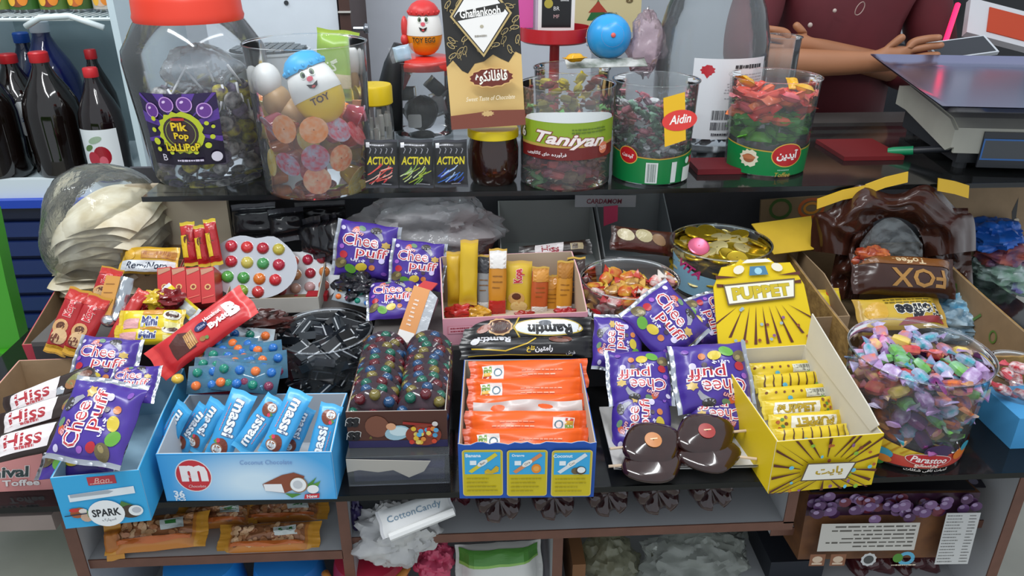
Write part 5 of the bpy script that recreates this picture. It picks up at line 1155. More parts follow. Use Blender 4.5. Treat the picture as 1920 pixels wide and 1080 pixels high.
for i in range(22): P.ell(w*.26+w*.14*q_.uniform(-1, 1), h*.36+h*.2*q_.uniform(-1, 1), w*.026, h*.065, q_.choice(('E0B83A', 'D84A2A', 'E8D06A', 'C83A2A', '5AA8D0', 'E08A3A')), 10)
P.build('printed_art', f_, None, FR)
# a clear box below carries the brown carton
cb = AZ(742, 905, 0)
o = thing('clear_box', 'clear plastic display box under the brown carton', 'box', standm((MM.translation.x, MM.translation.y-.018, .0004)))
mb = MB(); W_, D_, H_ = w*1.02, .17, .045
for (cx_, cy_, sx_, sy_) in ((0, 0, W_, .0015), (0, D_, W_, .0015)): mb.box((cx_, cy_, H_/2), (sx_, sy_, H_))
for sg in (-1, 1): mb.box((sg*W_/2, D_/2, H_/2), (.0015, D_, H_))
mb.box((0, D_/2, H_), (W_, D_, .0012)); mb.obj('clear_walls', clear((.85, .87, .9), .06, .05), o)
MB().box((0, .03, .012), (W_*.9, .05, .018)).obj('purple_wrapper', gloss('2A2450', bump=.5, bscale=60), o)
mb = MB().prism([(-W_*.5, H_*.55), (-W_*.38, H_*.62), (-W_*.2, H_*.52), (-.05*W_, H_*.58), (W_*.1, H_*.30), (W_*.25, H_*.5), (W_*.32, H_*.85), (-W_*.5, H_*1.0)], 0, .001, M=Matrix.Translation((0, -.0025, 0)) @ FR); mb.obj('torn_paper', paper('A8A49C'), o)
# round blister discs: two columns
disc = MB(); disc.lathe([(.001, 0), (.034, 0), (.034, .0012), (.001, .0012)], 28, 0)
for i in range(9):
    a = 2*math.pi*i/9; rr_ = .0265 if i < 8 else 0
    disc.ball((rr_*math.cos(a*9/8), rr_*math.sin(a*9/8), .0012), .0078, .0078, .0075, 10, 6, 1+i % 4)
dme = disc.mesh('blister_disc', [clear((.6, .5, .55), .22, .1, (.22, .14, .18)), mat('5E1822', .15, coat=.6), mat('18604E', .15, coat=.6), mat('224870', .15, coat=.6), mat('746830', .15, coat=.6)], True)
for col in (0, 1):
    for i in range(11):
        y_ = .016+i*.0135; p = MM @ Vector(((-.25+.5*col)*w, y_, .040+.0012*i))
        tag(mobj('blister_disc', dme, None, Matrix.Translation(p) @ Matrix.Rotation(R(72+rnd.uniform(-4, 4)), 4, 'X') @ Matrix.Rotation(rnd.uniform(0, 6), 4, 'Z')),
            f"{ordn(i)} round blister from the front in the {('left', 'right')[col]} row of the brown carton", 'candy blister', ('left', 'right')[col]+' row of round blisters')

# --- red carton of oblong blisters and the red wafer bar
REDC = paper('B8303A', rough=.45)
rdc, f_, w, h, MM = carton('candy_carton', 'low red carton of oblong candy blisters behind the coconut carton', (305, 770), (505, 762), 0, 722, .11, .05, REDC, KRAFT2)
bl = MB(); bl.box((0, 0, 0), (.088, .040, .0012))
CC = ('E0702E', '7A2A4A', '12806A', '1E6AB8', 'E0B42E', '1E6AB8', '12806A', 'E0702E')
for i in range(4):
    for j in range(2): bl.ball((-.032+i*.0213, -.0095+j*.019, .001), .0066, .0066, .0058, 12, 8, 1+(i+j*4) % 8)
blm = bl.mesh('blister_strip', [mat('B8C4CC', .15, .3)]+[mat(c_, .12, coat=.7) for c_ in CC], True)
bl2 = MB(); bl2.box((0, 0, 0), (.088, .040, .0012))
for i in range(4):
    for j in range(2): bl2.ball((-.032+i*.0213, -.0095+j*.019, .001), .0066, .0066, .0055, 12, 8, 1+(i*3+j*2) % 8)
bl2m = bl2.mesh('blister_strip', [clear((.35, .55, .68), .35, .08, (.16, .42, .62))]+[mat(c_, .12, coat=.7) for c_ in CC], True)
m, w_, h_ = pose([(390, 612), (510, 620), (514, 668), (396, 660)], .20, 42); tag(mobj('blister_strip', blm, None, m @ Matrix.Scale(1.05, 4)), 'white blister strip with orange, plum, green and blue candies on top', 'candy blister')
for i, (cx_, cy_, y, e, a) in enumerate(((420, 655, .165, 50, -4), (432, 668, .155, 46, 3), (440, 682, .14, 48, -6), (425, 692, .125, 52, 4), (448, 700, .115, 50, -3), (415, 708, .105, 54, 5), (462, 708, .10, 48, -5), (470, 672, .15, 45, 10), (478, 690, .13, 45, 8))):
    n_ = nrm(e); m, w_, h_ = pose([(cx_-50, cy_-15), (cx_+50, cy_-15), (cx_+50, cy_+15), (cx_-50, cy_+15)], y, e)
    tag(mobj('blister_strip', bl2m, None, m @ Matrix.Rotation(R(a), 4, 'Z')), f'{ordn(i)} blue-tinted blister strip from the back of the low red carton', 'candy blister', 'blister strips in the red carton')
o = mobj('loose_candy', MB().ball((0, 0, 0), .008, .008, .006, 12, 8).mesh('loose_candy', mat('D8B03A', .2, coat=.5), True), None, Matrix.Translation(AY(333, 710, .085))); tag(o, 'single yellow candy in the corner of the low red carton', 'candy')
# red bar across
m, w_, h_ = pose([(262, 662), (452, 537), (482, 582), (318, 715)], .175, 44)
me, fn = flowmesh('film_body', w_, h_, .020, .014, [gloss('C42A2E'), gloss('D03A38')], 9, 34, 16)
o = thing('wafer_bar', 'long red wafer bar lying diagonally over the blister carton', 'wafer bar', m); mobj('film_body', me, o)
P = Print(); k_ = w_/.17
P.poly([(-.052*k_, -.018*k_), (-.018*k_, -.018*k_), (-.012*k_, .006*k_), (-.03*k_, .018*k_), (-.05*k_, .010*k_)], '4A2018'); P.poly([(-.028*k_, -.016*k_), (-.012*k_, -.014*k_), (-.010*k_, .010*k_), (-.026*k_, .008*k_)], 'C89858')
for i in range(5): x = (-.0262+i*.0033)*k_; P.line([(x, -.0145*k_), (x+.002*k_, .0085*k_)], .0011*k_, '8A5A30')
P.ell(-.004*k_, -.014*k_, .005*k_, .004*k_, '9A6A3A', 10); P.ell(.002*k_, -.016*k_, .003*k_, .003*k_, '6A8A4A', 8)
P.ell(.004*k_, .004*k_, .011*k_, .006*k_, '1E2A5A', 20); P.text('Shiva', .004*k_, .004*k_, .0045*k_, 'D8DCEC', shear=.2)
P.text('Bykit', .030*k_, -.006*k_, .013*k_, 'F2ECEA', w=.034*k_, bold=.05); P.text('Hazelnut', .027*k_, .009*k_, .007*k_, 'F0E0DC', w=.03*k_, bold=.03); P.text('B', .056*k_, .001*k_, .026*k_, 'F2ECEA', bold=.07)
P.build('printed_art', o, fn, maxlen=.008, base=.0008)
m, w_, h_ = pose([(440, 598), (520, 590), (525, 615), (450, 622)], .24, 55)
crumple('dark_wrapper', 'dark brown crumpled wrapper behind the white blister strip', m.translation, .045, .03, .016, gloss('4A2420', h2='1E1412', vscale=60), 3, .5, cat='wrapper')

# ================================================================ tub of black sweets
t5, c5, r, r1, h = make_tub('candy_tub', 'clear tub filled with black wrapped squares', 605, 748, 150, 176, 618, 0, clear((.9, .92, .95), .08, .06))
def sqm(m1, m2, a=.036, b=.030, t=.012):
    mb = MB(); mb.box((0, 0, 0), (a, b, t)); 
    mb.box((0, 0, t/2+.0002), (a*.98, .0022, .0004), 1).box((a*.25, b*.25, t/2+.0002), (.0022, b*.5, .0004), 1).box((0, -b/2-.0002, 0), (a*.9, .0004, .0020), 1).box((a/2+.0002, 0, 0), (.0004, b*.9, .0020), 1)
    return mb.mesh('black_sweet', [m1, m2])
BS = [sqm(gloss(a, rough=.22), gloss('B8BCC0', rough=.3)) for a in ('1E2228', '2A3036', '181B20')]
fill(scatter(170, (c5.x, c5.y), r*.86, .015, h*.90, .0165, 71, .55), BS, 'black_sweet', 'black square sweet with silver lines in the clear tub', 'sweet', 'black squares in the clear tub', 4)

# ================================================================ big tub of twisted sweets on the right
t6, c6, r, r1, h = make_tub('candy_tub', 'large clear tub of colourful twist-wrapped sweets', 1740, 884, 208, 250, 655, 0, clear((.96, .97, .98), .05, .06))
TWC = ('C8B8D8', '5A3A7A', 'E0C07A', 'D87A5A', '8AB89A')
TW3 = [twist(.046, .020, .014, [gloss(a, h2=TWC[i % 5], vscale=75), gloss(b, h2=a, vscale=60)], i+80) for i, (a, b) in enumerate((('8A5A9A', 'B89AC8'), ('D8702E', 'E0A87A'), ('D8C04A', 'A88AB8'), ('C83A4A', 'D88A98'), ('6AB04A', '9A78B0'), ('3AA0B0', 'A890C0'), ('7A2A6A', 'B070A8'), ('D05A8A', 'C8B0D4'), ('9A8AB8', 'C8C0DC')))]
fill(scatter(190, (c6.x, c6.y), r*.88, .04, h*.93, .0185, 81, .62), TW3, 'twisted_sweet', 'twist-wrapped sweet inside the large tub', 'sweet', 'twisted sweets in the large tub', 6, names=['purple', 'orange', 'yellow', 'red', 'green', 'turquoise', 'dark magenta', 'pink', 'lilac'])
kz = (r1-r)/h; P = Print(); W = r*1.3; y1 = h*.30
P.poly([(-W, .006), (W, .006), (W, y1*.75), (W*.5, y1*.62), (0, y1*.7), (-W*.5, y1*.95), (-W, y1*1.25)], 'C84A3E'); P.poly([(-W, y1*1.25), (-W*.5, y1*.95), (0, y1*.7), (0, y1*.5), (-W*.5, y1*.55), (-W, y1*.7)], 'D8B83A')
for i in range(9): x = -W+i*W*.11; P.poly([(x, y1*.6), (x+W*.03, y1*.6), (x+W*.11, y1*(1.15-.055*i)), (x+W*.10, y1*(1.17-.055*i))], 'B8881E')
P.ell(-W*.52, y1*.48, .012, .008, '4AA0C0', 16); P.ell(-W*.6, y1*.15, .012, .008, '4A9A4A', 14); P.ell(-W*.5, y1*.28, .010, .006, 'E08A3A', 12); P.ell(W*.1, y1*.82, .018, .012, '3A2450', 18); P.ell(W*.45, y1*.6, .012, .010, 'E07A2A', 14); P.ell(W*.5, y1*.85, .008, .008, '3A9AB0', 12)
P.ell(W*.02, y1*.5, .030, .010, 'E4D8D0', 24, -4); P.ell(W*.02, y1*.5, .029, .0092, 'B81E26', 24, -4); P.text('Parastoo', W*.02, y1*.51, .010, 'F4ECE8', w=.046, shear=.2, rot=-4, bold=.02)
P.text(fa('پرستو'), 0, y1*.27, .008, 'F0E0D0', w=.03, bold=.03); P.text(fa('آبنبات تافی شکلات'), W*.02, y1*.10, .006, 'F4ECE4', w=.056, bold=.02)
P.build('wrap_label', t6, cylfn(r+.001, 0, kz, -95), maxlen=.008)

# ================================================================ chocolate lollies on a white tray
m, w_, h_ = pose([(1160, 800), (1410, 772), (1395, 870), (1185, 892)], .045, 84)
p = AZ(1285, 850, 0)
o = thing('foam_tray', 'white foam tray under the chocolate lollies', 'tray', standm((p.x-.005, p.y+.018, .0005), -1))
def trayf(u, v):
    e = max(abs(2*u-1), abs(2*v-1)); return ((u-.5)*.205, (v-.5)*.14, .003+.016*max(0, (e-.72)/.28)**1.5)
MB().grid(trayf, 26, 20).grid(lambda u, v: (lambda t: (t[0], t[1], t[2]-.0025))(trayf(1-u, v)), 26, 20).obj('tray_body', mat('DCDAD6', .6), o, True)
def lolly(px, py, y, rz, tilt, label, dot, spin=0):
    q_ = AY(px, py, y); o = thing('chocolate_lolly', label, 'chocolate lolly', Matrix.Translation(q_) @ Matrix.Rotation(R(rz), 4, 'Z') @ Matrix.Rotation(R(tilt), 4, 'X'), 'chocolate lollies on the foam tray')
    prof = [(.001, -.007), (.028, -.0065), (.036, -.003), (.0375, .001), (.034, .005), (.026, .0075), (.001, .0095)]
    f = MB(); f.lathe(prof, 28); f.v = [(x*1.1+.004*math.sin(3*math.atan2(y_, x)), y_*.9, z_) for x, y_, z_ in f.v]
    f.obj('chocolate_disc', mat('2E1410', .14, coat=.6, var=.2, vscale=60), o, True)
    MB().tube([(-.058, 0, 0), (.062, 0, 0)], .0019, 8).obj('stick', paper('CDB59A'), o)
    if dot: MB().lathe([(.0115, .0092), (.0115, .0103), (.001, .0106)], 20).box((.001, .001, .0107), (.010, .0016, .0006), 1).obj('round_sticker', [gloss(dot), gloss('E8C8A0')], o, 'auto')
lolly(1222, 868, .008, 4, 10, 'lower left chocolate lolly on the foam tray', None); lolly(1328, 850, .018, -14, 10, 'lower right chocolate lolly on the foam tray', None)
lolly(1222, 832, .030, 8, 22, 'chocolate lolly with an orange sticker, left of the pair', 'B8702A'); lolly(1322, 815, .040, 6, 22, 'chocolate lolly with a red sticker, right of the pair', '9A2A26')

# ================================================================ two dark wafer bars across the orange carton
RK = gloss('19181A', rough=.25)
for i, (qd, y, e, lb) in enumerate((([(1112, 636), (868, 640), (872, 598), (1106, 596)], .225, 48, 'black wafer bar with a white oval, the farther of two'), ([(864, 636), (1114, 632), (1112, 668), (862, 672)], .195, 42, 'black wafer bar with gold swoosh, the nearer of two'))):
    m, w_, h_ = pose(qd, y, e); me, fn = flowmesh('film_body', w_, h_*1.12, .020, .010, [RK, RK], 12+i, 34, 16, wr=.045)
    o = thing('wafer_bar', lb, 'wafer bar', m, 'black wafer bars'); mobj('film_body', me, o); P = Print(); k_ = w_/.18
    if i == 0:
        P.ell(-.028*k_, 0, .050*k_, .0135*k_, 'B8A040', 30); P.ell(-.028*k_, 0, .048*k_, .0118*k_, 'DCDEE0', 30); P.text('Ramtin', -.030*k_, .004*k_, .016*k_, '1A1A1C', w=.062*k_, bold=.05); P.ell(-.024*k_, -.006*k_, .009*k_, .004*k_, '5A5E66', 16)
        P.ell(.040*k_, -.001*k_, .018*k_, .013*k_, 'C8A070', 24, wob=.05); P.ell(.040*k_, -.001*k_, .0155*k_, .0105*k_, '4A241A', 24); P.ell(.040*k_, -.001*k_, .009*k_, .007*k_, '3A1A14', 20); P.ell(.062*k_, .002*k_, .010*k_, .006*k_, '8A4A38', 14, 20); P.line([(.012*k_, -.016*k_), (.020*k_, 0), (.012*k_, .016*k_)], .0022*k_, 'B89A2A')
    else:
        P.text('Ramtin', -.045*k_, .011*k_, .010*k_, 'C8C8CC', w=.045*k_, bold=.05, rot=180); P.line([(-.075*k_, -.002*k_), (-.03*k_, -.006*k_), (.0, .004*k_), (.012*k_, .012*k_)], .0018*k_, 'C8A82A'); P.line([(-.08*k_, -.012*k_), (-.03*k_, -.011*k_), (.06*k_, -.013*k_)], .0012*k_, 'A89030')
        P.text(fa('رامتین'), .022*k_, -.004*k_, .010*k_, 'D8D8DC', w=.024*k_, bold=.03); P.text(fa('تلخ'), .004*k_, -.004*k_, .009*k_, 'D8B82A', w=.011*k_, bold=.03); P.ell(.045*k_, .010*k_, .016*k_, .005*k_, '6A3A2A', 16); P.ell(-.07*k_, .008*k_, .006*k_, .005*k_, 'D0D0D4', 10)
        P.text(fa('فرش'), .058*k_, -.010*k_, .006*k_, 'C8C8CC')
    P.build('printed_art', o, fn, maxlen=.008, base=.0008)
# ================================================================ back row on the step
SZ = .0802
def pack(name, label, cat, q_, y, e, cols, T=.014, cr=.008, seed=1, art=None, az=0, wr=.07, group=None, vertical=False, nx=26, ny=12, rough=.25, metal=False, pinch=.04):
    """film pack whose length runs along the quad's x (or y when vertical)"""
    m, w, h = pose(q_, y, e, az)
    mk = (lambda c: foil(c, .2)) if metal else (lambda c: gloss(c, rough=rough) if isinstance(c, str) else c)
    L_, W_ = (h, w) if vertical else (w, h)
    me, fn = flowmesh('film_body', L_, W_, T, cr, [mk(c) for c in cols]+([mk(cols[0])] if len(cols) < 2 else []), seed, nx, ny, wr=wr, pinch=pinch)
    o = thing(name, label, cat, m, group); mobj('film_body', me, o, Matrix.Rotation(R(90), 4, 'Z') if vertical else None)
    if art:
        P = Print(); art(P, w, h)
        f2 = (lambda x, y_, off=0: (lambda t: (-t[1], t[0], t[2]))(fn(y_, -x, off))) if vertical else fn
        P.build('printed_art', o, f2, maxlen=.007, base=.0007, step=.00006)
    return o
# flatbread stack in a clear bag
bx = AY(206, 470, .50).x
FBM = mat('DDD5C0', .85, h2='C4B696', vscale=30, bump=.3, bscale=40)
for i in range(12):
    def bf(u, v, i=i, up=1):
        x = (u-.5)*.165; y = (v-.5)*.21; e = min(1, (1-abs(2*u-1))*3, (1-abs(2*v-1))*3)
        z = .0075*up*math.sqrt(max(0, 1-(1-min(1, e))**2))+.010*noise.noise(Vector((x*14+i*.3, y*12, i*.35)))-.9*(.5-u)**2*.10*(i/11+.3)-.10*(.5-v)**2*(i/11)+.018*u*i/11
        k = 1+.10*noise.noise(Vector((math.atan2(v-.5, u-.5)*1.5, i*2.3, 1)))
        # rounded outline
        a = 2*u-1; b = 2*v-1; sx = math.sqrt(1-b*b*.35); sy = math.sqrt(1-a*a*.35)
        return (x*sx*k, y*sy*k, z)
    mb = MB().grid(bf, 26, 20).grid(lambda u, v: bf(1-u, v, up=-1), 26, 20)
    tag(mb.obj('flatbread', FBM, None, True, Matrix.Translation((bx+rnd.uniform(-.007, .007)+.0025*i, .50+rnd.uniform(-.005, .005), SZ+.012+i*.0128)) @ Matrix.Rotation(rnd.uniform(-.12, .12), 4, 'Z')), f'{ordn(i)} folded cream flatbread from the bottom of the bagged stack', 'flatbread', 'flatbreads stacked in the clear bag')
crumple('bread_bag', 'clear plastic bag wrapped round the flatbread stack', (bx+.006, .50, SZ+.095), .102, .125, .115, clear((.96, .97, .96), .05, .10, bump=.5, bscale=30), 2, .10, 1.7, 'bag', 40, 28, fine=.35)
# kraft carton, yellow wafer packet
kc, f_, w, h, MM = carton('kraft_carton', 'torn brown carton behind the red boxes holding a yellow packet', (205, 560), (345, 556), SZ, 515, .09, .06, KRAFT, KRAFT2, jag=.004)
def nomi(P, w, h):
    P.rect(-w*.46, -h*.45, w*.46, -h*.05, 'D8DCE0'); P.text('RemiNom', 0, -h*.24, h*.26, '2A3448', w=w*.7, shear=.3, bold=.02); P.rect(-w*.1, .02*h, w*.46, h*.3, 'B8803A'); P.bars(-w*.1, .02*h, w*.46, h*.3, '9A5A2A', n=18); P.ell(-w*.3, h*.15, w*.1, h*.2, 'D8A83A', 14)
pack('wafer_packet', 'yellow wafer packet with white lettered strip in the torn carton', 'packet', [(222, 462), (334, 464), (336, 516), (228, 512)], .40, 38, ['C89A24', 'D0A83A'], .022, .006, 5, nomi)
def ry(P, w, h): P.rect(-w*.45, -h*.3, -w*.05, h*.2, 'D8B82A'); P.ell(0, h*.1, w*.25, h*.12, '5A2A1A', 14); P.rect(0, -h*.35, w*.45, h*.4, 'A8242A')
for i, (qd, lb) in enumerate((([(346, 420), (372, 412), (366, 500), (336, 498)], 'leftmost'), ([(372, 424), (388, 420), (392, 500), (362, 502)], 'middle'), ([(388, 412), (412, 408), (410, 496), (388, 500)], 'rightmost'))):
    pack('red_packet', f'{lb} of three shiny red and yellow packets standing by the end board', 'packet', qd, .42-.01*i, 25, ['B02A2A', 'C8B030'], .014, .006, 20+i, ry, vertical=True, rough=.18)
for i in range(4):
    x = 292+i*27; m, w, h = pose([(x, 503), (x+27, 500), (x+33, 566), (x+6, 570)], .345, 40)
    o = thing('red_box', ('first', 'second', 'third', 'fourth')[i]+' from the left of four small red boxes in a row', 'box', m, 'small red boxes'); mb = MB(); b_ = .004
    mb.prism([(-w*.48, -h*.5), (w*.48, -h*.5), (w*.48, h*.5), (-w*.48, h*.5)], -.04, 0); mb.obj('box_body', gloss('C02A2A', rough=.3), o)
    P = Print(); P.poly([(-w*.4, h*.30), (w*.45, h*.40), (w*.4, h*.48), (-w*.45, h*.46)], 'B8846A'); P.ell(0, -h*.05, w*.22, w*.22, 'D8A86A', 12); P.ell(0, -h*.05, w*.13, w*.13, '8A2A1E', 10); P.line([(-w*.4, -h*.35), (w*.4, -h*.3)], .0015, 'E06A5A'); P.build('printed_art', o)
# apple-shaped blisters
def apple(px, py, y, e, s, label, rot=0, sil='C8CAD0', cols=None):
    m, w, h = pose([(px-72, py-58), (px+72, py-58), (px+72, py+58), (px-72, py+58)], y, e); o = thing('candy_blister', label, 'candy blister', m @ Matrix.Rotation(R(rot), 4, 'Z') @ Matrix.Scale(s, 4))
    pts = []
    for i in range(44):
        a = 2*math.pi*i/44; r_ = .064*(1+.06*math.cos(2*a)-.12*math.exp(-((a-math.pi/2)/.28)**2)+.05*math.exp(-((a-math.pi*.36)/.2)**2)-.06*math.exp(-((a-1.5*math.pi)/.3)**2))
        pts.append((r_*1.08*math.cos(a), r_*.92*math.sin(a)))
    MB().prism(pts, -.0012, 0).obj('foil_sheet', mat(sil, .16, .55), o)
    n = 0
    for j, (k_, yy) in enumerate(((4, .032), (4, .006), (4, -.020), (2, -.042))):
        for i in range(k_):
            c_ = cols[n % len(cols)]; x = (i-(k_-1)/2)*.0262+(.003 if j == 1 else 0)
            MB().ball((x, yy, 0), .0105, .0105, .0085, 14, 8).obj('candy', mat(c_, .15, coat=.6, trans=.15), o, True); n += 1
    return o
apple(474, 500, .40, 34, 1.0, 'large apple-shaped silver blister with round red, yellow and green candies', -4, cols=['C83040', 'D83A3A', 'B82A3A', 'C8B84A', 'C02A3A', 'D0C05A', '4A9A5A', 'B82A40', '5AA84A', '4A9A4A', 'E0782A', 'D03038', '8AA83A', 'C83A3A'])
apple(566, 520, .43, 34, .92, 'second silver blister half behind the apple-shaped one', 6, 'D8D8DA', ['D0A8A8', 'C86A5A', 'B82A44', 'B84050', 'D8C8C0', 'C89060', 'A83040', 'E08A4A', 'B8505A', 'C8A090'])
gb, f_, w, h, MM = carton('kraft_carton', 'grey carton under the silver candy blisters', (425, 590), (600, 585), SZ, 560, .10, .05, GREYB, KRAFT2)
# black packs
for i, (qd, y, e, az, lb) in enumerate((([(432, 385), (520, 378), (520, 450), (440, 455)], .50, 20, 0, 'large black pack under the left of the glass'), ([(500, 395), (575, 385), (570, 450), (510, 455)], .485, 30, 10, 'black pack in the middle of the black heap'), ([(545, 380), (650, 375), (648, 420), (560, 425)], .54, 20, 0, 'flat black pack right under the glass edge'),
                                       ([(560, 410), (600, 405), (610, 480), (575, 490)], .46, 15, -40, 'black pack standing edge-on behind the second blister'), ([(585, 408), (618, 402), (626, 485), (600, 495)], .455, 15, -45, 'next black pack standing edge-on to its right'), ([(605, 405), (634, 400), (640, 480), (618, 500)], .45, 15, -48, 'rightmost black pack standing beside the purple pack'))):
    pack('black_pack', lb, 'pack', qd, y, e, ['1C1C20', '3A3A40'], .03, .010, 30+i, None, az, .14, vertical=True, rough=.22)
m, w, h = pose([(655, 515), (700, 520), (690, 560), (640, 552)], .36, 45); crumple('black_wrapper', 'crumpled black wrapper below the upright purple pack', m.translation, .035, .03, .02, gloss('1E1E24', rough=.18), 8, .5, cat='wrapper')
m, w, h = pose([(640, 545), (678, 538), (690, 565), (648, 572)], .335, 50); o = mobj('blister_strip', blm, None, m @ Matrix.Rotation(R(-25), 4, 'Z') @ Matrix.Scale(.75, 4)); tag(o, 'small white blister with a green candy beside the black wrapper', 'candy blister')
# crumpled clear bag and pink roll inside
crumple('clear_bag', 'large crumpled clear plastic bag behind the purple packs', AY(800, 425, .53), .125, .07, .068, clear((.9, .9, .92), .30, .08, (.92, .90, .92), bump=.6, bscale=26), 12, .42, 2.0, 'bag', 44, 30, fine=.8)
o = MB().ball((0, 0, 0), .045, .04, .05, 18, 12).obj('pink_roll', mat('9A6A66', .6), None, True, Matrix.Translation(AY(885, 440, .56))); tag(o, 'dull pink rounded bag seen behind the clear plastic', 'bag')
# grey carton and dark bars behind
gw, f_, w, h, MM = carton('white_carton', 'open pale carton behind the pink carton of bars', (940, 520), (1128, 516), SZ, 500, .16, .09, paper('9A9A98'), paper('8E908E'))
def hiss2(P, w, h): P.poly([(-w*.3, -h*.4), (-w*.28, h*.35), (w*.12, h*.4), (w*.08, -h*.4)], 'C8C0C0'); P.text('Hiss', -w*.08, 0, h*.5, '8A2A34', w=w*.24, bold=.04); P.rect(w*.2, -h*.2, w*.38, h*.25, '9A8A6A'); P.rect(w*.22, -h*.15, w*.3, h*.2, '4A3A2A')
pack('toffee_bar', 'dark brown toffee bar lying in the pale carton', 'toffee bar', [(972, 462), (1108, 448), (1110, 476), (976, 490)], .44, 45, ['2A1E1A', '1E1614'], .016, .008, 44, hiss2)
def ice(P, w, h): P.ell(-w*.28, h*.12, w*.14, h*.24, 'C8BC9A', 16, -20); P.ell(.0, h*.16, w*.14, h*.26, 'B8AC84', 16, -20); P.ell(w*.24, h*.05, w*.12, h*.22, '8A6A4A', 14, -30); P.rect(-w*.48, -h*.45, w*.4, -h*.2, '4A1E18')
pack('wafer_packet', 'dark brown packet with cream pieces behind the red and gold tub', 'packet', [(1140, 418), (1262, 440), (1266, 478), (1150, 472)], .45, 36, ['4A2A20', '3A201A'], .025, .008, 47, ice)
bxg, f_, w, h, MM = carton('grey_carton', 'grey carton behind the brown wafer packet', (1132, 505), (1268, 500), SZ, 480, .14, .115, paper('8A8C8E'), paper('7E8284'))
m, w, h = pose([(1078, 366), (1192, 366), (1192, 388), (1078, 388)], .60, 5); o = thing('card_sign', 'white card with dark red lettering hanging below the upper glass', 'sign', m); MB().box((0, 0, 0), (w, h, .002)).obj('card', paper('A8A8AC'), o); P = Print(); P.text('CARDAMOM', -w*.02, 0, h*.42, '7A2A3A', w=w*.58, shear=.1, bold=.02); P.build('lettering', o, base=.0014)
m, w, h = pose([(1130, 386), (1160, 386), (1158, 420), (1132, 425)], .56, 5); o = MB().prism([(-w*.5, -h*.5), (w*.45, -h*.3), (w*.5, h*.5), (-w*.45, h*.5)], 0, .001).obj('pink_strip', paper('B83A5A'), None, M=m); tag(o, 'pink paper strip hanging behind the brown packet', 'paper')
# pink carton of standing bars
pk, f_, w, h, MM = carton('candy_carton', 'pink carton of standing chocolate bars in the back row', (832, 648), (1100, 634), SZ, 592, .145, .085, paper('E0A0B0'), mat('B8A48E', .8), hs=.075)
P = Print(); P.rect(-w*.47, h*.42, -w*.30, h*.72, 'D88A9A'); P.rect(-w*.462, h*.44, -w*.308, h*.70, 'E6A8B6'); P.lines(-w*.45, h*.46, -w*.31, h*.68, 2, 'A83A4A', 3); P.build('printed_art', f_, None, FR)
def nug(P, w, h): P.text('Kopa', 0, h*.24, w*.42, 'B82A34', w=h*.24, rot=90, bold=.05, out='F0D0D0', ow=.04); P.ell(-w*.1, -h*.16, w*.32, h*.12, 'C89A5A', 14); P.ell(0, -h*.3, w*.34, h*.1, 'D8B878', 14); P.ell(-w*.1, -h*.12, w*.18, h*.06, '5A3020', 10)
def bnd(top, mid, bot):
    def f(P, w, h): P.rect(-w*.48, h*.22, w*.48, h*.47, top); P.rect(-w*.48, -h*.47, w*.48, -h*.25, bot); P.lines(-w*.3, -h*.1, w*.3, h*.15, 3, '8A5A1E', 4, .2)
    return f
bars = ((842, 862, 480, 572, 'C8A024', None, 'narrow yellow bar at the left end'), (866, 890, 458, 570, 'D0AC28', None, 'tall yellow bar second from the left'), (898, 918, 486, 592, '9A9C9E', bnd('3A3A3E', '', 'D8DADC'), 'silver and black bar beside the yellow ones'),
        (920, 944, 474, 592, 'C8862A', bnd('E4E0DC', '', 'B82A26'), 'tall orange bar with white top and red foot'), (952, 992, 497, 592, 'D0AC34', nug, 'yellow lettered bar with a nougat picture'), (1000, 1022, 508, 596, 'B8562A', bnd('C88A3A', '', 'D8D0C8'), 'red and orange bar right of the lettered one'),
        (1024, 1047, 524, 602, 'C8862A', bnd('C8862A', '', 'DCD8D4'), 'short orange bar with white foot'), (1047, 1068, 497, 598, 'CC8E30', bnd('A8702A', '', 'E0DCD8'), 'tall orange bar with white middle'), (1068, 1092, 490, 594, '3A2A26', bnd('3A2A26', '', '9A9690'), 'dark brown bar at the right end'))
for i, (x0, x1, y0, y1, c_, art, lb) in enumerate(bars):
    pack('chocolate_bar', lb+' of the pink carton', 'chocolate bar', [(x0-5, y0-8), (x1+5, y0-8), (x1+6, y1+2), (x0-3, y1+2)], .335 if i % 2 else .345, 14, [c_, 'D0A848'], .012, .006, 60+i, art, (-6, 8, -10, 4, 0, 10, -4, 6, -8)[i], vertical=True, nx=22, ny=8, group='bars standing in the pink carton')
for i, (x0, x1, y0, y1, c_, lb) in enumerate(((852, 876, 500, 590, 'C8A030', 'gold bar in the rear left'), (884, 902, 505, 590, '8A2A22', 'dark red bar in the rear'), (984, 1004, 520, 596, 'B83A2A', 'red bar in the rear middle'), (1036, 1056, 515, 596, 'A8642A', 'brown-orange bar in the rear right'), (1012, 1030, 530, 600, 'B82A2A', 'short red bar between orange ones'))):
    pack('chocolate_bar', lb+' of the pink carton', 'chocolate bar', [(x0-3, y0), (x1+3, y0), (x1+4, y1), (x0, y1)], .362, 16, [c_, 'C89A3A'], .014, .006, 160+i, bnd('D8A83A', '', 'B82A26') if i % 2 else None, (8, -12, 6, -8, 10)[i], vertical=True, nx=22, ny=8, group='bars standing in the pink carton')
for i, (px, py, c_, lb) in enumerate(((862, 585, 'B82A26', 'red foil wrapper end at the left of the pink carton'), (985, 598, '9A2A22', 'dark red wrapper end in the middle of the pink carton'), (1062, 590, 'A8242A', 'dark red wrapper end at the right of the pink carton'), (895, 588, 'C8922A', 'gold wrapper end at the left of the pink carton'))):
    crumple('wrapper_end', lb, AY(px, py, .318), .022, .012, .012, gloss(c_, rough=.2), i*5, .5, cat='wrapper', nu=18, nv=12)
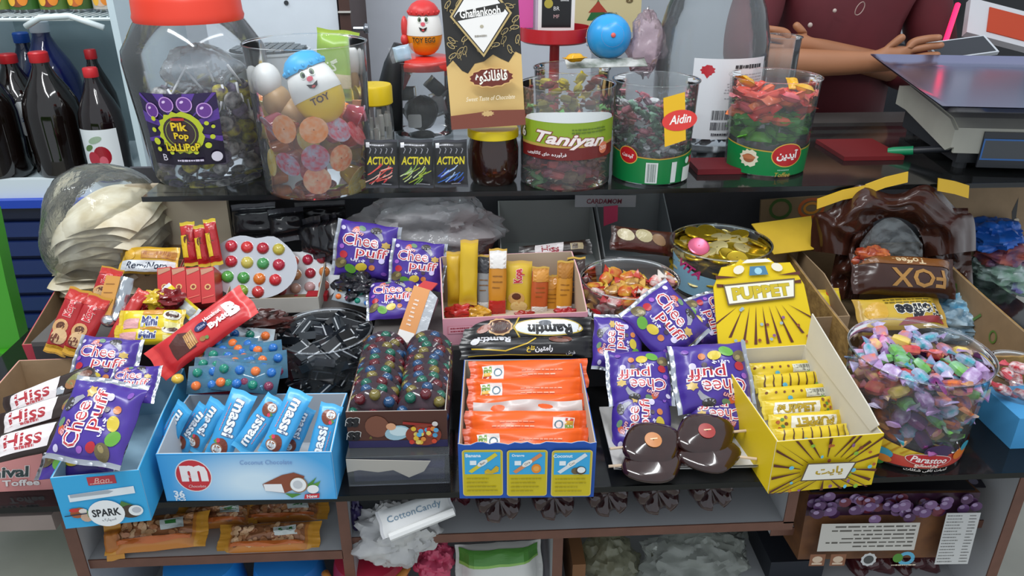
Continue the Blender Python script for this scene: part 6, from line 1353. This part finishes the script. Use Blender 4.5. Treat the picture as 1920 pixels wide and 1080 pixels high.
# red and gold tub
t7, c7, r, r1, h = make_tub('candy_tub', 'wide clear tub of red and gold wrapped sweets', 1190, 628, 150, 182, 520, SZ, clear((.95, .96, .96), .06, .06))
TW4 = [twist(.042, .020, .013, [gloss(a, rough=.2, h2=b, vscale=70), gloss(b, rough=.2)], i+120) for i, (a, b) in enumerate((('B82A26', 'C8A23A'), ('C83030', 'D8D0C8'), ('C89A34', 'B83A2A'), ('5A2A1E', 'C89A4A'), ('D8D4CE', 'A8242A')))]
fill(scatter(70, (c7.x, c7.y), r*.9, SZ+.015, SZ+h*.75, .019, 91, .5), TW4, 'wrapped_sweet', 'wrapped sweet in the wide tub', 'sweet', 'red and gold sweets in the wide tub', 8, names=['red and gold', 'red and white', 'gold and red', 'brown and gold', 'white and red'])
# gold coins tub
t8, c8, r, r1, h = make_tub('coin_tub', 'clear tub of gold chocolate coins with pale blue label', 1366, 572, 160, 184, 452, SZ, clear((.95, .96, .96), .06, .06))
kz = (r1-r)/h; P = Print(); W = r*1.5
P.poly([(-W, h*.1), (W, h*.1), (W, h*.40), (W*.5, h*.5), (0, h*.52), (-W*.5, h*.6), (-W, h*.86)], '8AB8D0'); P.ell(-W*.1, h*.38, .018, .018, 'C8B8B8', 20, wob=.1); P.ell(-W*.1, h*.36, .009, .010, 'D8B09A', 14); P.text('VITA', -W*.62, h*.66, .016, 'C83A7A', rot=-20, shear=.2, bold=.03); P.ell(W*.3, h*.35, .012, .01, 'D8E4EA', 14)
P.build('wrap_label', t8, cylfn(r+.001, 0, kz), maxlen=.008)
GOLD = mat('C8A92C', .22, .75); cm = MB().lathe([(.001, -.0022), (.016, -.0022), (.018, -.0012), (.018, .0012), (.016, .0022), (.0145, .0018), (.001, .0019)], 24).mesh('gold_coin', GOLD, 'auto')
cm2 = MB().lathe([(.001, -.0022), (.016, -.0022), (.018, -.0012), (.018, .0012), (.016, .0022), (.001, .0022)], 24).mesh('gold_coin', mat('D8C88A', .25, .5), 'auto')
def crot(q_): return Matrix.Rotation(q_.uniform(0, 6.28), 4, 'Z') @ Matrix.Rotation(q_.uniform(-.45, .45), 4, 'X')
fill(scatter(150, (c8.x, c8.y), r*.90, SZ+h*.35, SZ+h*.93, .0150, 95, .35), [cm, cm, cm, cm2], 'gold_coin', 'foil chocolate coin in the clear tub', 'chocolate coin', 'gold coins in the clear tub', 3, crot, names=['gold', 'gold', 'gold', 'pale gold'])
o = tag(mobj('pink_coin', cm.copy(), None, Matrix.Translation(AY(1310, 462, c8.y-.03)) @ Matrix.Rotation(R(30), 4, 'X')), 'pink foil coin at the left of the coin tub', 'chocolate coin'); o.data.materials[0] = mat('C85A7A', .25, .4)
m, w, h = pose([(1395, 412), (1545, 406), (1520, 468), (1440, 480)], .46, 55); o = MB().prism([(-w*.5, h*.4), (-w*.3, -h*.5), (w*.35, -h*.45), (w*.5, h*.5)], -.002, 0).obj('yellow_card', paper('C8A42A', var=.1, vscale=20), None, M=m); tag(o, 'yellow cardboard flap lying behind the coin tub', 'cardboard')
kb, f_, w, h, MM = carton('kraft_carton', 'plain brown carton between the coin tub and the big brown bag', (1462, 690), (1575, 684), 0, 530, .20, .125, KRAFT, KRAFT2, hfix=.09, hs=.12)
# big kraft carton at the right with the bag of toffee
bk, f_, w, h, MM = carton('kraft_carton', 'big torn brown carton at the right holding toffee bags', (1612, 770), (1945, 758), 0, 640, .36, .12, mat('A8854A', .85, h2='8A6A3A', vscale=60, bump=.4, bscale=120), KRAFT2, t=.005, jag=.003, hfix=.085, hs=.10)
P = Print(); P.line([(.13, .03), (.16, .055), (.20, .10)], .004, '5A8A3A'); 
gm = Matrix(((0, 0, -1, w/2-.0055), (1, 0, 0, 0), (0, 1, 0, 0), (0, 0, 0, 1))); P = Print(); P.line([(.16, .07), (.19, .035), (.22, .05), (.24, .09)], .005, '5A7A34'); P.ring(.12, .05, .008, .01, .003, '5A7A34', 12); P.build('green_mark', bk, None, gm, base=.001)
m, w, h = pose([(1742, 346), (1950, 342), (1950, 475), (1742, 470)], .63, 6); o = thing('kraft_board', 'upright brown cardboard panel under the upper glass at the right', 'cardboard', m); MB().box((0, 0, 0), (w, h*1.1, .006)).obj('board', KRAFT, o)
P = Print(); P.poly([(w*.22, h*.1), (w*.25, h*.3), (w*.27, h*.02), (w*.30, -.02*h), (w*.24, -.02*h)], '14100E'); P.ell(w*.28, -.02*h, .006, .004, 'C8B8A0', 8); P.build('torn_hole', o, base=.0034)
m, w, h = pose([(1440, 372), (1545, 368), (1545, 440), (1440, 450)], .60, 6); o = thing('kraft_board', 'brown carton side with green and red circles under the glass', 'cardboard', m); MB().box((0, 0, 0), (w*1.3, h, .006)).obj('board', KRAFT2, o); P = Print(); P.ring(-w*.3, h*.25, .02, .018, .006, '4A6A34', 16); P.ring(w*.25, h*.22, .024, .018, .006, 'C8602A', 16); P.ring(w*.25, h*.22, .014, .010, .005, 'D88A2A', 14); P.build('printed_art', o, base=.0034)
# brown toffee bag: crumpled film crown with a clear window, lettered roll, yellow torn strips
BB = gloss('3A1E16', rough=.22); bc = AY(1675, 470, .42)
fox = thing('toffee_bag', 'torn dark brown toffee bag with gold lettering and a clear window', 'bag', Matrix.Translation(bc))
def LB(px, py, y): v = AY(px, py, y); return v-bc
def crown(u, v):
    # u across, v up; an upright arched sheet
    a = math.pi*(1-u); top = (1675+155*math.cos(a), 470-118*math.sin(a)**.6-12*math.sin(7*a)); inn = (1672+62*math.cos(a), 482-75*math.sin(a)**.8)
    px = inn[0]+(top[0]-inn[0])*v; py = inn[1]+(top[1]-inn[1])*v
    if u < .5: px -= 20*(1-v)*0
    d = .030*noise.noise(Vector((u*5, v*3.5, 3)))+.014*noise.noise(Vector((u*14, v*9, 5)))
    return LB(px, py, .425+.025*v-.03*math.sin(math.pi*v)+.6*d)
mb = MB().grid(crown, 60, 18); mb.obj('crumpled_film', BB, fox, True)
mb = MB().grid(lambda u, v: LB(1550+60*u+30*v, 560-150*v, .395+.03*v+.02*noise.noise(Vector((u*5, v*7, 1)))+.02*abs(2*u-1)), 14, 24); mb.obj('side_fold', BB, fox, True)
mb = MB().grid(lambda u, v: LB(1730+95*u-10*v, 540-150*v, .405+.03*v+.02*noise.noise(Vector((u*5, v*7, 9)))+.03*u), 14, 24); mb.obj('side_fold', BB, fox, True)
m, w, h = pose([(1600, 478), (1792, 492), (1786, 556), (1592, 548)], .372, 40)
me, fn = flowmesh('lettered_roll', w, h*1.1, .05, .008, [BB, BB], 90, 34, 20, wr=.05); rl = mobj('lettered_roll', me, fox, Matrix.Translation(-bc) @ m)
P = Print(); P.text('FOX', w*.08, -h*.13, h*.50, 'A8793A', w=w*.52, rot=180, bold=.02); P.text('Toffee', -w*.02, h*.36, h*.2, 'C8A070', w=w*.28, rot=180); P.poly([(-w*.45, h*.22), (w*.46, h*.22), (w*.46, h*.46), (-w*.3, h*.47)], '7A4A20'); P.text('Toffee', w*.02, h*.34, h*.17, 'D8C098', w=w*.28, rot=180, bold=.02)
P.build('printed_art', rl, fn, maxlen=.008, base=.0008)
mb = MB().grid(lambda u, v: LB(1612+118*u, 500-92*v*math.sin(math.pi*(.15+.7*u)), .415+.01*noise.noise(Vector((u*6, v*6, 0)))), 18, 12); mb.obj('clear_window', clear((.8, .84, .86), .18, .1, (.62, .68, .7), bump=.8, bscale=50), fox, True)
def tstrip(pts, wd, y, nm='yellow_strip'):
    mb = MB()
    for (a, b) in zip(pts[:-1], pts[1:]):
        p0 = LB(*a, y); p1 = LB(*b, y); up_ = Vector((0, .3, .95))*wd; o_ = len(mb.v); mb.v += [tuple(p0), tuple(p1), tuple(p1+up_), tuple(p0+up_), *[tuple(q+Vector((0, .002, 0))) for q in (p0, p1, p1+up_, p0+up_)]]
        mb.f += [(o_, o_+1, o_+2, o_+3), (o_+7, o_+6, o_+5, o_+4), (o_, o_+4, o_+5, o_+1), (o_+3, o_+2, o_+6, o_+7)]; mb.m += [0]*4
    return mb.obj(nm, gloss('C8A01E'), fox)
tstrip([(1532, 392), (1580, 375), (1625, 366)], .017, .435); tstrip([(1622, 366), (1660, 352), (1702, 342)], .018, .435); tstrip([(1758, 358), (1790, 364), (1816, 372)], .022, .435)
m, w, h = pose([(1600, 470), (1670, 462), (1665, 500), (1600, 505)], .395, 40); crumple('toffee_piece', 'orange toffee picture piece showing in the bag window', m.translation, .032, .02, .02, gloss('C8703A', h2='8A2A1E', vscale=50), 6, .35, cat='toffee')
def toff(P, w, h): P.text('Toffee', w*.18, -.02*h, h*.42, '23252E', w=w*.55, rot=180, bold=.05, out='E8E4D8', ow=.04); P.poly([(-w*.1, -h*.42), (w*.46, -h*.40), (w*.44, -h*.18), (w*.0, -h*.24)], '9A3A3E'); P.lines(-w*.2, h*.2, w*.4, h*.4, 2, '7A6A2A', 4); P.ell(-w*.3, 0, w*.12, h*.3, 'D8A83A', 14)
pack('toffee_bag', 'yellow toffee bag with black lettering under the brown bag', 'bag', [(1600, 560), (1762, 556), (1775, 612), (1612, 625)], .33, 52, ['D0AC3A', 'B8923A'], .03, .01, 95, toff)
crumple('blue_bag', 'crumpled blue and white bag of sweets in the big brown carton', AY(1800, 580, .37), .045, .04, .035, gloss('4AA0C8', h2='A8C0CC', vscale=40), 14, .4)
crumple('silver_bag', 'crumpled silvery bag below the blue one in the big carton', AY(1800, 610, .34), .05, .035, .03, gloss('9AB0BC', h2='5A7A90', vscale=60), 24, .45)
for i, (px, py, c1_, c2_, lb) in enumerate(((1885, 470, 'B8604A', '6A4A6A', 'reddish bag at the right edge beyond the big carton'), (1862, 440, '1E5AB8', '2A6AC8', 'blue corner of a bag beyond the big carton'), (1905, 520, '5A4A9A', '9ABCA0', 'purple and green bag at the right edge'), (1880, 500, 'B8C8C8', '7AA08A', 'pale bag between the red and purple ones'))):
    crumple('snack_bag', lb, AY(px, py, .60), .055, .05, .03, gloss(c1_, h2=c2_, vscale=40), 30+i*3, .4)
# yellow packet and pale green box beside the striped carton lid
def minip(P, w, h): P.rect(-w*.3, -h*.3, w*.35, h*.1, 'D8803A'); P.rect(-w*.05, -h*.28, w*.3, .05*h, 'A8C0D8'); P.lines(-.03*w, -h*.2, w*.28, 0, 2, '3A5A9A', 2); P.rect(-w*.45, -h*.5, w*.5, -h*.42, '9A3A2A'); P.ell(.1*w, h*.38, w*.15, h*.08, 'C83A2A', 10)
pack('yellow_packet', 'yellow packet leaning behind the striped carton lid', 'packet', [(1522, 545), (1568, 540), (1594, 618), (1540, 622)], .33, 40, ['D8C02E', 'C8A82A'], .012, .005, 97, minip, vertical=True)
m, w, h = pose([(1522, 612), (1604, 620), (1590, 700), (1535, 690)], .27, 30); o = thing('pale_box', 'pale green box with a blue round mark beside the striped carton', 'box', m); MB().box((0, 0, -.02), (w, h, .04)).obj('box_body', paper('B0BCA0'), o); P = Print(); P.ell(-w*.32, h*.18, .016, .022, '1E4A6A', 20); P.ell(-w*.34, h*.18, .011, .016, '3A7A9A', 16); P.build('printed_art', o)
# foil-wrapped orange bar and flat packs
m, w, h = pose([(785, 536), (832, 556), (782, 650), (732, 640)], .265, 36)
o = thing('foil_bar', 'orange and white foil bar leaning over the purple packs', 'chocolate bar', m); 
MB().box((-w*.18, 0, -.006), (w*.62, h, .020)).obj('bar_wrapper', gloss('D8955A', rough=.25), o)
mb = MB().prism([(w*.13, -h*.5), (w*.5, -h*.46), (w*.48, h*.42), (w*.13, h*.5)], -.022, .002); mb.obj('foil_face', foil('D0D2D6', .18, bump=.3, bscale=60), o)
mb = MB().prism([(-w*.45, h*.46), (w*.1, h*.46), (w*.3, h*.66), (-w*.2, h*.64)], -.010, -.002); mb.obj('red_tip', gloss('C02A2A'), o)
P = Print(); P.lines(-w*.30, -h*.2, -w*.12, h*.3, 7, 'F0E0D0', 4, .4); P.rect(-w*.48, -h*.5, w*.10, -h*.28, 'E4E0DC'); P.build('printed_art', o, base=.0046)
def flp(P, w, h): P.rect(-w*.4, -h*.35, .1*w, h*.3, 'C8C4CC'); P.text('08', w*.3, 0, h*.5, 'D8D4E4', bold=.04); P.ell(-w*.15, 0, w*.1, h*.2, '8A5A6A', 12)
for i, (qd, lb) in enumerate((([(690, 612), (800, 606), (815, 634), (694, 640)], 'flat silver and purple pack under the orange foil bar'), ([(694, 628), (806, 622), (820, 652), (700, 656)], 'lower flat silver pack under the orange foil bar'))):
    pack('flat_pack', lb, 'pack', qd, .30-.02*i, 74, ['4A4060', 'A8A8B0'], .012, .012, 100+i, flp)
crumple('tan_wrapper', 'small tan wrapper peeping out behind the brown carton', AY(712, 640, .255), .02, .012, .010, gloss('B8803A'), 3, .4, cat='wrapper')

# ================================================================ left group: pink-red carton with bars
lc, f_, w, h, MM = carton('candy_carton', 'shallow pink-red carton of chocolate bars at the far left', (66, 716), (300, 706), 0, 680, .21, .055, paper('C84A58'), KRAFT2, lift=.035, hfix=.035, tilt=8)
def bara(P, w, h):
    P.rect(-w*.47, h*.30, w*.47, h*.46, 'B8302A'); P.text('Kopa', .05*w, h*.19, w*.42, 'C8303A', w=h*.26, rot=90, bold=.06, out='E8C8C0', ow=.04); P.ell(-w*.08, -h*.10, w*.34, h*.11, 'C89A68', 14, 20); P.ell(-w*.06, -h*.09, w*.2, h*.06, '5A3424', 12, 20); P.ell(.02*w, -h*.24, w*.36, h*.12, 'D0AC80', 14, -10); P.ell(-w*.12, -h*.28, w*.22, h*.07, '6A3A2A', 12); P.rect(-w*.46, -h*.48, w*.46, -h*.38, 'C8962A')
for i, (qd, y, lb) in enumerate((([(128, 536), (168, 546), (128, 672), (84, 658)], .235, 'leftmost red chocolate bar with nougat picture in the shallow carton'), ([(166, 545), (208, 562), (160, 676), (116, 664)], .225, 'second red chocolate bar with nougat picture in the shallow carton'), ([(196, 498), (236, 508), (205, 580), (160, 570)], .29, 'red chocolate bar standing behind the first two'))):
    pack('chocolate_bar', lb, 'chocolate bar', qd, y, 38, ['A8262A', 'B8862A'], .018, .008, 110+i, bara, vertical=True, rough=.2, group='red nougat bars')
m, w, h = pose([(206, 518), (258, 524), (228, 604), (172, 598)], .255, 42); o = thing('wafer_slab', 'biscuit-coloured wafer half wrapped in silver foil', 'wafer', m)
MB().box((-w*.22, 0, -.004), (w*.5, h, .016)).obj('wafer_body', paper('C08A44'), o); MB().grid(lambda u, v: (w*(-.05+.5*u), h*(v-.5), .010*math.sin(math.pi*u)+.003*noise.noise(Vector((u*6, v*8, 2)))-.002), 12, 24).obj('foil_wrap', foil('B8BEC4', .2), o, True); MB().ball((-.02*w, -h*.5, 0), w*.28, h*.14, .010, 14, 10).obj('foil_end', foil('D0D4D8', .18), o, True)
P = Print()
for k_ in range(4): P.line([(-w*.4, h*(-.3+.2*k_)), (-w*.1, h*(-.28+.2*k_))], .001, '8A5A2A')
P.build('wafer_lines', o, base=.0045)
pack('red_bar', 'plain red bar lying under the foil-wrapped wafer', 'chocolate bar', [(262, 540), (280, 550), (220, 650), (192, 640)], .235, 45, ['B02826', 'C03A2E'], .014, .006, 115, None, vertical=True)
def mini(P, w, h): P.text('Mini', .02*w, -.06*h, h*.40, '1E2A6A', w=w*.24, bold=.05, out='D8DCE8', ow=.05); P.rect(-w*.42, -h*.35, -w*.14, h*.05, 'D8A0A0'); P.rect(-w*.1, h*.2, w*.2, h*.42, 'C88A2A'); P.ell(w*.33, h*.2, w*.12, h*.2, 'D8D4C8', 14); P.ell(w*.33, h*.22, w*.09, h*.13, '4A2A20', 12); P.rect(w*.25, -h*.45, w*.46, -h*.1, 'E0D890')
pack('mini_packet', 'lower yellow packet with blue lettering under its twin', 'packet', [(216, 612), (344, 608), (342, 648), (212, 645)], .205, 48, ['D8BC1E', 'C8A81E'], .018, .008, 117, mini)
pack('mini_packet', 'upper yellow packet with blue lettering left of the red wafer bar', 'packet', [(226, 584), (348, 578), (342, 628), (218, 626)], .22, 50, ['DCC424', 'C8A81E'], .020, .008, 116, mini)
pack('yellow_packet', 'yellow and white packet leaning towards the small red boxes', 'packet', [(316, 533), (382, 582), (354, 604), (296, 546)], .275, 45, ['D8C02A', 'C8CCD0'], .014, .006, 118, lambda P, w, h: (P.rect(-w*.3, -h*.3, w*.42, h*.3, 'C8CCC8'), P.text('Mini', 0, 0, h*.4, '6A7A9A', w=w*.3)))
for i, (px, py, c_, lb) in enumerate(((262, 572, 'B8242E', 'glossy red sweet wrapper above the yellow packets'), (290, 562, 'C8A82A', 'gold sweet wrapper above the yellow packets'), (305, 578, 'A8242A', 'dark red sweet wrapper beside the leaning packet'), (250, 590, 'D03A3A', 'small red wrapper touching the upper yellow packet'), (318, 560, '7A1E22', 'maroon wrapper under the leaning packet'))):
    crumple('sweet_wrapper', lb, AY(px, py, .265), .022, .015, .014, gloss(c_, rough=.15), 50+i*4, .5, cat='wrapper', nu=18, nv=12)
# right edge: clear tub with red striped sweets, blue carton
t9, c9, r, r1, h = make_tub('candy_tub', 'clear tub with red wrapped sweets at the right edge', 1925, 815, 110, 130, 690, 0, clear((.95, .96, .96), .08, .06))
RS = [twist(.05, .018, .014, [gloss('B82A34', h2='E0D0D0', vscale=150), gloss('C8505A')], 140)]
fill([AY(1888, 700, c9.y-.02), AY(1912, 690, c9.y), AY(1880, 730, c9.y-.03), AY(1915, 740, c9.y-.02), AY(1905, 715, c9.y+.02)], RS, 'wrapped_sweet', 'red and white wrapped sweet in the tub at the right edge', 'sweet', 'red sweets at the right edge', 9)
o = MB().box((0, 0, 0), (.12, .08, .05)).obj('blue_carton', paper('4A9AD0'), None, M=Matrix.Translation(AZ(1915, 850, 0)+Vector((.05, .05, .0255)))); tag(o, 'blue carton behind the large tub at the right edge', 'carton')
crumple('white_wrapper', 'white crumpled wrapper above the red sweets at the right edge', AY(1905, 640, .24), .02, .02, .016, paper('C8C8D0'), 77, .4, cat='wrapper')

o = MB().box((0, 0, 0), (.05, .03, .03)).box((0, -.0152, .004), (.03, .0008, .010), 1).obj('red_carton', [paper('A8242E'), paper('D8B0A0')], None, M=Matrix.Translation(AY(596, 560, .40)) @ Matrix.Scale(.7, 4)); tag(o, 'small dark red box behind the tub of black squares', 'box')
# ================================================================ below the lower glass
def nuts(P, w, h):
    q_ = random.Random(int(w*1e5))
    P.rect(-w*.36, -h*.28, w*.36, h*.36, '9A6440')
    for i in range(60): P.ell(q_.uniform(-.36, .36)*w, q_.uniform(-.26, .36)*h, .006, .0035, q_.choice(('B8845A', 'A8704A', 'C89A70', '8A5434', 'D0A880')), 8, q_.uniform(0, 180))
    P.poly([(-w*.36, -h*.2), (w*.36, -h*.2), (w*.36, -h*.3), (0, -h*.38), (-w*.36, -h*.32)], 'C86A30'); P.poly([(w*.08, -h*.05), (w*.3, -.02*h), (w*.28, h*.3), (w*.06, h*.22)], 'C8D0CC'); P.poly([(w*.12, h*.1), (w*.26, h*.12), (w*.24, h*.24), (w*.11, h*.2)], '3A7A3E')
for i, (qd, y, e, lb) in enumerate((([(330, 952), (480, 944), (490, 985), (330, 995)], .10, 60, 'orange nut snack bag at the back left under the glass'), ([(440, 945), (618, 938), (615, 975), (450, 985)], .11, 60, 'orange nut snack bag at the back right under the glass'), ([(195, 975), (385, 960), (395, 1020), (205, 1042)], .055, 58, 'front left orange nut snack bag with a green label'), ([(415, 985), (600, 975), (600, 1035), (405, 1040)], .055, 58, 'front right orange nut snack bag with a white label'))):
    pack('nut_snack_bag', lb, 'snack bag', qd, y, e, ['C8803A', 'D89A3A'], .03, .014, 130+i, nuts, wr=.13, rough=.22, group='orange nut snack bags')
pack('nut_snack_bag', 'folded orange snack bag end at the left of the shelf', 'snack bag', [(186, 985), (222, 978), (238, 1045), (208, 1052)], .045, 35, ['B8702A', 'D0902E'], .02, .01, 136, None, vertical=True)
# cotton candy bag
cb = crumple('cotton_candy_bag', None, AY(745, 1000, .05), .058, .035, .045, gloss('C2C2C0', h2='A8A8AA', vscale=18, rough=.35), 41, .42, 2.4, None, 40, 28)
root = thing('cotton_candy_packet', 'crumpled white cotton candy bag hanging below the glass', 'bag', Matrix.Translation(cb.matrix_basis.translation)); cb.parent = root; cb.matrix_basis = Matrix(); cb.name = 'crumpled_bag'
m, w, h = pose([(700, 968), (838, 930), (850, 952), (728, 1002)], .0, 42); bc2 = root.matrix_basis.translation
me, fn = flowmesh('printed_band', w*1.05, h*1.5, .012, .004, [gloss('CFCFCE'), gloss('B8B8BA')], 140, 26, 10, wr=.05); bd = mobj('printed_band', me, root, Matrix.Translation(-bc2) @ m)
P = Print(); P.text('CottonCandy', -.01*w, h*.1, h*.46, '5A7A90', w=w*.78, bold=.0); P.build('lettering', bd, fn, maxlen=.006, base=.0008)
MB().tube([m @ Vector((-w*.42, -h*.75, .004))-bc2, m @ Vector((w*.52, -h*.55, .006))-bc2], .006, 8).obj('paper_stick', paper('D8D8D6'), root)
crumple('purple_wrapper', 'dark purple wrapper hanging beside the cotton candy bag', AY(668, 965, .06), .010, .012, .03, gloss('2E2450'), 44, .4, cat='wrapper', nu=18, nv=12)
# bottle bottoms lying on the shelf
def petal(px, py, wpx, y, label, col='2E1416', z=None):
    c_ = AY(px, py, y); r_ = wpx/2*MPP(c_); o = thing('juice_bottle', label, 'bottle', Matrix.Translation((c_.x, y, c_.z)) @ Matrix.Rotation(R(-90), 4, 'X'), 'dark bottles lying under the glass')
    mb = MB(); n = 40; prof = [(.05, .010), (.35, .002), (.62, -.006), (.82, -.004), (.97, .012), (1.0, .03), (1.0, .14), (.9, .18), (.4, .23), (.28, .25)]
    o0 = len(mb.v)
    for k_, (a, z_) in enumerate(prof):
        for i in range(n):
            t_ = 2*math.pi*i/n; d_ = (.012*max(0, math.cos(5*t_))**.5 if math.cos(5*t_) > 0 else 0) if k_ in (1, 2, 3, 4) else 0
            mb.v.append((a*r_*math.cos(t_)*(1-(d_*4 if k_ == 4 else 0)), a*r_*math.sin(t_)*(1-(d_*4 if k_ == 4 else 0)), z_+d_))
    for k_ in range(len(prof)-1):
        for i in range(n): mb.f.append((k_*n+i, k_*n+(i+1) % n, (k_+1)*n+(i+1) % n, (k_+1)*n+i)); mb.m.append(0)
    mb.f.append(tuple(range(n-1, -1, -1))); mb.m.append(0)
    mb.obj('bottle_body', mat(col, .10, coat=.6), o, True); MB().lathe([(r_*.3, .245), (r_*.3, .265), (.001, .266)], 16).obj('cap', mat('A82A2A'), o, 'auto'); return o
for i, (px, py, w_) in enumerate(((936, 948, 92), (1040, 944, 88), (1142, 938, 86), (1236, 932, 94), (1338, 926, 88))):
    petal(px, py, w_, .03, ('first', 'second', 'third', 'fourth', 'fifth')[i]+' from the left of the dark bottle bottoms under the glass')
petal(856, 942, 60, .10, 'dark bottle bottom peeping beside the cotton candy bag', '5A1E2A')
for i, (px, py) in enumerate(((1640, 1080), (1725, 1078))): petal(px, py, 88, .13, ('left', 'right')[i]+' dark bottle bottom below the plum carton', '4A1E22')
# bowls and buckets
def bowl(px, py, wpx, y, col, label, name='plastic_bowl', handle=None):
    c_ = AY(px, py, y); r_ = wpx/2*MPP(c_); o = thing(name, label, 'bucket' if handle else 'bowl', Matrix.Translation((c_.x, y, c_.z-.14)))
    MB().lathe([(r_*1.0, 0), (r_*1.02, .004), (r_*.97, .012), (r_*.80, .12), (r_*.75, .135), (r_*.6, .14), (.001, .142)], 44).obj('bowl_body', mat(col, .3), o, 'auto')
    if handle: mb = MB().tube([(r_*.95*math.cos(R(a)), -r_*.9*abs(math.sin(R(a)))-.012, .135+.0*a) for a in range(200, 345, 12)], .006, 8); mb.obj('handle', mat(handle, .4), o, True)
    return o
bowl(375, 1046, 175, .10, '2A8AD8', 'left blue plastic bowl upside down under the shelf'); bowl(538, 1042, 160, .10, '2680D0', 'right blue plastic bowl upside down under the shelf'); bowl(690, 1036, 165, .085, 'B82A44', 'red plastic bucket with an orange handle', 'plastic_bucket', 'C8803A')
crumple('pink_bag', 'pink crumpled wrapper beside the red bucket', AY(815, 1050, .10), .03, .03, .03, gloss('C84A6A'), 52, .45)
m, w, h = pose([(850, 1022), (1018, 1010), (1015, 1110), (860, 1120)], .09, 20); o = thing('white_sack', 'white sack with a green top band under the middle shelf', 'sack', m); me, fn = flowmesh('sack_body', w, h, .06, .01, [paper('D2D2CE'), paper('C8C8C4')], 150, 24, 16); mobj('sack_body', me, o); P = Print(); P.rect(-w*.46, h*.22, w*.46, h*.46, '4F8A3A'); P.poly([(-w*.46, h*.16), (w*.46, h*.22), (w*.46, h*.25), (-w*.46, h*.22)], '8AB85A'); P.build('printed_art', o, fn, maxlen=.01, base=.001)
CLB = clear((.78, .80, .76), .32, .10, (.62, .66, .6), bump=.9, bscale=22)
crumple('clear_bag', 'large clear plastic bag under the middle shelf', AY(1300, 1050, .16), .085, .06, .05, CLB, 61, .3, 2.2, 'bag', 36, 24)
crumple('clear_bag', 'yellowish clear plastic bag left of the larger one', AY(1140, 1055, .18), .05, .05, .05, clear((.7, .7, .5), .35, .10, (.5, .5, .36), bump=.9, bscale=22), 65, .3, 2.2, 'bag', 30, 22)
crumple('clear_bag', 'clear bag behind the divider under the middle shelf', AY(1395, 1030, .24), .045, .04, .05, CLB, 68, .3, 2.2, 'bag', 30, 22)
o = MB().box((0, 0, 0), (.09, .15, .13)).obj('dark_box', mat('22262E', .5), None, M=Matrix.Translation(AY(1455, 1045, .20))); tag(o, 'dark box standing left of the plum carton', 'box')
o = MB().box((0, 0, 0), (.02, .12, .10)).obj('wooden_block', mat('7A5230', .6), None, M=Matrix.Translation(AY(1075, 1050, .14))); tag(o, 'brown wooden block beside the divider below the shelf', 'block')
# plum carton
m, w, h = pose([(1518, 930), (1846, 920), (1800, 1047), (1494, 1046)], .075, 6)
o = thing('plum_carton', 'brown carton printed with plums and nutrition table', 'carton', m)
MB().box((0, 0, -.055), (w, h, .110)).obj('carton_body', [mat('7A4E2A', .6, h2='5A3620', vscale=25)], o)
P = Print(); q_ = random.Random(12)
P.rect(-w/2, h*.18, w/2, h/2, '3A1E34')
for i in range(70):
    x = q_.uniform(-.47, .47)*w; y = h*(.2+.28*q_.random()); c_ = q_.choice(('5A3A64', '6A4A78', '4A2A4E', '7A5A84', '6A2A3A')); P.ell(x, y, .0095, .008, c_, 14); P.ell(x-.003, y+.003, .0045, .0032, '9A84A8', 10)
P.rect(-w*.43, -h*.26, w*.14, h*.16, 'C8C4BC'); P.lines(-w*.40, -h*.22, w*.12, h*.14, 6, '5A5650', 4, .4, right=True); P.poly([(w*.28, -h*.49), (w*.48, -h*.49), (w*.48, h*.30), (w*.28, h*.30)], 'C8C8C6')
P.lines(w*.29, -h*.47, w*.40, h*.28, 16, '7A7A78', 5, .35); P.lines(w*.42, -h*.47, w*.47, h*.28, 16, '7A7A78', 6, .35)
for i in range(2): x = -w*.42+i*w*.12; P.rect(x-w*.045, -h*.48, x+w*.045, -h*.30, '8A5A40'); P.ell(x, -h*.38, w*.03, h*.05, 'D0B8A0', 12); P.rect(x-w*.03, -h*.46, x+w*.03, -h*.43, 'D0B8A0')
P.ell(-w*.12, -h*.39, w*.045, h*.10, 'C8C8C8', 20, wob=.06); P.ell(-w*.12, -h*.39, w*.03, h*.065, '4A4A4A', 16); P.ring(w*.10, -h*.38, w*.04, h*.08, .006, '5AA8C8', 16); P.ell(w*.05, -h*.37, w*.03, h*.07, '4F8A34', 14, 30); P.lines(w*.02, -h*.5, w*.18, -h*.46, 1, 'D8C8B0', 4)
P.build('printed_art', o)
MB().box((0, h/2+.001, -.055), (w*.96, .002, .10)).obj('dark_top', mat('16141A', .4), o)
m2, w2, h2 = pose([(1700, 892), (1835, 882), (1848, 918), (1690, 912)], .13, 70); o = thing('plum_flap', 'loose printed carton flap with grapes on the plum carton', 'flap', m2); MB().prism([(-w2*.5, -h2*.4), (w2*.5, -h2*.5), (w2*.45, h2*.5), (-w2*.4, h2*.3)], 0, .002).obj('flap', mat('2A2630', .5), o)
P = Print()
for i in range(9): P.ell(w2*(-.36+.09*i), h2*(.12 if i % 2 else -.15), w2*.06, h2*.2, ('6A6478', '5A4E6A', '7A7488')[i % 3], 14)
P.build('printed_art', o, base=.0024)
